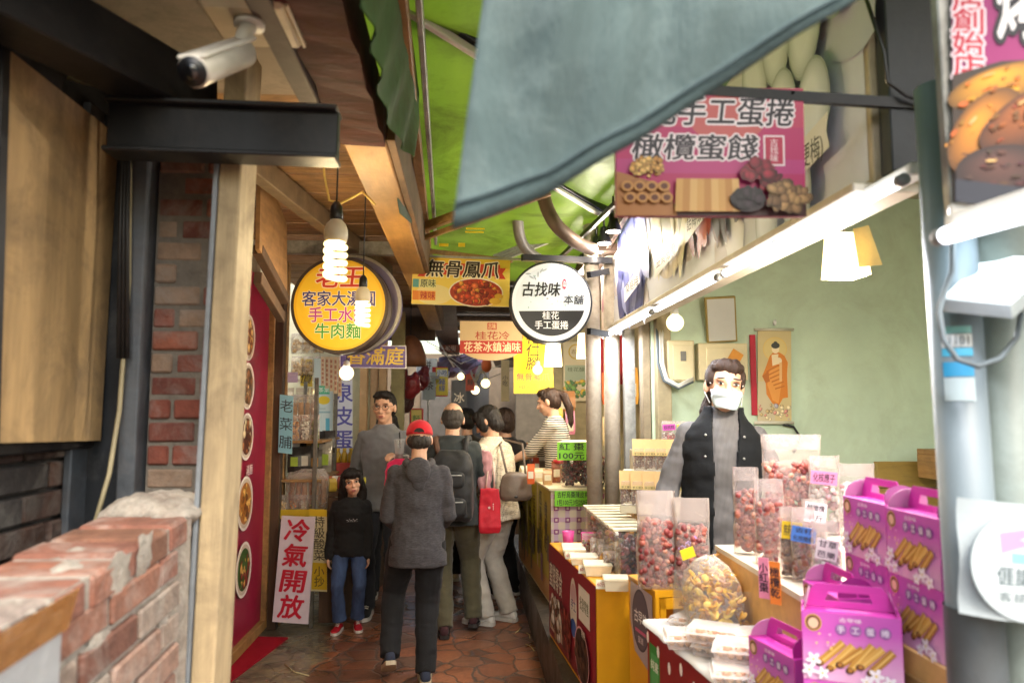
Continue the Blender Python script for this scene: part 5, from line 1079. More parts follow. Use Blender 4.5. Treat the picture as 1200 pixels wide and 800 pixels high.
for k, (px, py, c_, l) in enumerate([(690, 648, 'mix', 'clear packet of mixed nuts by the pink cup on the red banner counter'), (700, 655, 'white', 'clear packet of white pieces in the rear row on the red banner counter'), (710, 664, 'chip', 'clear packet of yellow chips in the rear row on the red banner counter'), (716, 672, 'nut', 'clear packet of brown pieces next to the box of dark dates')]):
    p = PZ(px, py, .853); pouch(l, (p.x, p.y, .853), .075, .11, .04, R(-10 + k * 6), kind='nut', cols=COLS[c_], seed=120 + k, n=24, size=.012, fill=.6, group='clear packets on the red banner counter', opaque_top=.12)
for k, (px, py, l) in enumerate([(668, 655, 'white price card standing farthest back on the red banner counter'), (684, 672, 'white price card standing in the middle of the red banner counter'), (705, 690, 'white price card standing at the near end of the red banner counter')]):
    p = PZ(px, py, .853); t = thing('price_card', l, 'price tag', (p.x, p.y, .854), R(-12), 'price cards on the red banner counter'); MB().prism([(-.025, 0), (.025, 0), (.025, .04), (-.025, .04)], (0, 0, 0), (1, 0, 0), (0, .25, .97), .002).build('card', M('paper label', '#e6dfc8', .6), t); pr = Print((-.025, .0099, .0385), (.05, 0, 0), (0, -.0099, -.0385), 50, 40, lift=.0006); pr.text('60元', 25, 20, 20, '#b02a2a', .02, w=38); pr.build('figures', t, world=False)
# display case with slats and contents
cx0, cx1, cy0, cy1 = .735, 1.12, 3.60, 4.55; t = thing('display_case', 'clear fronted display case of dried fruit with white slats on top', 'display case', ((cx0 + cx1) / 2, (cy0 + cy1) / 2, .853))
for (x, y, sx, sy) in ((cx0, (cy0 + cy1) / 2, .004, cy1 - cy0), ((cx0 + cx1) / 2, cy0, cx1 - cx0 - .01, .004)): MB().box((x, y, .96), (sx, sy, .2)).build('pane', acryl, t, True)
MB().box(((cx0 + cx1) / 2 + .01, (cy0 + cy1) / 2, .857), (cx1 - cx0 - .03, cy1 - cy0 - .02, .006)).build('base', tin, t, True)
for k in range(9): MB().box(((cx0 + cx1) / 2, cy0 + .04 + k * .11, 1.068), (cx1 - cx0 + .03, .05, .012), bev=.002).build('slat', M('white slat', '#ddd0ae', .45, dirt=.15), t, True)
MB().beam((cx0, cy0 - .01, 1.055), (cx0, cy1 + .01, 1.055), .014, .012).build('top_rail', white_paint, t, True)
for k in range(6):
    y0 = cy0 + .02 + k * .155; mb = MB(); cols = [COLS['dark'], COLS['mix'], ['#8a6a2a', '#b08a3a', '#6d5020'], COLS['nut'], COLS['dark'], ['#a8442a', '#c06a3a', '#7a2a1a']][k]
    pile(mb, 90, cols, .017, lambda q: V((cx0 + .012 + q.uniform(.01, .2), y0 + q.uniform(0, .14), .87 + q.uniform(0, .15))), 40 + k, u=7, w=5); mb.build('fruit_heap', snack('nut'), t, True)
for k, y in enumerate((3.75, 4.0, 4.25)): MB().box((cx0 - .006, y, .9), (.003, .06, .055)).build('price_label', M('paper label', '#e6dfc8', .6), t, True)
# block of dark dates at the end of the case
t = thing('date_bin', 'clear box of glossy dark red dates at the end of the display case', 'bin', (.79, 3.5, .853)); x0, x1, y0, y1 = .72, .865, 3.445, 3.585
for (x, y, sx, sy) in ((x0, (y0 + y1) / 2, .003, y1 - y0), (x1, (y0 + y1) / 2, .003, y1 - y0), ((x0 + x1) / 2, y0, x1 - x0 - .008, .003), ((x0 + x1) / 2, y1, x1 - x0 - .008, .003)): MB().box((x, y, .955), (sx, sy, .2)).build('pane', acryl, t, True)
mb = MB(); pile(mb, 120, COLS['dark'] + ['#5d2028', '#7a3038'], .019, lambda q: V((q.uniform(x0 + .018, x1 - .018), q.uniform(y0 + .016, y1 - .016), .873 + q.uniform(0, .165))), 51); mb.build('dates', M('glossy date', attr=True, rough=.2, var=.2, scale=30, bump=.15, coat=.5), t, True)
p = (.98, 3.62, 1.08); t = thing('snack_tray', 'x', 'tray', p); o = t; bpy.data.objects.remove(o); o = dup(tr0, p, R(5), 'clear snack tray lying on the slats of the display case'); o['group'] = ''; del o['group']
for j, (px, py, z, lab) in enumerate([(836, 742, .945, 'clear snack tray stacked second from the aisle edge of the white table'), (868, 762, .945, 'clear snack tray stacked in front of the topmost one'), (866, 790, .90, 'clear snack tray at the lower frame edge of the white table'), (806, 748, .90, 'clear snack tray at the aisle corner of the white table'), (884, 748, .945, 'clear snack tray stacked against the shelf board, right of the topmost one')]):
    p = PZ(px, py, z + .02); dup(tr0, (p.x, p.y, z), R(-30 + j * 7), lab, 'clear snack trays on the white table')
# stepped racks of kraft topped packs
def pack(): 
    t = thing('kraft_pack', 'x', 'pack'); mb = MB(); mb.rings([[V((.034 * k * sx, .022 * k * sy, z)) for sx, sy in ((-1, -1), (1, -1), (1, 1), (-1, 1))] for k, z in ((.9, 0), (1.05, .02), (1.02, .09), (.8, .125))], smooth=False); mb.build('film', clear, t)
    mb = MB(); pile(mb, 44, ['#ffffff'], .011, lambda q: V((q.uniform(-.025, .025), q.uniform(-.018, .014), q.uniform(.01, .09))), 5, u=6, w=5); 
    mb.build('contents', M('mixed nuts', '#7c5434', .5, var=.5, scale=28, bump=.4), t)
    mb = MB(); mb.add([V((-.04, -.03, .085)), V((.04, -.03, .085)), V((.037, .03, .178)), V((-.037, .03, .178)), V((-.04, -.028, .085)), V((.04, -.028, .085)), V((.037, .032, .178)), V((-.037, .032, .178))], [(0, 1, 2, 3), (7, 6, 5, 4), (0, 4, 5, 1), (1, 5, 6, 2), (2, 6, 7, 3), (3, 7, 4, 0)], False)
    h = mb.build('kraft_header', M('kraft paper', '#caa468', .7, var=.1, bump=.1), t); pr = Print((-.04, -.0302, .107), (.08, 0, 0), (0, 0, -.022), 80, 22, lift=.0005); pr.rect(4, 2, 76, 22, '#e3cc8a'); pr.text('手工堅果', 40, 12, 11, '#5a4020', .02, w=60); pr.mb.build('header_label', M('printed ink'), h); return t
pk0 = pack(); k = 0; names = [('lower', [(733, 3.98), (746, 3.95), (760, 3.92), (774, 3.89), (788, 3.86)], 1.145), ('upper', [(748, 4.32), (761, 4.30), (774, 4.28), (787, 4.26), (800, 4.24)], 1.30)]
orda = ['leftmost', 'second from left', 'middle', 'fourth from left', 'rightmost']
for nm, lst, z in names:
    for j, (px, Y) in enumerate(lst):
        x = P(px, 480, Y).x; o = pk0 if k == 0 else dup(pk0, (0, 0, 0)); o.location = (x, Y, z); o.rotation_euler.z = R(-8); o['label'] = f'{orda[j]} kraft topped snack pack in the {nm} of two rows beside the seller'; o['group'] = 'kraft topped packs beside the display case'; k += 1
t = thing('stepped_rack', 'pale stepped rack holding the rows of kraft topped packs', 'rack', (1.1, 4.0, 1.08))
MB().box((1.0, 3.935, 1.122), (.34, .09, .04), rz=R(-28), bev=.003).build('step', tin, t, True); MB().box((1.13, 4.30, 1.188), (.40, .18, .22), rz=R(-8), bev=.003).build('step', tin, t, True); MB().box((1.25, 4.45, .75), (.5, .12, .88), bev=.003).build('back_box', shelf_w, t, True)
MB().box((1.22, 4.48, 1.30), (.42, .1, .22), bev=.003).build('step', tin, t, True); MB().box((1.06, 4.0, .70), (.3, .35, .78), bev=.003).build('back_box', shelf_w, t, True)
for j, (px, c_, tx, l) in enumerate(((783, '#c84ab0', '核桃糕', 'clear snack pouch with a magenta card at the left shoulder of the seller'), (800, '#ecd01e', '花生', 'clear snack pouch with a yellow card right beside the sleeve of the seller'))):
    pouch(l, (P(px, 480, 4.46).x, 4.46, 1.412), .085, .17, .05, R(-8), kind='nut', cols=['#a8343a', '#c9bcb0', '#7a4a3a'], seed=60 + j, n=40, size=.012, fill=.55, card=(c_, (tx,), 0, .78, .075, .035, -4), opaque_top=.1, group='clear pouches above the kraft packs')
# jar of red dates and signs on the far counter
p = P(675, 568, 5.32); t = thing('date_jar', 'big clear jar of dark dates with a pale lid on the far counter', 'jar', (p.x, p.y, 1.105)); c = (p.x, p.y, 1.106)
MB().lathe([(.10, 0), (.113, .01), (.113, .24), (.1, .27)], c, 28, cap=True).build('glass', acryl, t, True); MB().lathe([(.11, .272), (.115, .275), (.115, .315), (.10, .325), (.0005, .325)], c, 28).build('lid', tin, t, True)
mb = MB(); pile(mb, 260, COLS['dark'] + ['#6a2a2a'], .016, lambda q: (lambda a, r: V((p.x + r * math.cos(a), p.y + r * math.sin(a), 1.12 + q.uniform(0, .21))))(q.uniform(0, 6.3), .094 * math.sqrt(q.uniform(.3, 1))), 70, u=7, w=5); mb.build('dates', M('glossy date'), t, True)
c2 = (p.x + .21, p.y + .05, 1.106); t = thing('date_jar', 'second jar of dark dates half hidden by the left concrete pole', 'jar', c2); MB().lathe([(.09, 0), (.1, .01), (.1, .22), (.09, .25)], c2, 28).build('glass', acryl, t, True)
mb = MB(); pile(mb, 180, COLS['dark'], .016, lambda q: (lambda a, r: V((c2[0] + r * math.cos(a), c2[1] + r * math.sin(a), 1.12 + q.uniform(0, .18))))(q.uniform(0, 6.3), .085 * math.sqrt(q.uniform(.3, 1))), 71, u=7, w=5); mb.build('dates', M('glossy date'), t, True)
def card_sign(name, label, TL, TR, BL, Y, lines, col='#7fc92e', ink='#22301a', group=None, Y2=None):
    a, b, c = P(*TL, Y), P(*TR, Y2 or Y), P(*BL, Y); t = board(name, label, 'sign', a, b - a, c - a, .003, M('sign ' + col, col, .55, var=.04, bump=.02), group, bev=0, part='card')
    pr = Print(a, b - a, c - a, TR[0] - TL[0], BL[1] - TL[1]); n_ = len(lines); hh = (BL[1] - TL[1]) / n_
    for i, l in enumerate(lines): pr.text(l, (TR[0] - TL[0]) / 2, hh * (i + .5), hh * .78, ink, .03, w=(TR[0] - TL[0]) * .86)
    pr.build('lettering', t); return t
card_sign('price_sign', 'bright green price sign reading 100 on the big date jar', (653, 518), (687, 518), (653, 539), 5.18, ('紅 棗', '100元'))
card_sign('price_sign', 'long bright green price sign below the date jar', (650, 575), (693, 575), (650, 593), 5.15, ('去籽烏棗陳皮梅', '1包100元3包250元'))
for k in range(5):
    q_ = (.72 + .05 * k, 5.62 + .22 * k, 1.106); t = thing('candy_jar', ['nearest', 'second', 'third', 'fourth', 'farthest'][k] + ' small clear candy jar of the row behind the date jar on the far counter', 'jar', q_, 0, 'small candy jars on the far counter'); MB().lathe([(.05, 0), (.058, .008), (.058, .12), (.045, .14)], q_, 18).build('glass', acryl, t, True); MB().lathe([(.05, .141), (.052, .143), (.052, .168), (.0005, .17)], q_, 18).build('lid', M('jar lid %d' % (k % 3), ['#b02a2a', '#c9a23a', '#d8d2c4'][k % 3], .4), t, True)
    mb = MB(); pile(mb, 40, COLS[['mix', 'chip', 'dark', 'white', 'nut'][k]], .014, lambda q: (lambda a, r: V((q_[0] + r * math.cos(a), q_[1] + r * math.sin(a), 1.118 + q.uniform(0, .09))))(q.uniform(0, 6.3), .045 * math.sqrt(q.uniform(.2, 1))), 130 + k, u=7, w=5); mb.build('sweets', snack('nut'), t, True)
# things near the striped seller
pal = [('#d8602a', .05, .13), ('#c9a070', .06, .1), ('#b8442a', .05, .12), ('#d9c9a0', .08, .09), ('#c98a6a', .07, .15), ('#e0d6c0', .09, .08), ('#8a4a2a', .06, .14)]
for k, (px, Y, cidx, l) in enumerate([(622, 5.5, 0, 'orange upright snack packet by the brown shoulder bag'), (632, 5.7, 3, 'cream squat packet on the far counter'), (641, 5.45, 1, 'tan paper packet second from the date jar'), (651, 5.6, 6, 'dark brown tall packet next to the date jar'), (616, 6.1, 5, 'white tub on the far counter before the striped seller'), (628, 6.4, 2, 'red brown packet behind the white tub'), (646, 6.2, 4, 'pinkish paper packet near the elbow of the striped seller')]):
    c_, w, h = pal[cidx]; p = P(px, 480, Y); t = thing('snack_packet', l, 'packet', (p.x, Y, 1.107), R(-10 + k * 7), 'packets on the far counter')
    mb = MB(); mb.rings([[V((sx * w * a, sy * w * b, z)) for sx, sy in ((-1, -1), (1, -1), (1, 1), (-1, 1))] for a, b, z in ((.5, .3, 0), (.55, .36, h * .3), (.52, .3, h * .8), (.55, .05, h), (.55, .03, h * 1.12))], smooth=False); mb.build('wrapper', M('packet ' + c_, c_, .4, var=.15, scale=14, bump=.4, bscale=40), t)
    MB().box((0, -w * .34, h * .5), (w * .8, .004, h * .4), bev=.001).build('label', M('paper label', '#e6dfc8', .6), t)
# orange bags and red strips behind the poles
for k, (px, py, Y, w, h, c_, l) in enumerate([(715, 455, 6.9, .16, .3, '#d86a34', 'orange hanging snack bag between the concrete poles'), (740, 452, 6.8, .12, .34, '#d9a24a', 'golden hanging snack bag right of the concrete poles'), (716, 505, 6.7, .16, .26, '#c9b48a', 'pale hanging snack bag low between the concrete poles'), (662, 470, 7.2, .2, .2, '#c98a50', 'tan hanging bag on the wall behind the striped seller'), (668, 495, 6.9, .09, .22, '#e58fb0', 'pink paper bag hanging left of the concrete poles'), (655, 490, 6.9, .07, .2, '#e6c01c', 'yellow paper bag hanging beside the pink one')]):
    p = P(px, py, Y); t = thing('hanging_bag', l, 'bag', p, 0, 'bags hanging behind the concrete poles'); mb = MB(); mb.rings([[p + V((sx * w / 2 * a, sy * .03 * b, z * h)) for sx, sy in ((-1, -1), (1, -1), (1, 1), (-1, 1))] for a, b, z in ((.9, .5, -.5), (1, 1, -.3), (1, .8, .2), (.95, .15, .5))], smooth=False); mb.build('bag', M('packet ' + c_, c_, .4, var=.15, scale=14, bump=.4, bscale=40), t, True)
    MB().box(p + V((0, -.034, -.04)), (w * .6, .004, h * .35)).build('label', M('paper label'), t, True)
for px, l in ((703, 'left red vertical strip banner behind the concrete poles'), (727, 'right red vertical strip banner behind the concrete poles')):
    p = P(px, 420, 7.1); MB().box(p, (.1, .012, .5)).build('red_strip', M('red banner cloth', '#b0242a', .7)); o = [x for x in bpy.data.objects if x.name.startswith('red_strip')][-1]; tag(o, l, 'banner', 'red strip banners')
t, pr = flat('tea_poster', 'pale poster with a green hill picture on the wall behind the striped seller', ((660, 400), (690, 400), (660, 470)), 7.6, 30, 70, metal_edge, thick=.01)
pr.rect(0, 0, 30, 70, '#dcd0a8'); pr.ell(15, 12, 9, 9, '#c9a93a', 20); pr.ell(15, 12, 7.5, 7.5, '#dcd0a8', 20); pr.text('古味', 15, 12, 5, '#8a6a2a', .01); pr.rect(2, 28, 28, 46, '#a9b89a'); pr.text('桂花釀', 15, 33, 5, '#5a6a4a', .0, w=20); pr.scatter(('r', 2, 46, 28, 66), 40, ['#6a9a3a', '#8ab04a', '#d9b43a', '#4a7a3a'], (1.5, 4), 3); pr.build('poster_print', t)

# ------------------------------------------------------------ back wall of the green stall
def ebox(label, x0, y0, x1, y1, d, m, name='switch_box'):
    a, b = P(x0, y0, 4.6), P(x1, y1, 4.6); c = (a + b) / 2; t = thing(name, label, 'switch box', V((c.x, 4.6 - d / 2, b.z)), 0, 'switch boxes on the green wall')
    w, h = abs(b.x - a.x), abs(a.z - b.z); MB().box((c.x, 4.605 - d / 2, c.z), (w, d, h), bev=.006).build('case', m, t, True); MB().box((c.x + .01, 4.602 - d, c.z - .01), (w * .76, .008, h * .84), bev=.003).build('door', m, t, True); return t, c, w, h
t, c, w, h = ebox('cream breaker box with a grey switch window on the left of the green wall', 778, 400, 810, 448, .09, M('cream steel box', '#cfc29a', .4, var=.05, dirt=.15)); MB().box((c.x + .01, 4.505, c.z + .03), (.035, .006, .06), bev=.002).build('switch', M('grey switch', '#6f6d66', .5), t, True)
t, c, w, h = ebox('wide cream meter box behind the head of the masked seller', 814, 403, 872, 446, .08, M('cream steel box')); MB().box(None, (.075, .004, .075), M4=Matrix.Translation(P(862, 418, 4.50)) @ Matrix.Rotation(R(32), 4, 'Y')).build('paper_charm', M('orange paper', '#c9862c', .6), t, True)
for k in range(3): tag(MB().tube([P(770 + k * 3, 385, 4.55), P(771 + k * 3, 425, 4.52), P(778 + k * 2, 446 - k, 4.5), P(795, 455 - k * 2, 4.48), P(812, 447 - k * 2, 4.5)], .009, 8).build('power_cable', M(['grey flex', 'white flex', 'white flex'][k], '#c9c6bc', .5)), ['lowest sagging cable below the breaker box', 'middle sagging white cable below the breaker box', 'top sagging white cable below the breaker box'][k], 'cable', 'sagging cables below the breaker box')
TL, TR, BL = P(826, 349, 4.45), P(862, 347, 4.45), P(829, 402, 4.56); t = board('framed_glass', 'gold framed glass certificate leaning out from the green wall, reflecting lights', 'picture', TL, TR - TL, BL - TL, .02, M('gold frame', '#a08a4a', .4, .3))
pr = Print(TL, TR - TL, BL - TL, 36, 54, lift=.0015); pr.rect(2, 2, 34, 52, '#c9c9c2'); pr.build('mount', t, M('reflecting glass print', attr=True, rough=.08, var=.05, bump=0, coat=1))
# scroll
TL, TR, BL = P(888, 387, 4.585), P(927, 387, 4.585), P(888, 494, 4.585); t = board('hanging_scroll', 'hanging scroll painted with a standing figure in an orange robe', 'scroll', TL, TR - TL, BL - TL, .006, M('scroll paper', '#cbb98a', .7)); pr = Print(TL, TR - TL, BL - TL, 39, 107)
pr.rect(0, 0, 39, 107, '#c9b684'); pr.rect(0, 60, 20, 107, '#c4b694'); pr.ell(20, 22, 14, 14, '#d9b866', 32); pr.ell(20, 22, 13, 13, '#d4bd7c', 32)
pr.poly([(14, 30), (18, 26), (25, 26), (31, 30), (35, 38), (34, 52), (35, 79), (29, 80), (24, 89), (17, 86), (10, 75), (9, 60), (5, 54), (9, 44)], '#cf7a22'); pr.poly([(14, 46), (26, 42), (28, 60), (24, 86), (17, 82), (11, 64)], '#dd9440'); pr.poly([(16, 29), (24, 28), (23, 40), (17, 42)], '#e9d3ac'); pr.poly([(5, 54), (12, 48), (14, 60), (9, 62)], '#b5641a')
for k in range(6): pr.poly([(10 + k * 2, 48 + k * 4), (26 + k, 40 + k * 5), (26 + k, 41.2 + k * 5), (10 + k * 2, 49.6 + k * 4)], '#b5641a')
pr.ell(20.5, 22, 4.4, 5.4, '#ead6b0', 18); pr.ell(20.5, 18, 5, 3.6, '#3a3a34', 18); pr.ell(20.5, 15, 2.2, 2, '#3a3a34', 12); pr.ell(24, 36, 4, 4, '#e9d3ac', 14); pr.rect(25, 38, 28, 60, '#dfae72')
pr.scatter(('r', 2, 88, 37, 105), 26, ['#b8a070', '#c98a7a', '#a8a0a8', '#d9c9a0'], (1, 3), 2); pr.build('painting', t)
MB().tube([P(884, 386, 4.58), P(930, 386, 4.58)], .009, 8).build('roller', M('scroll roller', '#c9c4b0', .4), t, True); MB().tube([P(884, 495, 4.58), P(930, 495, 4.58)], .011, 8).build('roller', M('scroll roller'), t, True)
a = P(883, 439, 4.59); tag(MB().box(a, (.037, .008, .51), bev=.001).build('red_paper_strip', M('red paper', '#b01f34', .6)), 'narrow red paper strip stuck left of the hanging scroll', 'paper strip')
MB().ell(P(908, 378, 4.58), (.012, .012, .02)).build('wall_hook', white_pl); tag(bpy.data.objects['wall_hook'], 'small white wall hook above the hanging scroll', 'hook')
# timber planks and cubby at right
t = thing('plank_panel', 'olive stained timber plank panel low on the green wall', 'panel', (2.7, 4.4, .3)); plk = M('olive plank', '#9a7f3c', .5, var=.2, scale=3, stretch=(1, 4, 8), bump=.2, dirt=.3)
for k in range(4): MB().box((P(1052, 480, 4.45).x + .15, 4.45, 1.255 - k * .16), (.62, .04, .155), bev=.003).build('plank', plk, t, True)
t = thing('wall_cubby', 'open wooden cubby shelf with odds and ends on top', 'shelf', (2.95, 4.2, 1.1)); x0 = P(1090, 480, 4.2).x; z = P(1100, 530, 4.2).z
MB().box((x0 + .25, 4.2, z), (.5, .3, .03), bev=.002).build('top', wood_warm, t, True); MB().box((x0 + .25, 4.2, z - .14), (.5, .3, .03), bev=.002).build('bottom', wood_warm, t, True); MB().box((x0 + .012, 4.2, z - .07), (.024, .3, .108)).build('side', wood_warm, t, True); MB().box((x0 + .25, 4.34, z - .07), (.46, .02, .108)).build('back', wood_dark, t, True)
for dx in (.1, .4): MB().box((x0 + dx, 4.25, (z - .157 + .3) / 2), (.04, .04, z - .157 - .302)).build('leg', M('olive plank'), t, True)
mb = MB(); mb.ell((x0 + .13, 4.15, z + .034), (.06, .04, .022)); mb.ell((x0 + .2, 4.16, z + .03), (.05, .04, .018)); tag(link('crumpled_bag', remesh(mb, .006, 1, .014, 30), M('crumpled plastic', '#cdbfb6', .4)), 'crumpled pale plastic bag lying on the wooden cubby', 'bag')

# ------------------------------------------------------------ grey pipes at right edge
pvc = M('grey pvc pipe', '#77838a', .4, var=.06, scale=4, bump=.05, dirt=.3, dirtcol=lin('#5d6c70'), dscale=5)
t = thing('drain_pipe', 'grey blue plastic pipe with number stickers, left of the pair', 'pipe', (.968, 1.385, 0), 0, 'grey pipes at the right edge')
MB().tube([(.978, 1.385, 0), (.955, 1.385, 2.3)], .047, 26).build('shaft', pvc, t, True)
def arc_print(z0, z1, a0, a1, col, name, w=24):
    mb = MB(); vs = []
    for z in (z0, z1):
        for k in range(w + 1): a = R(a0 + (a1 - a0) * k / w); q = .0485; cx = .978 - .023 * z / 2.3; vs.append(V((cx + q * math.cos(a), 1.385 + q * math.sin(a), z)))
    mb.add(vs, [(k, k + 1, w + 2 + k, w + 1 + k) for k in range(w)], True); mb.build(name, M('sticker ' + col, col, .4, var=.05), t, True)
def zpx(y): return 1.65 + (480 - y) / 866 * 1.345
for y0, y1, c_ in ((377, 387, '#7fc0c0'), (387, 404, '#d9dfe0'), (404, 415, '#4fb4d8'), (421, 440, '#3a9fd0'), (440, 470, '#b9cbd0')): arc_print(zpx(y1) + .001, zpx(y0) - .001, 205, 268, c_, 'sticker')
pr = Print((.908, 1.3355, zpx(388)), (.042, -.004, 0), (0, 0, zpx(403) - zpx(388)), 42, 15, lift=.002); pr.text('1101', 21, 7.5, 11, '#4a5a64', .03, w=36); pr.build('sticker_number', t)
t = thing('drain_pipe', 'thick grey green plastic pipe at the extreme right edge', 'pipe', (1.085, 1.42, 0), 0, 'grey pipes at the right edge'); MB().tube([(1.085, 1.42, 0), (1.07, 1.42, 2.3)], .062, 26).build('shaft', M('grey green pipe', '#78847f', .45, var=.1, dirt=.4), t, True)
t = thing('pipe_banner', 'white vinyl banner with pink emblem wrapped round the grey pipes', 'banner', (1.03, 1.33, 1.2)); TL, TR, BL = P(1131, 584, 1.29), P(1290, 600, 1.27), P(1134, 722, 1.29)
mb = MB(); n = 16; vs = []
for j in range(9):
    for i in range(n + 1):
        u, v = i / n, j / 8; p = TL + (TR - TL) * u + (BL - TL) * v; p.y += .022 * (1 - math.sin(math.pi * min(1, u * 1.7))) + .004 * math.sin(v * 9 + u * 6); vs.append(p)
mb.add(vs, [(j * (n + 1) + i + n + 1, j * (n + 1) + i + n + 2, j * (n + 1) + i + 1, j * (n + 1) + i) for j in range(8) for i in range(n)], True); o = mb.build('vinyl', M('white vinyl', '#a3adb1', .4, var=.08, scale=5, bump=.15, dirt=.3, dirtcol=lin('#8a9698')), t, True)
pr = Print(TL + V((0, -.006, 0)), TR - TL, BL - TL, 159, 138); 
for r_, c_ in ((64, '#98a4a8'), (62.5, '#b4bec2')): pr.ell(66, 74, r_, r_, c_, 44)
pr.poly([(36, 36), (70, 28), (110, 30), (110, 46), (70, 48), (38, 60)], '#d88ab8'); pr.poly([(60, 42), (78, 36), (96, 42)], '#e9eef0'); pr.rect(50, 58, 110, 70, '#7cc0d8'); pr.text('𠊎講客語', 74, 86, 20, '#4a5a60', .02, w=84); pr.text('客語友善', 68, 110, 11, '#5a666a', .0, w=70); pr.build('emblem_print', t)
t = thing('pipe_sleeve', 'dark grey sleeve round the foot of the right pipes', 'pipe sleeve', (1.0, 1.38, 0)); MB().tube([(.973, 1.385, .0), (.965, 1.385, 1.28)], .051, 24, cap=False).build('sleeve', M('dark grey sleeve', '#4a5054', .5, dirt=.3), t, True)

# ------------------------------------------------------------ security camera
t = thing('security_camera', 'white bullet security camera on a bracket under the porch ceiling', 'security camera', P(290, 30, 1.62)); body_m = M('off white camera shell', '#c9c4b8', .35, var=.05, dirt=.2)
a, b = P(226, 84, 1.42), P(284, 62, 1.62); dv = (b - a).normalized()
MB().tube([a, a + dv * .005, b], [.030, .032, .032], 24).build('housing', body_m, t, True); MB().tube([a - dv * .004, a + dv * .0], [.0285, .0285], 24).build('face', black_pl, t, True); MB().tube([a - dv * .008, a - dv * .003], [.014, .016], 16).build('lens', M('lens glass', '#050507', .05, coat=1), t, True)
T = Matrix.Translation((a + b) / 2 + V((0, 0, .031))) @ Matrix((dv.cross(V((0, 0, 1))).normalized(), dv, dv.cross(V((0, 0, 1))).normalized().cross(dv))).transposed().to_4x4(); MB().box(None, (.058, (b - a).length + .03, .010), bev=.005, M4=T).build('sun_shield', body_m, t, True)
c = P(292, 32, 1.64); MB().tube([b - dv * .03, b + V((.0, .0, .04)), c], [.014, .016, .018], 14).build('arm', body_m, t, True); MB().tube([c, c + V((0, 0, .012))], [.034, .034], 22).build('mount_plate', body_m, t, True)
t = thing('junction_box', 'cream junction box fixed to the porch ceiling above the security camera', 'box', c); MB().box(c + V((0, .03, .052)), (.19, .2, .078), bev=.012).build('case', M('cream box', '#b5a88a', .45, dirt=.3), t, True); MB().box(c + V((.097, .03, .05)), (.008, .19, .07), bev=.003).build('lid', M('cream box'), t, True)
# ------------------------------------------------------------ people
skin = M('skin', '#cfa286', .5, var=.08, scale=20, bump=.06, bscale=140, sss=.12)
lips_m = M('lips', '#a8605a', .45, var=.05, bump=0); eye_m = M('dark eye', '#17110e', .2, bump=0); brow_m = M('brow', '#2a201c', .8, bump=0); eyew = M('eye white', '#d2c8c0', .4, bump=0, var=.02)
def hairmat(name, col): return M(name, col, .5, var=.45, scale=10, stretch=(14, 14, 1.5), bump=.8, bscale=30, spec=.35)
black_hair = hairmat('black hair', '#17120f'); brown_hair = hairmat('dark brown hair', '#2f1f17'); grey_hair = hairmat('greying cropped hair', '#38332f')
def fabric(name, col='#808080', sheen=.06, var=.12, scale=14, bump=.35, bscale=220, rough=.9): return M(name, col, rough, var=var, scale=scale, bump=bump, bscale=bscale, sheen=sheen)
def knit(name, c1, c2, scale, mode='stripe'):
    if name in _mats: return _mats[name]
    m, t, out = new_mat(name); b = nd(t, 'ShaderNodeBsdfPrincipled', Roughness=.9); tc = t.nodes.new('ShaderNodeTexCoord')
    if mode == 'stripe':
        n = t.nodes.new('ShaderNodeTexWave'); n.bands_direction = 'Z'; n.inputs['Scale'].default_value = scale; n.inputs['Distortion'].default_value = .6; n.inputs['Detail'].default_value = 1
        t.links.new(tc.outputs['Object'], n.inputs['Vector']); f = ramp(t, n.outputs[0], [(.42, (0, 0, 0)), (.55, (1, 1, 1))])
    elif mode == 'rib':
        n = t.nodes.new('ShaderNodeTexWave'); n.bands_direction = 'X'; n.inputs['Scale'].default_value = scale; t.links.new(tc.outputs['Object'], n.inputs['Vector']); f = ramp(t, n.outputs[0], [(.2, (0, 0, 0)), (.8, (1, 1, 1))])
    elif mode == 'heather':
        n = tex(t, scale, 6, .8, stretch=(1, 1, 5)); f = ramp(t, n.outputs[0], [(.35, (0, 0, 0)), (.65, (1, 1, 1))])
    else:
        n = t.nodes.new('ShaderNodeTexVoronoi'); n.inputs['Scale'].default_value = scale; n.inputs['Randomness'].default_value = .3; t.links.new(tc.outputs['Object'], n.inputs['Vector']); f = ramp(t, n.outputs['Distance'], [(.28, (1, 1, 1)), (.42, (0, 0, 0))])
    t.links.new(mixc(t, f, lin(c1), lin(c2)), b.inputs['Base Color']); b.inputs['Sheen Weight'].default_value = .04
    bu = nd(t, 'ShaderNodeBump', Strength=.3, Distance=.004); t.links.new(f, bu.inputs['Height']); t.links.new(bu.outputs[0], b.inputs['Normal'])
    t.links.new(b.outputs[0], out.inputs[0]); _mats[name] = m; return m
def ik(a, b, l1, l2, pole):
    d = b - a; L = min(d.length, (l1 + l2) * .998); dn = d.normalized(); x = (l1 * l1 - l2 * l2 + L * L) / (2 * L); h = math.sqrt(max(0, l1 * l1 - x * x))
    p = pole - dn * pole.dot(dn); p = p.normalized() if p.length > 1e-5 else V((0, 1, 0)); return a + dn * x + p * h
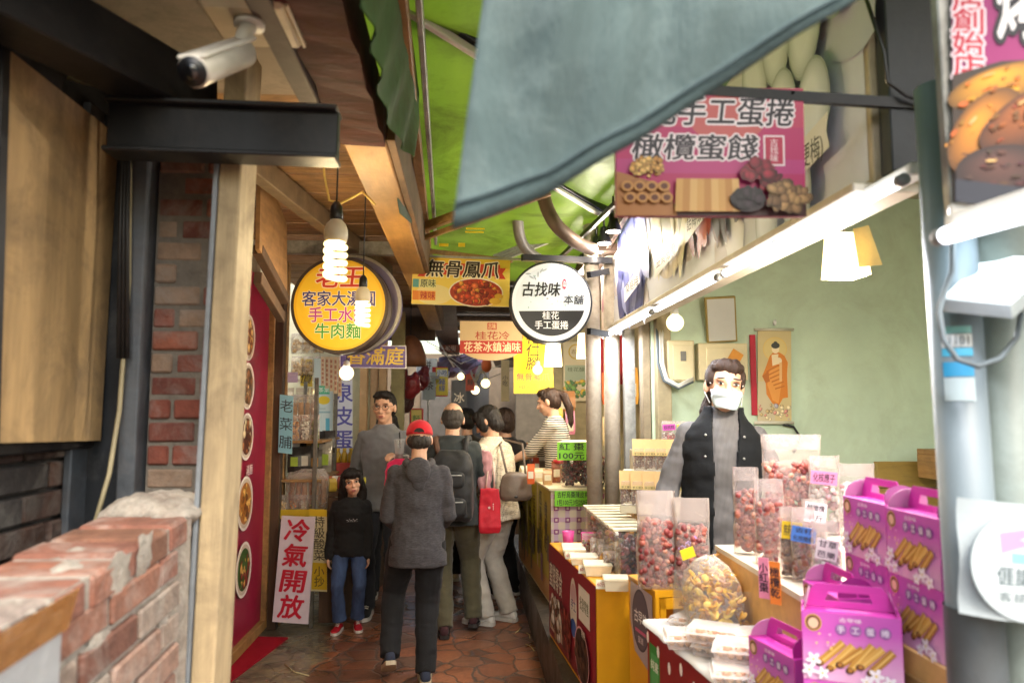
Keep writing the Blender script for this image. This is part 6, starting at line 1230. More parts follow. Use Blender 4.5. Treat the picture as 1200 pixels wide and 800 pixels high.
def hand(mb, w, d, palm, s, curl=.5):
    """wrist, direction of the fingers, direction the palm faces"""
    d = d.normalized(); n = (palm - d * palm.dot(d)).normalized(); x = d.cross(n)
    for k in (-1, 0, 1): mb.tube([w, w + d * .045 * s + x * k * .02 * s, w + d * .085 * s + x * k * .024 * s], [.02 * s, .017 * s, .013 * s], 8, round_ends=True)
    for k, L in ((-1.5, .062), (-.5, .074), (.5, .078), (1.5, .068)):
        b0 = w + d * .085 * s + x * k * .0195 * s; b1 = b0 + (d * (1 - curl * .3) + n * curl * .6).normalized() * L * .5 * s; b2 = b1 + (d * (1 - curl) + n * curl * 1.2).normalized() * L * .5 * s
        mb.tube([b0, b1, b2], [.0088 * s, .008 * s, .0068 * s], 8, round_ends=True)
    sd = 1 if x.dot(V((0, 0, 1))) >= -2 else -1
    b0 = w + d * .03 * s - x * .02 * s; b1 = b0 + (d * .6 - x * .8 + n * .3).normalized() * .035 * s; b2 = b1 + (d * .9 - x * .2 + n * .5).normalized() * .032 * s; mb.tube([b0, b1, b2], [.012 * s, .0095 * s, .008 * s], 8, round_ends=True)
def shoe(t, ankle, yaw_, pitch_, s, upper, sole, k=1.0):
    T = Matrix.Translation(ankle) @ Matrix.Rotation(yaw_, 4, 'Z') @ Matrix.Rotation(pitch_, 4, 'X') @ Matrix.Translation(V((0, 0, -.078 * s))) @ Matrix.Scale(s * k, 4)
    mb = MB(); rs = []
    for y, w, h in ((-.068, .012, .05), (-.06, .028, .072), (-.035, .036, .095), (.005, .037, .102), (.035, .038, .088), (.075, .042, .068), (.12, .046, .054), (.16, .043, .047), (.185, .032, .040), (.2, .012, .03)):
        r_ = []
        for q in range(14):
            a = 2 * math.pi * q / 14; x = w * math.copysign(abs(math.cos(a)) ** .8, math.cos(a)); z = .02 + (h - .02) * (.5 + .5 * math.copysign(abs(math.sin(a)) ** .75, math.sin(a))) if h > .02 else .02
            r_.append(T @ V((x * (1 if z < .05 else .86), y, z)))
        rs.append(r_)
    mb.rings(rs); o = mb.build('shoe', upper, t)
    out = [(.0, -.072), (.03, -.066), (.039, -.03), (.040, .03), (.048, .1), (.047, .155), (.034, .192), (.0, .208)]; out = out + [(-x, y) for x, y in out[::-1][1:-1]]
    mb = MB(); mb.prism(out[::-1] if False else out, T @ V((0, 0, .027)), (T.to_3x3() @ V((1, 0, 0))), (T.to_3x3() @ V((0, 1, 0))), .027 * s * k); mb.build('sole', sole, o)
    mb = MB()
    for q in range(3): a, b = T @ V((-.02, .05 + q * .02, .083 - q * .008)), T @ V((.02, .052 + q * .02, .083 - q * .008)); mb.tube([a, (a + b) / 2 + V((0, 0, .006)), b], .004 * s, 6)
    mb.build('lace', sole, o)
def person(label, loc, rz, H, feet=((-.1, 0, 0, 0), (.1, .02, 0, 0)), lean=0, side=0, twist=0, hl=None, hr=None, head=(0, 0, 0), top=None, trousers=None, hair=('short', black_hair), shoes=None,
           bulk=1, baggy=1, sleeve=1, headk=1.0, curl=.5, seed=1, poleL=None, poleR=None, hem=-.14, collar=0, crop=0, face=True, flare=0, wr=.008, legs=True):
    s = H / 1.7; t = thing('person', label, 'person', loc, rz); pel = V((0, 0, .915 * s)); J = {}
    Ru = Matrix.Rotation(R(twist), 3, 'Z') @ Matrix.Rotation(R(-lean), 3, 'X') @ Matrix.Rotation(R(side), 3, 'Y'); U = lambda x, y, z: pel + Ru @ V((x * s, y * s, z * s))
    headk *= 1.05; kid = s < .8; shl, shr, neck = U(-.156, -.01, .396), U(.156, -.01, .396), U(0, -.015, .475); hc = U(0, .018, .620 + (headk - 1) * .1)
    Rh = Ru @ Matrix.Rotation(R(head[0]), 3, 'Z') @ Matrix.Rotation(R(head[1]), 3, 'X') @ Matrix.Rotation(R(head[2]), 3, 'Y'); hk = s * headk; Hd = lambda x, y, z: hc + Rh @ V((x * hk, y * hk, z * hk))
    ank, knee, hip = [], [], []
    for (fx, fy, fyaw, lift), sg in zip(feet, (-1, 1)):
        a = V((fx * s, fy * s, .082 * s + lift * .16 * s)); h = pel + V((sg * .088 * s, 0, -.03 * s)); hip.append(h); ank.append(a); knee.append(ik(h, a, .425 * s, .42 * s, Matrix.Rotation(R(fyaw), 3, 'Z') @ V((0, 1, 0))))
    wr_ = []; elb = []
    for sh, tg, sg, pole in ((shl, hl, -1, poleL), (shr, hr, 1, poleR)):
        w = V(tg) * s if tg else U(sg * .23, .03, -.06); pl = V(pole) if pole else Ru @ V((sg * .24, -.8, -.25)); d = w - sh
        if d.length > .54 * s: w = sh + d.normalized() * .535 * s
        wr_.append(w); elb.append(ik(sh, w, .285 * s, .255 * s, pl))
    # body: one continuous skin
    mb = MB(); E = lambda x, y, z, a, b, c: mb.ell(Hd(x, y, z), (a * hk, b * hk, c * hk), Rh, 14, 10)
    E(0, -.012, .028, .076, .094, .09); E(0, .022, -.04, .057, .068, .068); E(0, .05, -.085, .03, .03, .024); mb.tube([Hd(0, .086, .018), Hd(0, .107, -.024)], [.008 * hk, (.009 if kid else .0125) * hk], 8, round_ends=True); E(0, .088 if kid else .095, -.028, .014 if kid else .017, .012, .008)
    for q in (-1, 1): E(q * .077, -.005, -.006, .011, .02, .031); E(q * .036, .062, -.022, .026, .022, .022); E(q * .032, .074, .03, .028, .014, .009)
    E(0, .082, -.058, .026, .013, .014)
    mb.tube([neck - Ru @ V((0, 0, .04 * s)), hc - Rh @ V((0, .02 * hk, .03 * hk))], [.058 * s, .05 * s], 12, round_ends=True)
    mb.rings([[U(.9 * rx * math.cos(a), .85 * ry * math.sin(a), z) for a in [2 * math.pi * q / 16 for q in range(16)]] for z, rx, ry in ((-.1, .13, .09), (0, .14, .095), (.15, .12, .085), (.3, .14, .09), (.39, .145, .08), (.45, .08, .055))])
    for sh, el, w, sg in ((shl, elb[0], wr_[0], -1), (shr, elb[1], wr_[1], 1)):
        mb.tube([sh, sh.lerp(el, .5), el, el.lerp(w, .35), w], [.05 * s, .044 * s, .036 * s, .038 * s, .025 * s], 10, round_ends=True)
        d = (w - el).normalized(); pd = Ru @ V((-sg * 1, .3, 0)) if abs(d.z) > .5 else V((0, 0, -1)) + Ru @ V((-sg * .5, 0, 0)); hand(mb, w - d * .005 * s, d, pd, s * .95, curl)
    for h, k, a in zip(hip, knee, ank): mb.tube([h, h.lerp(k, .5), k, k.lerp(a, .3), a], [.075 * s, .066 * s, .048 * s, .05 * s, .034 * s], 10, round_ends=True)
    me = remesh(mb, .0062 if s > .8 else .005, 3); body = link('body', me, [skin, lips_m, eye_m, brow_m, eyew], t)
    if face:
        fb = MB(); fb.mat = 1; fb.ell(Hd(0, .0925, -.055), (.021 * hk, .006 * hk, .0045 * hk), Rh, 10, 6); fb.ell(Hd(0, .0915, -.063), (.017 * hk, .006 * hk, .005 * hk), Rh, 10, 6)
        for q in (-1, 1):
            fb.mat = 4; ek = 1.35 if kid else 1.0; fb.ell(Hd(q * .032, .0805, .010), (.0125 * hk * ek, .006 * hk, .0052 * hk * ek), Rh, 10, 6); fb.mat = 2; fb.ell(Hd(q * .032, .0862, .010), (.0064 * hk * ek, .003 * hk, .0056 * hk * ek), Rh, 8, 6)
            fb.ell(Hd(q * .033, .0835, .0165), (.0165 * hk, .0055 * hk, .0022 * hk), Rh, 8, 6); fb.mat = 3; fb.ell(Hd(q * .034, .0855, .034), (.0185 * hk, .0045 * hk, .0036 * hk), Rh @ Matrix.Rotation(R(q * 5), 3, 'Y'), 8, 6)
        import bmesh
        m2 = fb.mesh('f'); bm = bmesh.new(); bm.from_mesh(me); bm.from_mesh(m2); bm.to_mesh(me); bm.free(); bpy.data.meshes.remove(m2)
    # hair
    kind, hm = hair; hb = MB(); Q = lambda x, y, z, a, b, c: hb.ell(Hd(x, y, z), (a * hk, b * hk, c * hk), Rh, 16, 12)
    if kind == 'bald': Q(0, -.032, .012, .081, .083, .078); Q(0, -.05, -.03, .066, .055, .05)
    elif kind == 'cap': Q(0, -.03, -.01, .08, .084, .06)
    else:
        Q(0, -.022, .038, .0825, .096, .086); Q(0, -.045, .0, .08, .07, .085)
        if kind in ('short', 'boy'): Q(0, .05, .098, .06, .045, .028)
        if kind == 'boy':
            for q in (-1, 1): Q(q * .03, .06, .085, .04, .03, .02)
        if kind in ('fringe', 'long', 'bob'):
            Q(0, .055, .07, .07, .042, .042)
            for q in (-1, 1): Q(q * .073, .025, .01, .022, .045, .085)
        if kind == 'bob': Q(0, -.05, -.05, .075, .055, .06)
        if kind == 'long':
            for q in (-1, 1): hb.tube([Hd(q * .066, -.0, .03), Hd(q * .083, -.01, -.08), U(q * .10, -.03, .40), U(q * .09, -.02, .28)], [.03 * hk, .04 * hk, .04 * hk, .018 * hk], 10, round_ends=True)
            hb.tube([Hd(0, -.06, .04), Hd(0, -.085, -.08), U(0, -.12, .36), U(0, -.13, .24)], [.06 * hk, .07 * hk, .07 * hk, .03 * hk], 12, round_ends=True)
        if kind == 'tail': Q(0, .02, .09, .07, .06, .035); hb.tube([Hd(0, -.10, .06), Hd(0, -.15, .02), Hd(.0, -.165, -.10), Hd(.0, -.145, -.22), Hd(0, -.13, -.27)], [.025 * hk, .035 * hk, .036 * hk, .024 * hk, .006 * hk], 12, round_ends=True)
        if kind == 'bun': Q(0, .022, .082, .074, .058, .042); [Q(q * .071, .012, .035, .014, .036, .042) for q in (-1, 1)]; hb.tube([Hd(.03, -.08, -.03), Hd(.055, -.06, -.12), U(.06, -.04, .42)], [.03 * hk, .034 * hk, .02 * hk], 10, round_ends=True)
    link('hair', remesh(hb, .006, 1, .006 if kind != 'bald' else .003, 26, (2.2, 2.2, .5), seed), hm, t)
    # clothes
    tm = top; cb = MB(); B = bulk
    prof = [(hem, .180, .136), (hem + .06, .181, .136), (0, .170, .128), (.12, .152, .113), (.25, .168, .12), (.34, .178, .118), (.40, .172, .106), (.44, .138, .092), (.468, .095, .078), (.49 + collar * .03, .066 + .004 * collar, .064 + .004 * collar)]
    cb.rings([[U(B * rx * math.cos(a), B * ry * math.sin(a) - .005, z) for a in [2 * math.pi * q / 22 for q in range(22)]] for z, rx, ry in prof])
    for sh, el, w in ((shl, elb[0], wr_[0]), (shr, elb[1], wr_[1])):
        end = el.lerp(w, (sleeve - .5) * 2 * .98) if sleeve > .5 else sh.lerp(el, sleeve * 2); q = [sh, sh.lerp(el, .5)] + ([el, el.lerp(end, .5), end] if sleeve > .5 else [end]); rr_ = [.056, .058, .053, .050, .043][:len(q)]
        cb.tube(q, [r_ * s * B for r_ in rr_], 12, round_ends=True)
    link('top', remesh(cb, .0085 * max(s, .75), 3, wr * s, 8 / s, (1, 1, 1.5), seed, fold=lambda p, q: .009 * s * (.35 - abs(noise.noise(V((q.x * .75 + q.z * .35, q.y * .75 - q.z * .25, q.z * .55)))) ) + .005 * s * (.3 - abs(noise.noise(V((q.x * 1.6 - q.z * .9, q.y * 1.6, q.z * 1.0 + 7)))))), tm, t)
    if legs:
        lb = MB(); lb.rings([[pel + V((rx * s * baggy ** .4 * math.cos(a), ry * s * baggy ** .4 * math.sin(a), z * s)) for a in [2 * math.pi * q / 20 for q in range(20)]] for z, rx, ry in ((.09, .142, .104), (.02, .158, .116), (-.06, .168, .122), (-.12, .15, .11))])
        for h, k, a in zip(hip, knee, ank):
            e = a + V((0, 0, -.018 * s + crop * s)); lb.tube([h, h.lerp(k, .5), k, k.lerp(e, .5), e], [.092 * s * baggy ** .6, .082 * s * baggy, .066 * s * baggy, (.060 + flare * .3) * s * baggy, (.054 + flare) * s * baggy], 14, round_ends=False)
        link('trousers', remesh(lb, .0085 * max(s, .75), 3, .007 * s, 8 / s, (1, 1, 1.6), seed + 5, fold=lambda p, q: .008 * s * (.35 - abs(noise.noise(V((q.x * .9 + q.z * .3, q.y * .9 - q.z * .3, q.z * (.9 if p.z < .35 * s else .4))))))), trousers, t)
        if shoes:
            for (fx, fy, fyaw, lift), a in zip(feet, ank): shoe(t, a, R(fyaw), R(-lift * 42), s, shoes[0], shoes[1])
    t_ = dict(t=t, s=s, U=U, Hd=Hd, Rh=Rh, hk=hk, Ru=Ru, wrist=wr_, elbow=elb, neck=neck, sh=(shl, shr), pel=pel, hc=hc); return t_
def to_world(f, p): return WORLD[f['t'].name] @ V(p)

white_rub = M('white rubber sole', '#cfcac0', .6, var=.08, dirt=.4)
# 1 elderly man in red cap, back to us
hood_m = knit('charcoal heather', '#29282a', '#4d4a4e', 38, 'heather')
f = person('person in a red cap, grey hooded top and black trousers walking away from the camera', (-.292, 4.80, 0), R(2), 1.61, feet=((-.17, -.10, 8, .62), (.06, -.13, 4, 0)), lean=3, hl=(-.15, .24, .95), hr=(.15, .25, .95), head=(0, -4, 0), top=hood_m,
           trousers=fabric('black cotton', '#0d0d10', .02), hair=('cap', grey_hair), shoes=(fabric('navy canvas shoe', '#232a3c'), M('cream sole', '#b5a68c', .6, dirt=.3)), bulk=1.06, baggy=1.2, seed=2, hem=-.2, wr=.008)
t, U, Hd, Rh, hk, s = f['t'], f['U'], f['Hd'], f['Rh'], f['hk'], f['s']
mb = MB(); pts = []
for k in range(17): a = R(-200 + k * 220 / 16); pts.append(U(.088 * math.cos(a), .09 * math.sin(a) - .02,       .47 + .03 * math.sin(a)))
mb.tube(pts, .026 * s, 10, round_ends=True); mb.ell(U(0, -.125, .42), (.085 * s, .035 * s, .09 * s), f['Ru'], 16, 12); mb.ell(U(0, -.115, .35), (.05 * s, .03 * s, .07 * s), f['Ru'], 14, 10)
link('hood', remesh(mb, .008, 3, .006, 12, seed=4), hood_m, t)
capm = fabric('red cap cloth', '#c01524', .1, var=.06)
mb = MB(); rs = []
for k in range(9): a = R(k * 10.6); rs.append([Hd(.087 * math.cos(a) ** .8 * math.cos(q), -.014 + .103 * math.cos(a) ** .8 * math.sin(q), .03 + .098 * math.sin(a)) for q in [2 * math.pi * i / 28 for i in range(28)]])
mb.rings(rs); cp = mb.build('cap', capm, t)
mb = MB(); n = 14; q = []
for i in range(n + 1): a = R(30 + 120 * i / n); q.append((Hd(.08 * math.cos(a), -.014 + .098 * math.sin(a), .04), Hd(.085 * math.cos(a), -.0 + .178 * math.sin(a) ** .8, .022)))
vs = [x for p in q for x in p]; mb.add(vs + [v + Rh @ V((0, 0, .006)) for v in vs], [(2 * i, 2 * i + 1, 2 * i + 3, 2 * i + 2) for i in range(n)] + [(2 * i + 2 * n + 4, 2 * i + 2 * n + 2, 2 * i + 2 * n + 3, 2 * i + 2 * n + 5) for i in range(n)], True); mb.build('peak', capm, cp)
mb = MB(); pts = [Hd(.034 * math.cos(R(a)), -.117 - .002 * math.sin(R(a)), .036 + .030 * math.sin(R(a))) for a in range(0, 181, 15)]; c = Hd(0, -.108, .036); mb.add([c + Rh @ V((0, -.014 * hk, 0))] + [p + Rh @ V((0, -.003 * hk, 0)) for p in pts], [(0, i + 1, i + 2) for i in range(len(pts) - 1)], True); mb.build('back_opening', M('cap gap hair', '#1c1716', .8), cp)
mb = MB(); mb.tube([Hd(.04 * math.cos(R(a)), -.116, .033 + .004 * math.sin(R(a))) for a in range(0, 181, 20)], .006 * hk, 6); mb.build('strap', capm, cp); MB().ell(Hd(0, -.014, .129), (.007, .007, .005)).build('button', capm, cp)
# 2 man with glasses facing us
f = person('person with glasses in a grey sweater holding a drink, facing the camera', (-.665, 6.22, 0), R(176), 1.84, lean=0, hl=(-.16, .24, 1.17), hr=(.24, .08, .86), head=(-6, -3, 0), top=fabric('grey sweater', '#6d6f74', .2, bscale=120), trousers=fabric('dark jeans', '#1d2028'),
           hair=('boy', black_hair), shoes=(fabric('black shoe', '#141416'), white_rub), seed=3, bulk=1.02, collar=.3, curl=.9, poleL=(-.6, -.6, -.5))
t, Hd, hk = f['t'], f['Hd'], f['hk']; mb = MB()
for q in (-1, 1): mb.tube([Hd(q * .034 + .024 * math.cos(a), .0955, .008 + .019 * math.sin(a)) for a in [2 * math.pi * k / 18 for k in range(19)]], .0016 * hk, 6); mb.tube([Hd(q * .058, .094, .014), Hd(q * .078, .0, .012)], .0014 * hk, 6)
mb.tube([Hd(-.010, .097, .012), Hd(.010, .097, .012)], .0014 * hk, 6); mb.build('glasses', M('thin grey metal', '#4a4644', .3, .8), t)
h = to_world(f, f['wrist'][0]) + V((0, -.075, .06))
t = thing('drink_cup', 'tall clear takeaway cup with a dark straw held by the person with glasses', 'cup', h + V((0, 0, -.06))); MB().lathe([(.030, -.06), (.041, .085), (.043, .088), (.043, .094), (.0005, .095)], h, 20).build('cup', film('clear cup', '#d6d6d6', .28, .1, .1), t, True)
MB().lathe([(.029, -.057), (.033, -.02), (.0005, -.02)], h, 18).build('drink', M('dark tea', '#4a3226', .2), t, True); MB().tube([h + V((.004, 0, .0)), h + V((.0, 0, .15))], .006, 8).build('straw', black_pl, t, True)
c = h + V((.02, -.01, -.16)); mb = MB(); mb.rings([[c + V((sx * w, sy * d_, z)) for sx, sy in ((-1, -1), (-.4, -1.2), (.4, -1.1), (1, -1), (1.05, 0), (1, 1), (0, 1.1), (-1, 1), (-1.05, 0))] for w, d_, z in ((.10, .03, -.14), (.13, .05, -.09), (.125, .045, 0), (.10, .03, .07), (.05, .018, .10))]); t = tag(link('carry_bag', remesh(mb, .008, 3, .014, 12, seed=6), fabric('hot pink cloth', '#c0184e', .2)), 'hot pink cloth bag hanging from the hand with the drink', 'bag')
mb = MB(); mb.tube([c + V((-.05, 0, .08)), c + V((-.06, -.01, .13)), h + V((-.03, -.03, -.03))], .004, 6); mb.tube([c + V((.05, 0, .08)), c + V((.05, -.01, .13)), h + V((.03, -.03, -.03))], .004, 6); o = mb.build('handle', white_pl, t, True)
# 3 small child
f = person('small child with long black hair, black sweatshirt and blue jeans by the white banner', (-.868, 5.84, 0), R(186), 1.19, feet=((-.085, 0, 8, 0), (.10, .06, -14, 0)), head=(8, -2, 9), headk=1.24, hl=(-.19, .08, .78), hr=(.23, .06, .72), top=fabric('black sweatshirt', '#0d0d0f', .03), trousers=M('blue denim', '#3a4d72', .9, var=.35, scale=9, stretch=(2, 2, .6), bump=.3, bscale=240),
           hair=('long', black_hair), shoes=(M('red leather shoe', '#a81826', .4, var=.1), M('white rubber', '#d6d0c6', .5)), bulk=1.17, baggy=1.05, crop=.055, flare=.018, seed=7, hem=-.13)
t = f['t']; pr = Print(f['U'](.06, .152, .30), f['Ru'] @ V((-.12, 0, 0)) * .9, V((0, -.002, -.05)), 60, 20, lift=.012)
for k in range(9): pr.ell(10 + k * 5, 10 + 2.5 * math.sin(k * 2.2), 2.6, .7, '#d8d8d8', 8, rot=k * 47); 
pr.rect(8, 14, 54, 14.8, '#8a8a8a'); pr.build('chest_print', t, world=False)
# 4 man with backpack
f = person('person with cropped greying hair carrying a black backpack, olive trousers', (-.10, 5.70, 0), R(-6), 1.74, feet=((-.03, -.12, 10, 0), (.16, .1, 0, .1)), lean=3, hl=(-.14, .3, 1.1), hr=(.22, .28, 1.05), head=(6, -6, 0), top=fabric('dark green jacket', '#22292a', .2), trousers=fabric('olive trousers', '#4f4a34', .2), hair=('bald', grey_hair),
           shoes=(fabric('dark red shoe', '#3a1a1e'), M('dark sole', '#2a2422', .6)), bulk=1.2, baggy=1.22, seed=9, collar=.6)
U, Ru = f['U'], f['Ru']; W_ = lambda p: to_world(f, p)
t = thing('backpack', 'black backpack with front pockets worn by the person with greying hair', 'backpack', W_(U(.03, -.2, -.08))); bp = fabric('black nylon', '#17181a', .1, rough=.6)
mb = MB(); mb.rings([[W_(U(.03 + w * math.copysign(abs(math.cos(a)) ** .5, math.cos(a)), -.21 + d_ * math.copysign(abs(math.sin(a)) ** .6, math.sin(a)), z)) for a in [2 * math.pi * q / 24 for q in range(24)]] for z, w, d_ in ((-.10, .13, .06), (-.07, .15, .085), (.1, .155, .095), (.27, .15, .085), (.36, .125, .06), (.40, .08, .03))])
link('pack_body', remesh(mb, .009, 3, .008, 10, seed=3), bp, None); o = [x for x in bpy.data.objects if x.name.startswith('pack_body')][-1]; Lw = o.location.copy(); o.parent = t; o.location = Lw - t.location
for z, w, h_ in ((.0, .115, .07), (.19, .10, .06)):
    mb = MB(); mb.rings([[W_(U(.03 + w * k * math.copysign(abs(math.cos(a)) ** .5, math.cos(a)), -.295 - .03 * k2, z + h_ * k * math.copysign(abs(math.sin(a)) ** .5, math.sin(a)))) for a in [2 * math.pi * q / 24 for q in range(24)]] for k, k2 in ((1, -.8), (1, .4), (.9, .9), (.7, 1.05))]); k_ = mb.build('front_pocket', bp, t, True)
    MB().tube([W_(U(.03 + x, -.327, z + h_ * .55)) for x in (-w * .8, 0, w * .8)], .004, 6).build('zip', galv, k_, True)
for q in (-1, 1): mb = MB(); mb.tube([W_(U(.02 + q * .09, -.15, .34)), W_(U(q * .115, -.09, .475)), W_(U(q * .12, .05, .49)), W_(U(q * .13, .125, .36))], [.018, .024, .024, .02], 8); mb.build('shoulder_strap', M('brown strap', '#5d4030', .7) if q < 0 else bp, t, True)
# 5 woman in cream knit
f = person('person with dark short hair in a cream dotted knit and pale grey trousers', (.25, 5.93, 0), R(52), 1.72, feet=((-.10, .02, 10, 0), (.09, -.06, 0, 0)), lean=6, hl=(-.12, .34, .98), hr=(.2, .26, .92), head=(16, -24, 0), top=knit('cream knit', '#d6cbb4', '#8f8270', 75, 'dots'), trousers=fabric('pale grey trousers', '#b3aca0', .2), hair=('bob', black_hair),
           shoes=(fabric('white sneaker', '#d9d5cc', .1), white_rub), bulk=1.16, baggy=1.25, seed=12, collar=.5)
p = P(604, 566, 5.66); mb = MB(); mb.rings([[p + V((w * math.cos(a), .05 * math.sin(a) * k, z)) for a in [2 * math.pi * q / 22 for q in range(22)]] for w, k, z in ((.10, .8, -.13), (.128, 1, -.10), (.125, 1, -.02), (.10, .8, .06), (.05, .5, .085))]); t = thing('shoulder_bag', 'soft taupe shoulder bag worn by the person in the cream knit', 'bag', p + V((0, 0, -.13)))
o = link('bag_body', remesh(mb, .009, 3, .008, 9, seed=8), M('taupe leather', '#6a5c50', .45, var=.12, bump=.25, bscale=80), None); Lw = o.location.copy(); o.parent = t; o.location = Lw - t.location; MB().tube([p + V((-.09, 0, -.085)), p + V((0, -.05, -.095)), p + V((.1, 0, -.085))], .012, 8).build('base_band', black_pl, t, True)
MB().tube([p + V((-.06, 0, .05)), P(586, 520, 5.78), to_world(f, f['sh'][1]) + V((.0, .0, .085)), P(612, 520, 5.8), p + V((.08, 0, .05))], .009, 8).build('strap', M('taupe leather'), t, True)
p = P(574, 598, 5.62); t = thing('shopping_bag', 'flat bright red shopping bag held by the person in the cream knit', 'bag', p + V((0, 0, -.17))); mb = MB(); mb.rings([[p + V((sx * w, sy * d_ + .01 * math.sin(z * 30), z)) for sx, sy in ((-1, -1), (0, -1.25), (1, -1), (1, 1), (0, 1.2), (-1, 1))] for w, d_, z in ((.075, .022, -.165), (.082, .03, -.12), (.08, .026, .04), (.072, .012, .165))]); o = link('bag_body', remesh(mb, .007, 2, .005, 12, seed=4), fabric('bright red cloth', '#c3122a', .1, rough=.6), None); Lw = o.location.copy(); o.parent = t; o.location = Lw - t.location
pr = Print(p + V((-.03, -.034, .06)), (.06, 0, 0), (0, 0, -.1), 60, 100, lift=.001); pr.ell(24, 34, 9, 9, '#e0b8b0', 14)
for k in range(4): pr.rect(52, 4 + k * 13, 57, 12 + k * 13, '#e8dcd8')
pr.build('emblem', t); mb = MB()
for dx in (-.03, .035): mb.tube([p + V((dx, 0, .15)), p + V((dx * .8 + .004, 0, .26)), p + V((dx * .5 + .01, .03, .36))], .007, 6)
mb.build('handle', M('pale strap', '#d6b8ac', .7), t, True)['kind'] = 'stuff'
p = P(569, 548, 5.67); mb = MB(); mb.rings([[p + V((w * math.cos(a) + .01 * math.sin(z * 20), .04 * math.sin(a), z)) for a in [2 * math.pi * q / 16 for q in range(16)]] for w, z in ((.02, -.23), (.05, -.16), (.055, 0), (.05, .09), (.03, .13))]); tag(link('folded_jacket', remesh(mb, .008, 3, .016, 13, (1.6, 1.6, .7), seed=5), fabric('dusty pink cloth', '#b58488', .3)), 'dusty pink jacket draped over the arm of the person in cream knit', 'jacket')
# 6, 7, 10 people further in
f = person('person in an olive dark jacket walking away behind the backpack wearer', (.02, 7.3, 0), R(4), 1.70, feet=((-.1, .1, 0, 0), (.12, -.18, 0, .9)), top=fabric('olive dark jacket', '#2f2c22', .2), trousers=fabric('black cotton'), hair=('short', black_hair), shoes=(fabric('cream sneaker', '#cbbfa6'), white_rub), bulk=1.15, baggy=1.15, seed=15, hl=(-.15, .25, .95), hr=(.2, .2, .95))
f = person('person in black with dark reddish hair, behind the cream knit', (.36, 6.75, 0), R(25), 1.70, head=(0, -12, 0), top=fabric('black coat', '#141316', .2), trousers=fabric('black cotton'), hair=('bob', brown_hair), shoes=(fabric('black shoe'), white_rub), bulk=1.15, seed=17, hl=(-.15, .25, 1.0), hr=(.15, .25, 1.0))
f = person('person with long dark hair hidden behind the one with glasses', (-.70, 6.75, 0), R(8), 1.66, top=fabric('dark wine coat', '#2a1a1e', .2), trousers=fabric('dark jeans'), hair=('long', black_hair), shoes=(fabric('black shoe'), white_rub), bulk=1.12, seed=19)
# 8 striped seller
f = person('person with a dark ponytail in a striped top serving at the far counter', (.80, 6.25, .30), R(72), 1.57, lean=8, hl=(-.10, .46, .98), hr=(.14, .44, 1.0), head=(0, -8, 0), top=knit('striped jersey', '#d8d0c2', '#1d1b1e', 17, 'stripe'), trousers=fabric('dark jeans'), hair=('tail', brown_hair), shoes=(fabric('black shoe'), white_rub), sleeve=.56, seed=21, bulk=1.06, curl=.7)
# 9 masked seller
grey_rib = knit('grey ribbed knit', '#454446', '#716e6e', 60, 'rib')
f = person('person in a white face mask and black quilted vest standing behind the jujube pouches', (1.155, 3.34, .30), R(166), 1.60, side=-3, feet=((-.1, 0, 0, 0), (.1, 0, 0, 0)), lean=1, hl=(-.30, .14, .86), hr=(.30, .12, .84), head=(6, 0, -3), hem=-.24, baggy=.75, top=grey_rib, trousers=fabric('dark jeans'), hair=('bun', brown_hair), shoes=(fabric('black shoe'), white_rub), seed=23, collar=1.6, sleeve=.86, bulk=1.06, headk=1.06)
t, U, Ru, Hd, Rh, hk, s = f['t'], f['U'], f['Ru'], f['Hd'], f['Rh'], f['hk'], f['s']
vest_m = M('black quilted nylon', '#15171a', .85, spec=.2, var=.2, scale=8, bump=.25, bscale=70, sheen=.03)
mb = MB(); mb.rings([[U(1.16 * rx * math.cos(a), 1.20 * ry * math.sin(a) - .005, z) for a in [2 * math.pi * q / 26 for q in range(26)]] for z, rx, ry in ((-.16, .172, .126), (-.08, .176, .128), (0, .166, .124), (.12, .16, .118), (.25, .172, .124), (.34, .176, .122), (.40, .166, .110), (.44, .136, .098), (.475, .10, .09), (.51, .084, .085), (.54, .082, .082))])
me = remesh(mb, .0075, 3, .003, 14, seed=31, fold=lambda p, q: .0028 * abs(math.sin((p.z - .6) * 36)) ** .5 - .002 + .005 * noise.noise(V((q.x * 1.5, q.y * 1.5, q.z * 1.5))))
import bmesh
bm = bmesh.new(); bm.from_mesh(me); inv = Ru.inverted(); kill = []
for fc in bm.faces:
    l = inv @ (fc.calc_center_median() - f['pel']); zz = l.z / s; w = .048 + .02 * max(0, zz - .2) / .3
    if (l.y > 0 and abs(l.x / s + .006) < w) or zz > .535 or zz < -.15: kill.append(fc)
bmesh.ops.delete(bm, geom=kill, context='FACES'); bm.to_mesh(me); bm.free(); o = link('vest', me, vest_m, t); md = o.modifiers.new('thick', 'SOLIDIFY'); md.thickness = .012; md.offset = -1
for q in (-1, 1):
    for z in (.40, .30): MB().ell(U(q * .088, .128 if z < .35 else .118, z), (.006, .005, .006), u=10, w=6).build('snap', galv, o)
mb = MB(); rs = []
for v in range(9):
    z = -.016 - v * .0098; y = .113 - abs(v - 3) * .003 + .0022 * math.cos(v * 3.14) + (.016 if v == 2 else .01 if v == 1 else 0); rs.append([Hd(x, y - (abs(x) / .068) ** 2 * .062 - (.002 if abs(x) > .05 else 0) + .010, z + .002 * math.sin(x * 60)) for x in [(-.068 + .136 * i / 14) * (1 - .32 * (v / 8) ** 2.2) for i in range(15)]])
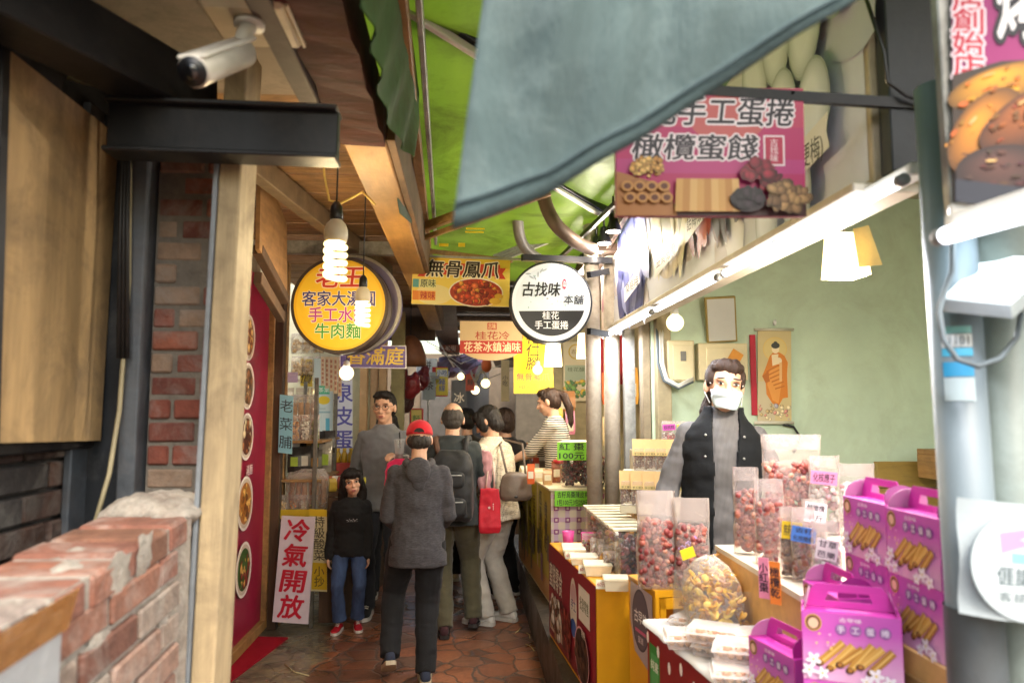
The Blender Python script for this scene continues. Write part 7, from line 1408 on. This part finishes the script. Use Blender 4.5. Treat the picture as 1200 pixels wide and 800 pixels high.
n = 15; mb.add([p for r_ in rs for p in r_], [(v * n + i, v * n + i + 1, (v + 1) * n + i + 1, (v + 1) * n + i) for v in range(8) for i in range(14)], True); o = mb.build('face_mask', M('pale blue mask cloth', '#c3d2d6', .8, var=.04, bump=.2, bscale=160), t); md = o.modifiers.new('thick', 'SOLIDIFY'); md.thickness = .003
for q in (-1, 1): MB().tube([Hd(q * .067, .052, .008), Hd(q * .083, .0, .02), Hd(q * .084, -.012, -.01)], .002, 6).build('ear_loop', white_pl, o); MB().tube([Hd(q * .066, .052, -.075), Hd(q * .082, .0, -.03), Hd(q * .084, -.012, -.01)], .002, 6).build('ear_loop', white_pl, o)
# ------------------------------------------------------------ left goods shop
# white standing banner
TL, TR, BL = P(330, 604, 5.78), P(369, 606, 5.74), P(319, 728, 5.66); BR = P(361, 731, 5.62)
t = thing('aircon_banner', 'white standing board with four big red characters on the floor before the goods rack', 'sign', (BL + BR) / 2); n = (TR - TL).cross(TL - BL).normalized()
MB().add([BL, BR, TR, TL] + [v + V((0, .022, 0)) for v in (BL, BR, TR, TL)], [(0, 1, 2, 3), (7, 6, 5, 4), (0, 4, 5, 1), (1, 5, 6, 2), (2, 6, 7, 3), (3, 7, 4, 0)], False).build('board', M('lilac white board', '#c9bfc9', .5, var=.05, bump=.03, dirt=.15), t, True)
pr = Print(TL, TR - TL, BL - TL, 42, 125, lift=.003)
for k, ch in enumerate('冷氣開放'): pr.text(ch, 21.5, 17 + k * 30, 25, '#b3142e', .045, w=29, slant=.12)
pr.build('lettering', t)
# angle iron rack
iron = M('slotted angle iron', '#6d6a62', .5, .5, var=.3, scale=20, bump=.4, bscale=50, dirt=.5)
t = thing('goods_rack', 'slotted iron rack loaded with dried goods left of the small child', 'rack', (-1.2, 6.2, 0)); RX0, RX1, RY0, RY1 = -1.43, -.98, 5.88, 6.75
for x in (RX0, -1.16):
    for y in (RY0, RY1): MB().box((x, y, .95), (.03, .03, 1.9), bev=.002).build('upright', iron, t, True)
for z in (.78, 1.10, 1.40): MB().box(((RX0 - 1.13) / 2, (RY0 + RY1) / 2, z), (.33, RY1 - RY0 - .04, .02), bev=.003).build('shelf_board', wood_warm, t, True)
t = thing('display_table', 'dark timber goods table beside the iron rack', 'table', (-.95, 6.4, 0)); MB().prism([(-1.12, 5.95), (-.93, 6.0), (-.74, 7.4), (-1.12, 7.4)], (0, 0, 1.0), (1, 0, 0), (0, 1, 0), .03).build('top', wood_dark, t, True)
MB().prism([(0, 0), (1.42, 0), (1.42, .96), (0, .96)], (-.935, 6.0, .005), V((.19, 1.4, 0)).normalized(), (0, 0, 1), .03).build('side', M('weathered plank side', '#5d4a36', .75, var=.3, scale=5, stretch=(1, 1, 6), bump=.4, dirt=.6), t, True); MB().box((-1.03, 5.97, .49), (.18, .03, .95)).build('front', wood_dark, t, True)
# lettered papers under the rack
t, pr = flat('paper_notice', 'yellow and white paper notice strip hanging below the rack beside the white board', ((362, 596), (383, 597), (362, 692)), 5.86, 21, 95, M('paper edge', '#c9b88a', .7), thick=.006)
pr.rect(0, 0, 21, 95, '#c9bb94'); pr.rect(0, 0, 21, 8, '#d8b41e'); pr.rect(3, 62, 21, 93, '#c9a214'); pr.text('特級酸菜', 12, 34, 12, '#4a4034', .02, vert=True); pr.text('小抄', 12, 78, 11, '#5d4a1c', .02, vert=True); pr.rect(0, 38, 21, 38.8, '#8a7a58'); pr.build('lettering', t)
MB().box(P(352, 602, 5.9), (.36, .012, .07)).build('yellow_strip', M('yellow label strip', '#c9a820', .6)); tag(bpy.data.objects['yellow_strip'], 'yellow label strip along the rack shelf above the white board', 'label')
# bags of sticks, dark packs, orange packs
def stick_bag(label, px, py, Y, w, h, n, col, group, cut='x'):
    p = P(px, py, Y); t = thing('stick_bag', label, 'bag', p, 0, group); mb = MB(); r_ = random.Random(int(px))
    for k in range(n):
        x = -w / 2 + (k + .5) * w / n; q = [p + V((x + r_.uniform(-.004, .004), r_.uniform(-.01, .01), .004 + h * .8 * j / 4)) for j in range(5)]; mb.tube(q, [w / n * .42 * r_.uniform(.9, 1.1) for _ in q], 10, round_ends=False)
    mb.build('contents', M('rolled stick ' + col, col, .7, var=.35, scale=30, bump=.9, bscale=60), t, True)
    MB().rings([[p + V((sx * w * .54 * a, sy * .045 * b, z)) for sx, sy in ((-1, -1), (0, -1.15), (1, -1), (1, 1), (0, 1.1), (-1, 1))] for a, b, z in ((1, 1, 0), (1.03, 1, h * .7), (1, .7, h * .9), (.8, .15, h * 1.08))]).build('film', clear, t, True); return t
stick_bag('clear bag of thick brown nutty sticks on the rack above the white board', 360, 598, 5.96, .29, .30, 6, '#8f6038', 'bags of sticks on the goods rack')
stick_bag('clear bag of tan sticks high on the rack beside the light blue strip', 356, 503, 6.1, .20, .26, 4, '#a87a4a', 'bags of sticks on the goods rack')
for j, y in enumerate((562, 572, 582, 592)):
    p = P(381, y, 6.15); MB().box(p, (.11, .12, .052), bev=.012, rz=R(5 - j * 3)).build('orange_pack', M('orange foil', '#c9682a', .35, var=.25, scale=20, bump=.3)); tag([o for o in bpy.data.objects if o.name.startswith('orange_pack')][-1], ['top', 'second', 'third', 'bottom'][j] + ' orange pack of the little stack beside the stick bag', 'pack', 'stacked orange packs')
r_ = random.Random(77); dk = [('#2a2826', 'black'), ('#3a3634', 'charcoal'), ('#56524c', 'grey'), ('#8a8478', 'silver'), ('#1d1b1c', 'jet black'), ('#6d6a60', 'dull grey')]
k = 0
for row, (y, Y, n_) in enumerate(((553, 5.97, 4), (530, 6.2, 4))):
    for j in range(n_):
        c_, cn = dk[k % 6]; p = P(345 + j * 12 + row * 4, y, Y + j * .06); t = thing('dark_pack', f"{cn} glossy pack, {['first', 'second', 'third', 'fourth'][j]} from the rack post in the {['front', 'back'][row]} row", 'pack', p, R(r_.uniform(-12, 12)), 'dark glossy packs on the goods rack')
        w, h = r_.uniform(.045, .06), r_.uniform(.17, .24); mb = MB(); mb.rings([[V((sx * w * a, sy * .03 * b, z * h)) for sx, sy in ((-1, -1), (0, -1.2), (1, -1), (1, 1), (0, 1.1), (-1, 1))] for a, b, z in ((1, .7, 0), (1.03, 1.1, .25), (1, .9, .7), (1.02, .2, .95), (1.02, .12, 1))], smooth=False); mb.build('foil', M('foil ' + c_, c_, .25, .2, var=.3, scale=20, bump=.6, bscale=25), t)
        MB().box((0, -.04, h * .45), (w * 1.1, .003, h * .38)).build('label', M('pack label %d' % (k % 3), ['#8aa02a', '#b9b4a8', '#a87a3a'][k % 3], .6), t); k += 1
# trays and bottles on the display table
for j in range(4):
    p = P(396 + j * 7.6, 536, 6.95); t = thing('oil_bottle', ['leftmost small yellow bottle on the display table', 'second small yellow bottle from the left on the display table', 'third small yellow bottle on the display table', 'rightmost small yellow bottle, beside the grey sleeve'][j], 'bottle', (p.x, p.y, 1.17), 0, 'small yellow bottles on the display table'); h = .13
    MB().lathe([(.026, 0), (.028, .006), (.028, .075), (.017, .095), (.015, .105)], seg=16).build('bottle', M('mustard bottle', '#a8861c', .3, var=.1), t); MB().lathe([(.018, .106), (.018, .13), (.0005, .131)], seg=14).build('cap', M('gold cap', '#c9a83a', .35), t)
MB().box((P(406, 480, 6.95).x, 6.95, 1.09), (.3, .2, .155), bev=.006).build('red_carton', M('red edged carton', '#b03a34', .5, dirt=.2)); tag(bpy.data.objects['red_carton'], 'red carton under the small yellow bottles', 'box')
for j, (px, py, Y, c_, l) in enumerate([(396, 548, 6.3, '#d9d0c6', 'white packet on the display table near the dark packs'), (404, 552, 6.25, '#c94a3a', 'red and white packet in the middle of the display table'), (412, 548, 6.4, '#d8b8a4', 'pinkish packet on the display table beside the red one'), (421, 545, 6.6, '#a8b49a', 'pale green packet by the grey sleeve'), (431, 553, 6.2, '#c9c01e', 'yellow packet at the near corner of the display table'), (388, 556, 6.1, '#b59a3a', 'olive yellow packet at the near end of the display table')]):
    p = P(px, py, Y); t = thing('snack_packet', l, 'packet', (p.x, p.y, 1.003), R(j * 23), 'packets on the display table'); MB().rings([[V((sx * .055 * a, sy * .035 * a, z)) for sx, sy in ((-1, -1), (1, -1), (1, 1), (-1, 1))] for a, z in ((.9, 0), (1, .02), (1, .07), (.8, .1))], smooth=False).build('wrapper', M('packet ' + c_, c_, .4, var=.2, scale=30, bump=.4), t); MB().box((0, -.036, .045), (.07, .004, .04)).build('label', M('paper label'), t)
# posters and strips
def strip(name, label, px, Y, w, h, base, fn, group=None, thick=.005): t, pr = flat(name, label, px, Y, w, h, M('paper edge'), thick=thick, group=group); pr.rect(0, 0, w, h, base); fn(pr); pr.build('lettering', t); return t
strip('blue_paper_strip', 'light blue vertical paper strip with brushed characters on the timber post', ((328, 462), (344, 464), (326, 530)), 5.78, 16, 68, '#7fb4c6', lambda q: q.text('老菜脯', 8, 34, 14, '#22303a', .01, vert=True, gap=1.5))
strip('lettered_poster', 'tall white poster with large blue violet brushed characters in the goods shop', ((391, 436), (413, 436), (391, 532)), 7.3, 22, 96, '#c9cede', lambda q: (q.text('泉皮蛋', 11, 52, 21, '#4a4aa0', .03, vert=True, gap=1.3), q.rect(3, 2, 19, 8, '#7a80b4')))
def greenlab(q): q.rect(5, 32, 19, 42, '#3fae8a'); q.text('茶葉', 12, 37, 6, '#e6f0e8', .01); q.ell(12, 49, 7.5, 5, '#d9c02a', 18); q.rect(3, 62, 20, 64, '#8ab0c0'); q.rect(14, 70, 19, 88, '#5ab0d0'); q.rect(3, 58, 14, 60, '#a9c0c8')
strip('product_poster', 'pale blue product poster with a green and a yellow label', ((368, 420), (390, 420), (368, 512)), 7.35, 23, 92, '#c3d6dc', greenlab)
strip('yellow_brush_poster', 'small yellow poster with slanted dark brush writing in the goods shop', ((352, 420), (366, 421), (352, 452)), 7.4, 14, 31, '#cdb22a', lambda q: q.text('特價', 7, 15, 12, '#4a3a2a', .02, vert=True, slant=.3))
strip('lilac_card', 'small lilac card hooked on the timber post', ((337, 436), (349, 436), (337, 448)), 5.85, 12, 12, '#c0b4d6', lambda q: q.rect(2, 3, 10, 4, '#d6cce4'))
for j in range(5): strip('hanging_slip', ['leftmost beige hanging slip under the yellow round sign', 'second beige hanging slip from the left under the yellow round sign', 'middle beige hanging slip under the yellow round sign', 'fourth beige hanging slip under the yellow round sign', 'rightmost beige hanging slip, beside the glowing bulb'][j], ((376 + j * 5, 418), (380.4 + j * 5, 418), (376 + j * 5, 452 + j * 3)), 6.6 + j * .02, 5, 34, '#c9b090', lambda q: [q.rect(1.2, 3 + k * 5, 3.8, 6 + k * 5, '#a8705a') for k in range(6)], 'beige hanging slips')
t = thing('folding_door', 'pair of narrow tan folding door leaves behind the person with glasses', 'door', (-.98, 7.9, 0))
for k in range(3): MB().box((-1.06 + k * .1, 7.85 + (k % 2) * .05, 1.3), (.085, .03, 2.6), rz=R(20 if k % 2 else -20), bev=.003).build('leaf', M('tan door', '#b59672', .5, var=.12, dirt=.2), t, True)
MB().box((-.72, 8.0, 1.35), (.14, .1, 2.7), bev=.005).build('pale_column', M('olive tiled column', '#a39a6c', .6, dirt=.3)); tag(bpy.data.objects['pale_column'], 'olive cream column behind the person with glasses', 'column')
# shelf of goods at the back (seen between post and posters)
t = thing('back_shelf', 'pale back shelf with clear bags in the goods shop', 'shelf', (-1.6, 7.7, 1.2))
for z in (1.25, 1.6, 1.95): MB().box((-1.62, 7.72, z), (.5, .3, .02)).build('board', white_paint, t, True)
for k in range(6):
    x, z = -1.80 + (k % 3) * .15, 1.262 + (k // 3) * .35; pouch(f"clear pale bag on the {['lower', 'upper'][k // 3]} back shelf of the goods shop, {['left', 'middle', 'right'][k % 3]} one", (x, 7.66, z), .13, .26, .06, 0, kind='nut', cols=['#c9a878', '#b0885a', '#d6bc94'], seed=80 + k, n=30, size=.02, fill=.6, group='clear bags on the back shelf')
# dome lamp shades and red hanging bags right of the purple sign
p = P(481, 418, 8.2); t = thing('dome_lamp', 'brown orange dome lamp shade beside the purple sign', 'hanging lamp', p); MB().lathe([(.005, .24), (.05, .23), (.12, .16), (.17, .02), (.18, -.1), (.172, -.1), (.16, .02)], p, 22, cap=False).build('shade', M('brown dome', '#8a5a3e', .5, var=.2), t, True); MB().tube([p + V((0, 0, .22)), p + V((0, 0, .6))], .006, 6).build('cord', black_pl, t, True)
for j, (px, py, Y, c_, l) in enumerate([(470, 448, 8.4, '#7a2226', 'dark red hanging bag left of the far dome lamp'), (483, 452, 8.3, '#8f2a30', 'crimson hanging bag below the dome lamp'), (494, 446, 8.6, '#6a1c22', 'maroon hanging bag right of the dome lamp'), (476, 470, 8.8, '#4a2a28', 'brown hanging bag behind the head of the person with glasses')]):
    p = P(px, py, Y); mb = MB(); mb.ell(p, (.10, .08, .13)); mb.ell(p + V((.03, 0, .1)), (.05, .05, .07)); mb.ell(p + V((-.05, 0, -.06)), (.06, .06, .08)); tag(link('hanging_bag', remesh(mb, .012, 2, .03, 9, seed=j), M('plastic ' + c_, c_, .4, var=.3, scale=10, bump=.4)), l, 'bag', 'red hanging bags')
# ------------------------------------------------------------ far stalls
t = thing('red_yellow_lightbox', 'far red and yellow upright sign box above the cropped grey head', 'sign', P(516, 460, 9.6)); a = P(511, 431, 9.6); b = P(525, 431, 9.6); c = P(511, 463, 9.6)
MB().box(((a + b) / 2 + (c - a) / 2) + V((-.03, .06, 0)), (.20, .1, .38), bev=.005).build('case', M('red sign case', '#b3201e', .5), t, True); pr = Print(a, b - a, c - a, 14, 32, lift=.012); pr.rect(0, 0, 14, 32, '#d9c83a'); pr.rect(1, 2, 13, 10, '#cfd8e0'); pr.text('小吃', 7, 6, 6, '#3a5a9a', .02); pr.text('麵線', 7, 20, 7, '#3a5ab0', .02, vert=True); pr.build('face_print', t)
t = thing('red_yellow_lightbox', 'small far yellow sign with red edge beside the person with glasses', 'sign', P(488, 500, 9.0)); a = P(482, 480, 9.0); b = P(494, 480, 9.0); c = P(482, 502, 9.0); MB().box((a + b) / 2 + (c - a) / 2 + V((0, .03, 0)), (.16, .05, .26), bev=.004).build('case', M('red sign case'), t, True); pr = Print(a, b - a, c - a, 12, 22, lift=.008); pr.rect(0, 0, 12, 22, '#d6c46a'); pr.text('麵', 6, 11, 9, '#5a7a3a', .02); pr.build('face_print', t)
for k, (px, py) in enumerate(((570, 402), (570, 424))):
    p = P(px, py + 4, 9.8); t = thing('orange_lantern', ['upper orange gourd lantern hanging in the far alley', 'lower orange gourd lantern above the far bulbs'][k], 'lantern', p, 0, 'orange lanterns'); MB().ell(p, (.07, .07, .095), u=18, w=12).build('gourd', M('orange lantern', '#c9622e', .5, var=.15, sss=0), t, True); MB().tube([p + V((0, 0, .09)), p + V((0, 0, .15))], .012, 8).build('cap', wood_dark, t, True)
cl = [('#56342f', 515, 436, .5), ('#3f2a3a', 536, 428, .6), ('#5d3a4a', 548, 436, .5), ('#3a3f34', 556, 420, .35)]
for k, (c_, px, py, w) in enumerate(cl):
    p = P(px, py, 11 + k * .4); mb = MB(); mb.rings([[p + V((x, .1 * math.cos(x * 9 + k), z + .05 * math.sin(x * 12 + k * 2))) for x, z in ((-w / 2, -.1), (0, -.14), (w / 2, -.06), (w / 2, .06), (0, .02), (-w / 2, .05))] for _ in (0,)] + [[p + V((x, .3, z + .16 + .05 * math.sin(x * 7))) for x, z in ((-w / 2, -.1), (0, -.14), (w / 2, -.06), (w / 2, .06), (0, .02), (-w / 2, .05))]]); tag(link('sagging_tarp', remesh(mb, .02, 2, .03, 5, seed=k), M('tarp ' + c_, c_, .7, var=.3)), ['rust brown sagging tarp over the far alley, leftmost', 'dark violet sagging tarp over the far alley', 'wine coloured sagging tarp over the far alley', 'olive sagging tarp beside the orange lanterns'][k], 'tarp', 'sagging tarps in the far alley')
t = thing('far_stall', 'dim far stall with stacked tubs at the left of the alley', 'stall', (-.6, 10.2, 0)); MB().box((-.75, 10.4, .45), (.5, 1.2, .9), bev=.01).build('counter', M('far counter', '#5d5a54', .6, var=.2), t, True); MB().box((-.62, 9.9, 2.05), (.5, 1.6, .03), rz=R(4)).build('canopy', M('far canopy', '#7d8288', .5), t, True)
for k in range(3): MB().tube([(-.9 + k * .22, 9.3, 0), (-.9 + k * .22, 9.3, 2.05)], .012, 8).build('pole', galv, t, True)
for k in range(8): tag(MB().lathe([(.08, 0), (.1, .01), (.11, .16), (.1, .165), (.0005, .17)], (-.88 + (k % 4) * .2, 9.95 + .1 * (k // 4), .902 + .172 * (k // 4)), 14).build('tub', M('tub %d' % (k % 3), ['#a8b0b4', '#8a6a4a', '#b5482e'][k % 3], .5)), f"{['grey', 'brown', 'red'][k % 3]} tub on the far stall, {['lower', 'upper'][k // 4]} row, {['first', 'second', 'third', 'fourth'][k % 4]} from the left wall", 'tub', 'tubs on the far stall')
t = thing('far_stall', 'dim far stall with hanging goods at the right of the alley', 'stall', (.9, 10.4, 0)); MB().box((.95, 10.3, .5), (.6, 1.6, 1.0), bev=.01).build('counter', M('far counter2', '#7a6248', .6, var=.2), t, True); MB().box((.8, 10.2, 2.3), (.8, 1.8, .03), rz=R(-4)).build('canopy', M('far canopy2', '#4a4038', .6), t, True)
for k in range(7):
    x, y = .62 + (k % 3) * .17, 9.6 + (k // 3) * .16; z = 1.002; tag(MB().rings([[V((x + sx * .06 * a, y + sy * .05 * a, z + q)) for sx, sy in ((-1, -1), (1, -1), (1, 1), (-1, 1))] for a, q in ((1, 0), (1, .16), (.7, .22))], smooth=False).build('snack_packet', M('far packet %d' % (k % 4), ['#c9a23a', '#a8442e', '#c9bfa8', '#6a7a4a'][k % 4], .5)), f"{['golden', 'rust red', 'cream', 'green'][k % 4]} packet on the far right stall, {['front', 'middle', 'back'][k // 3]} row, {['left', 'middle', 'right'][k % 3]}", 'packet', 'packets on the far right stall')
tag(MB().tube([P(512, 394, 9.5), P(540, 420, 9.4), P(575, 408, 9.2), P(600, 402, 9.0)], .006, 6).build('overhead_wire', black_pl), 'black wire sagging across the far alley', 'wire')
tag(MB().tube([P(514, 400, 9.9), P(532, 430, 9.9)], .012, 6).build('white_strut', white_paint), 'thin white strut slanting in the far alley opening', 'strut')

# more of the crowded goods
for k in range(6):
    px, py, Y = 348 + (k % 3) * 13, 402 + (k // 3) * 26, 7.0 + .1 * k; p = P(px, py, Y); w, h = .10, .19
    t = thing('hanging_bag', f"clear bag of pale crackers hanging in the goods shop, {['upper', 'lower'][k // 3]} row, {['left', 'middle', 'right'][k % 3]}", 'bag', p, 0, 'clear bags hanging in the goods shop'); mb = MB(); pile(mb, 26, ['#d9c49a', '#c9a870', '#e6d6b4'], .022, lambda q: p + V((q.uniform(-.035, .035), q.uniform(-.02, .02), q.uniform(-.08, .03))), 90 + k, u=7, w=5); mb.build('contents', snack('chip'), t, True)
    MB().rings([[p + V((sx * w / 2 * a, sy * .03 * b, z)) for sx, sy in ((-1, -1), (0, -1.1), (1, -1), (1, 1), (0, 1.1), (-1, 1))] for a, b, z in ((.9, .6, -.1), (1, 1, -.05), (1, .7, .04), (.95, .1, .09))]).build('film', clear, t, True)
for k, (px, py, Y, w, h, c_, tx, l) in enumerate([(503, 452, 9.2, .16, .34, '#9fb0b8', '茶', 'grey blue far sign left of the red and yellow sign box'), (538, 466, 10.4, .22, .5, '#3f464e', '冰', 'dark slate far sign with one pale character'), (551, 448, 9.9, .12, .22, '#b5442c', '麵', 'rust red small far sign beside the far bulbs'), (592, 446, 9.0, .10, .5, '#c9b88a', '小吃', 'tall cream far sign beside the tall yellow banner'), (500, 428, 10.8, .3, .2, '#cfd6da', '餅', 'pale far sign under the dark roof fascia'), (528, 408, 11.2, .34, .12, '#8a4a3a', '老街', 'brown red far sign under the patch of sky')]):
    p = P(px, py, Y); t = thing('far_sign', l, 'sign', p + V((0, 0, -h / 2)), 0, 'far alley signs'); MB().box(p, (w, .03, h), bev=.004).build('board', M('far board ' + c_, c_, .5, var=.1, dirt=.3), t, True)
    pr = Print(p + V((-w / 2, -.016, h / 2)), (w, 0, 0), (0, 0, -h), w * 100, h * 100, lift=.002); pr.text(tx, w * 50, h * 50, min(w, h) * 62 if len(tx) == 1 or w < h else h * 62, '#e9e2d2' if lin(c_)[0] < .3 else '#3a3030', .02, vert=(h > w and len(tx) > 1)); pr.build('lettering', t)
for k, (px, py, Y, w, c_, l) in enumerate([(508, 445, 10.0, .42, '#b9c2c8', 'pale plastic sheet sagging over the far left stall'), (548, 432, 10.6, .5, '#8a5068', 'dusty pink tarp stretched over the far alley'), (560, 436, 9.6, .18, '#c9c6b4', 'cream cloth strip hanging aslant by the far bulbs')]):
    p = P(px, py, Y); vs = []; n = 8
    for j in range(n + 1):
        for i in range(n + 1): u, v = i / n - .5, j / n - .5; vs.append(p + V((u * w, v * .9, .12 * v + .10 * u + .05 * math.sin(i * 1.1 + k) - .08 * (1 - 4 * u * u) * (1 - 4 * v * v))))
    mb = MB(); mb.add(vs, [(j * (n + 1) + i, j * (n + 1) + i + 1, (j + 1) * (n + 1) + i + 1, (j + 1) * (n + 1) + i) for j in range(n) for i in range(n)], True); o = mb.build('plastic_sheet', M('sheet ' + c_, c_, .5, var=.2, trans=.3)); md = o.modifiers.new('thick', 'SOLIDIFY'); md.thickness = .003; tag(o, l, 'sheet', 'sheets over the far alley')
for k in range(5): tag(MB().tube([P(500 + k * 9, 400 + k * 7, 9 + k * .4), P(535 + k * 5, 418 + k * 8, 9.1 + k * .4), P(590 + k * 3, 396 + k * 9, 9.0 + k * .4)], .005, 6).build('overhead_wire', [black_pl, white_pl][k % 2]), ['top', 'second', 'third', 'fourth', 'lowest'][k] + ' of the thin wires strung across the far alley', 'wire', 'wires across the far alley')
globe('added far warm bulb beside the slate far sign', P(540, 441, 9.6), .045, 90, cord=.5)  # extra bulb, put in to brighten the far alley

for k in range(8):
    x, z = -1.40 + (k % 4) * .075, [.792, 1.412][k // 4]; pouch(f"small pale packet on the {['bottom', 'top'][k // 4]} rack shelf, {['first', 'second', 'third', 'fourth'][k % 4]} from the rack post", (x, 5.93, z), .07, .2, .05, R(-6 + k * 3), kind='nut', cols=[['#c9a878', '#d6bc94'], ['#b8743a', '#d09a58'], ['#d9d0c0', '#e6e0d4'], ['#7a8a4a', '#a8b06a']][k % 4], seed=140 + k, n=30, size=.014, fill=.7, group='pale packets on the goods rack')
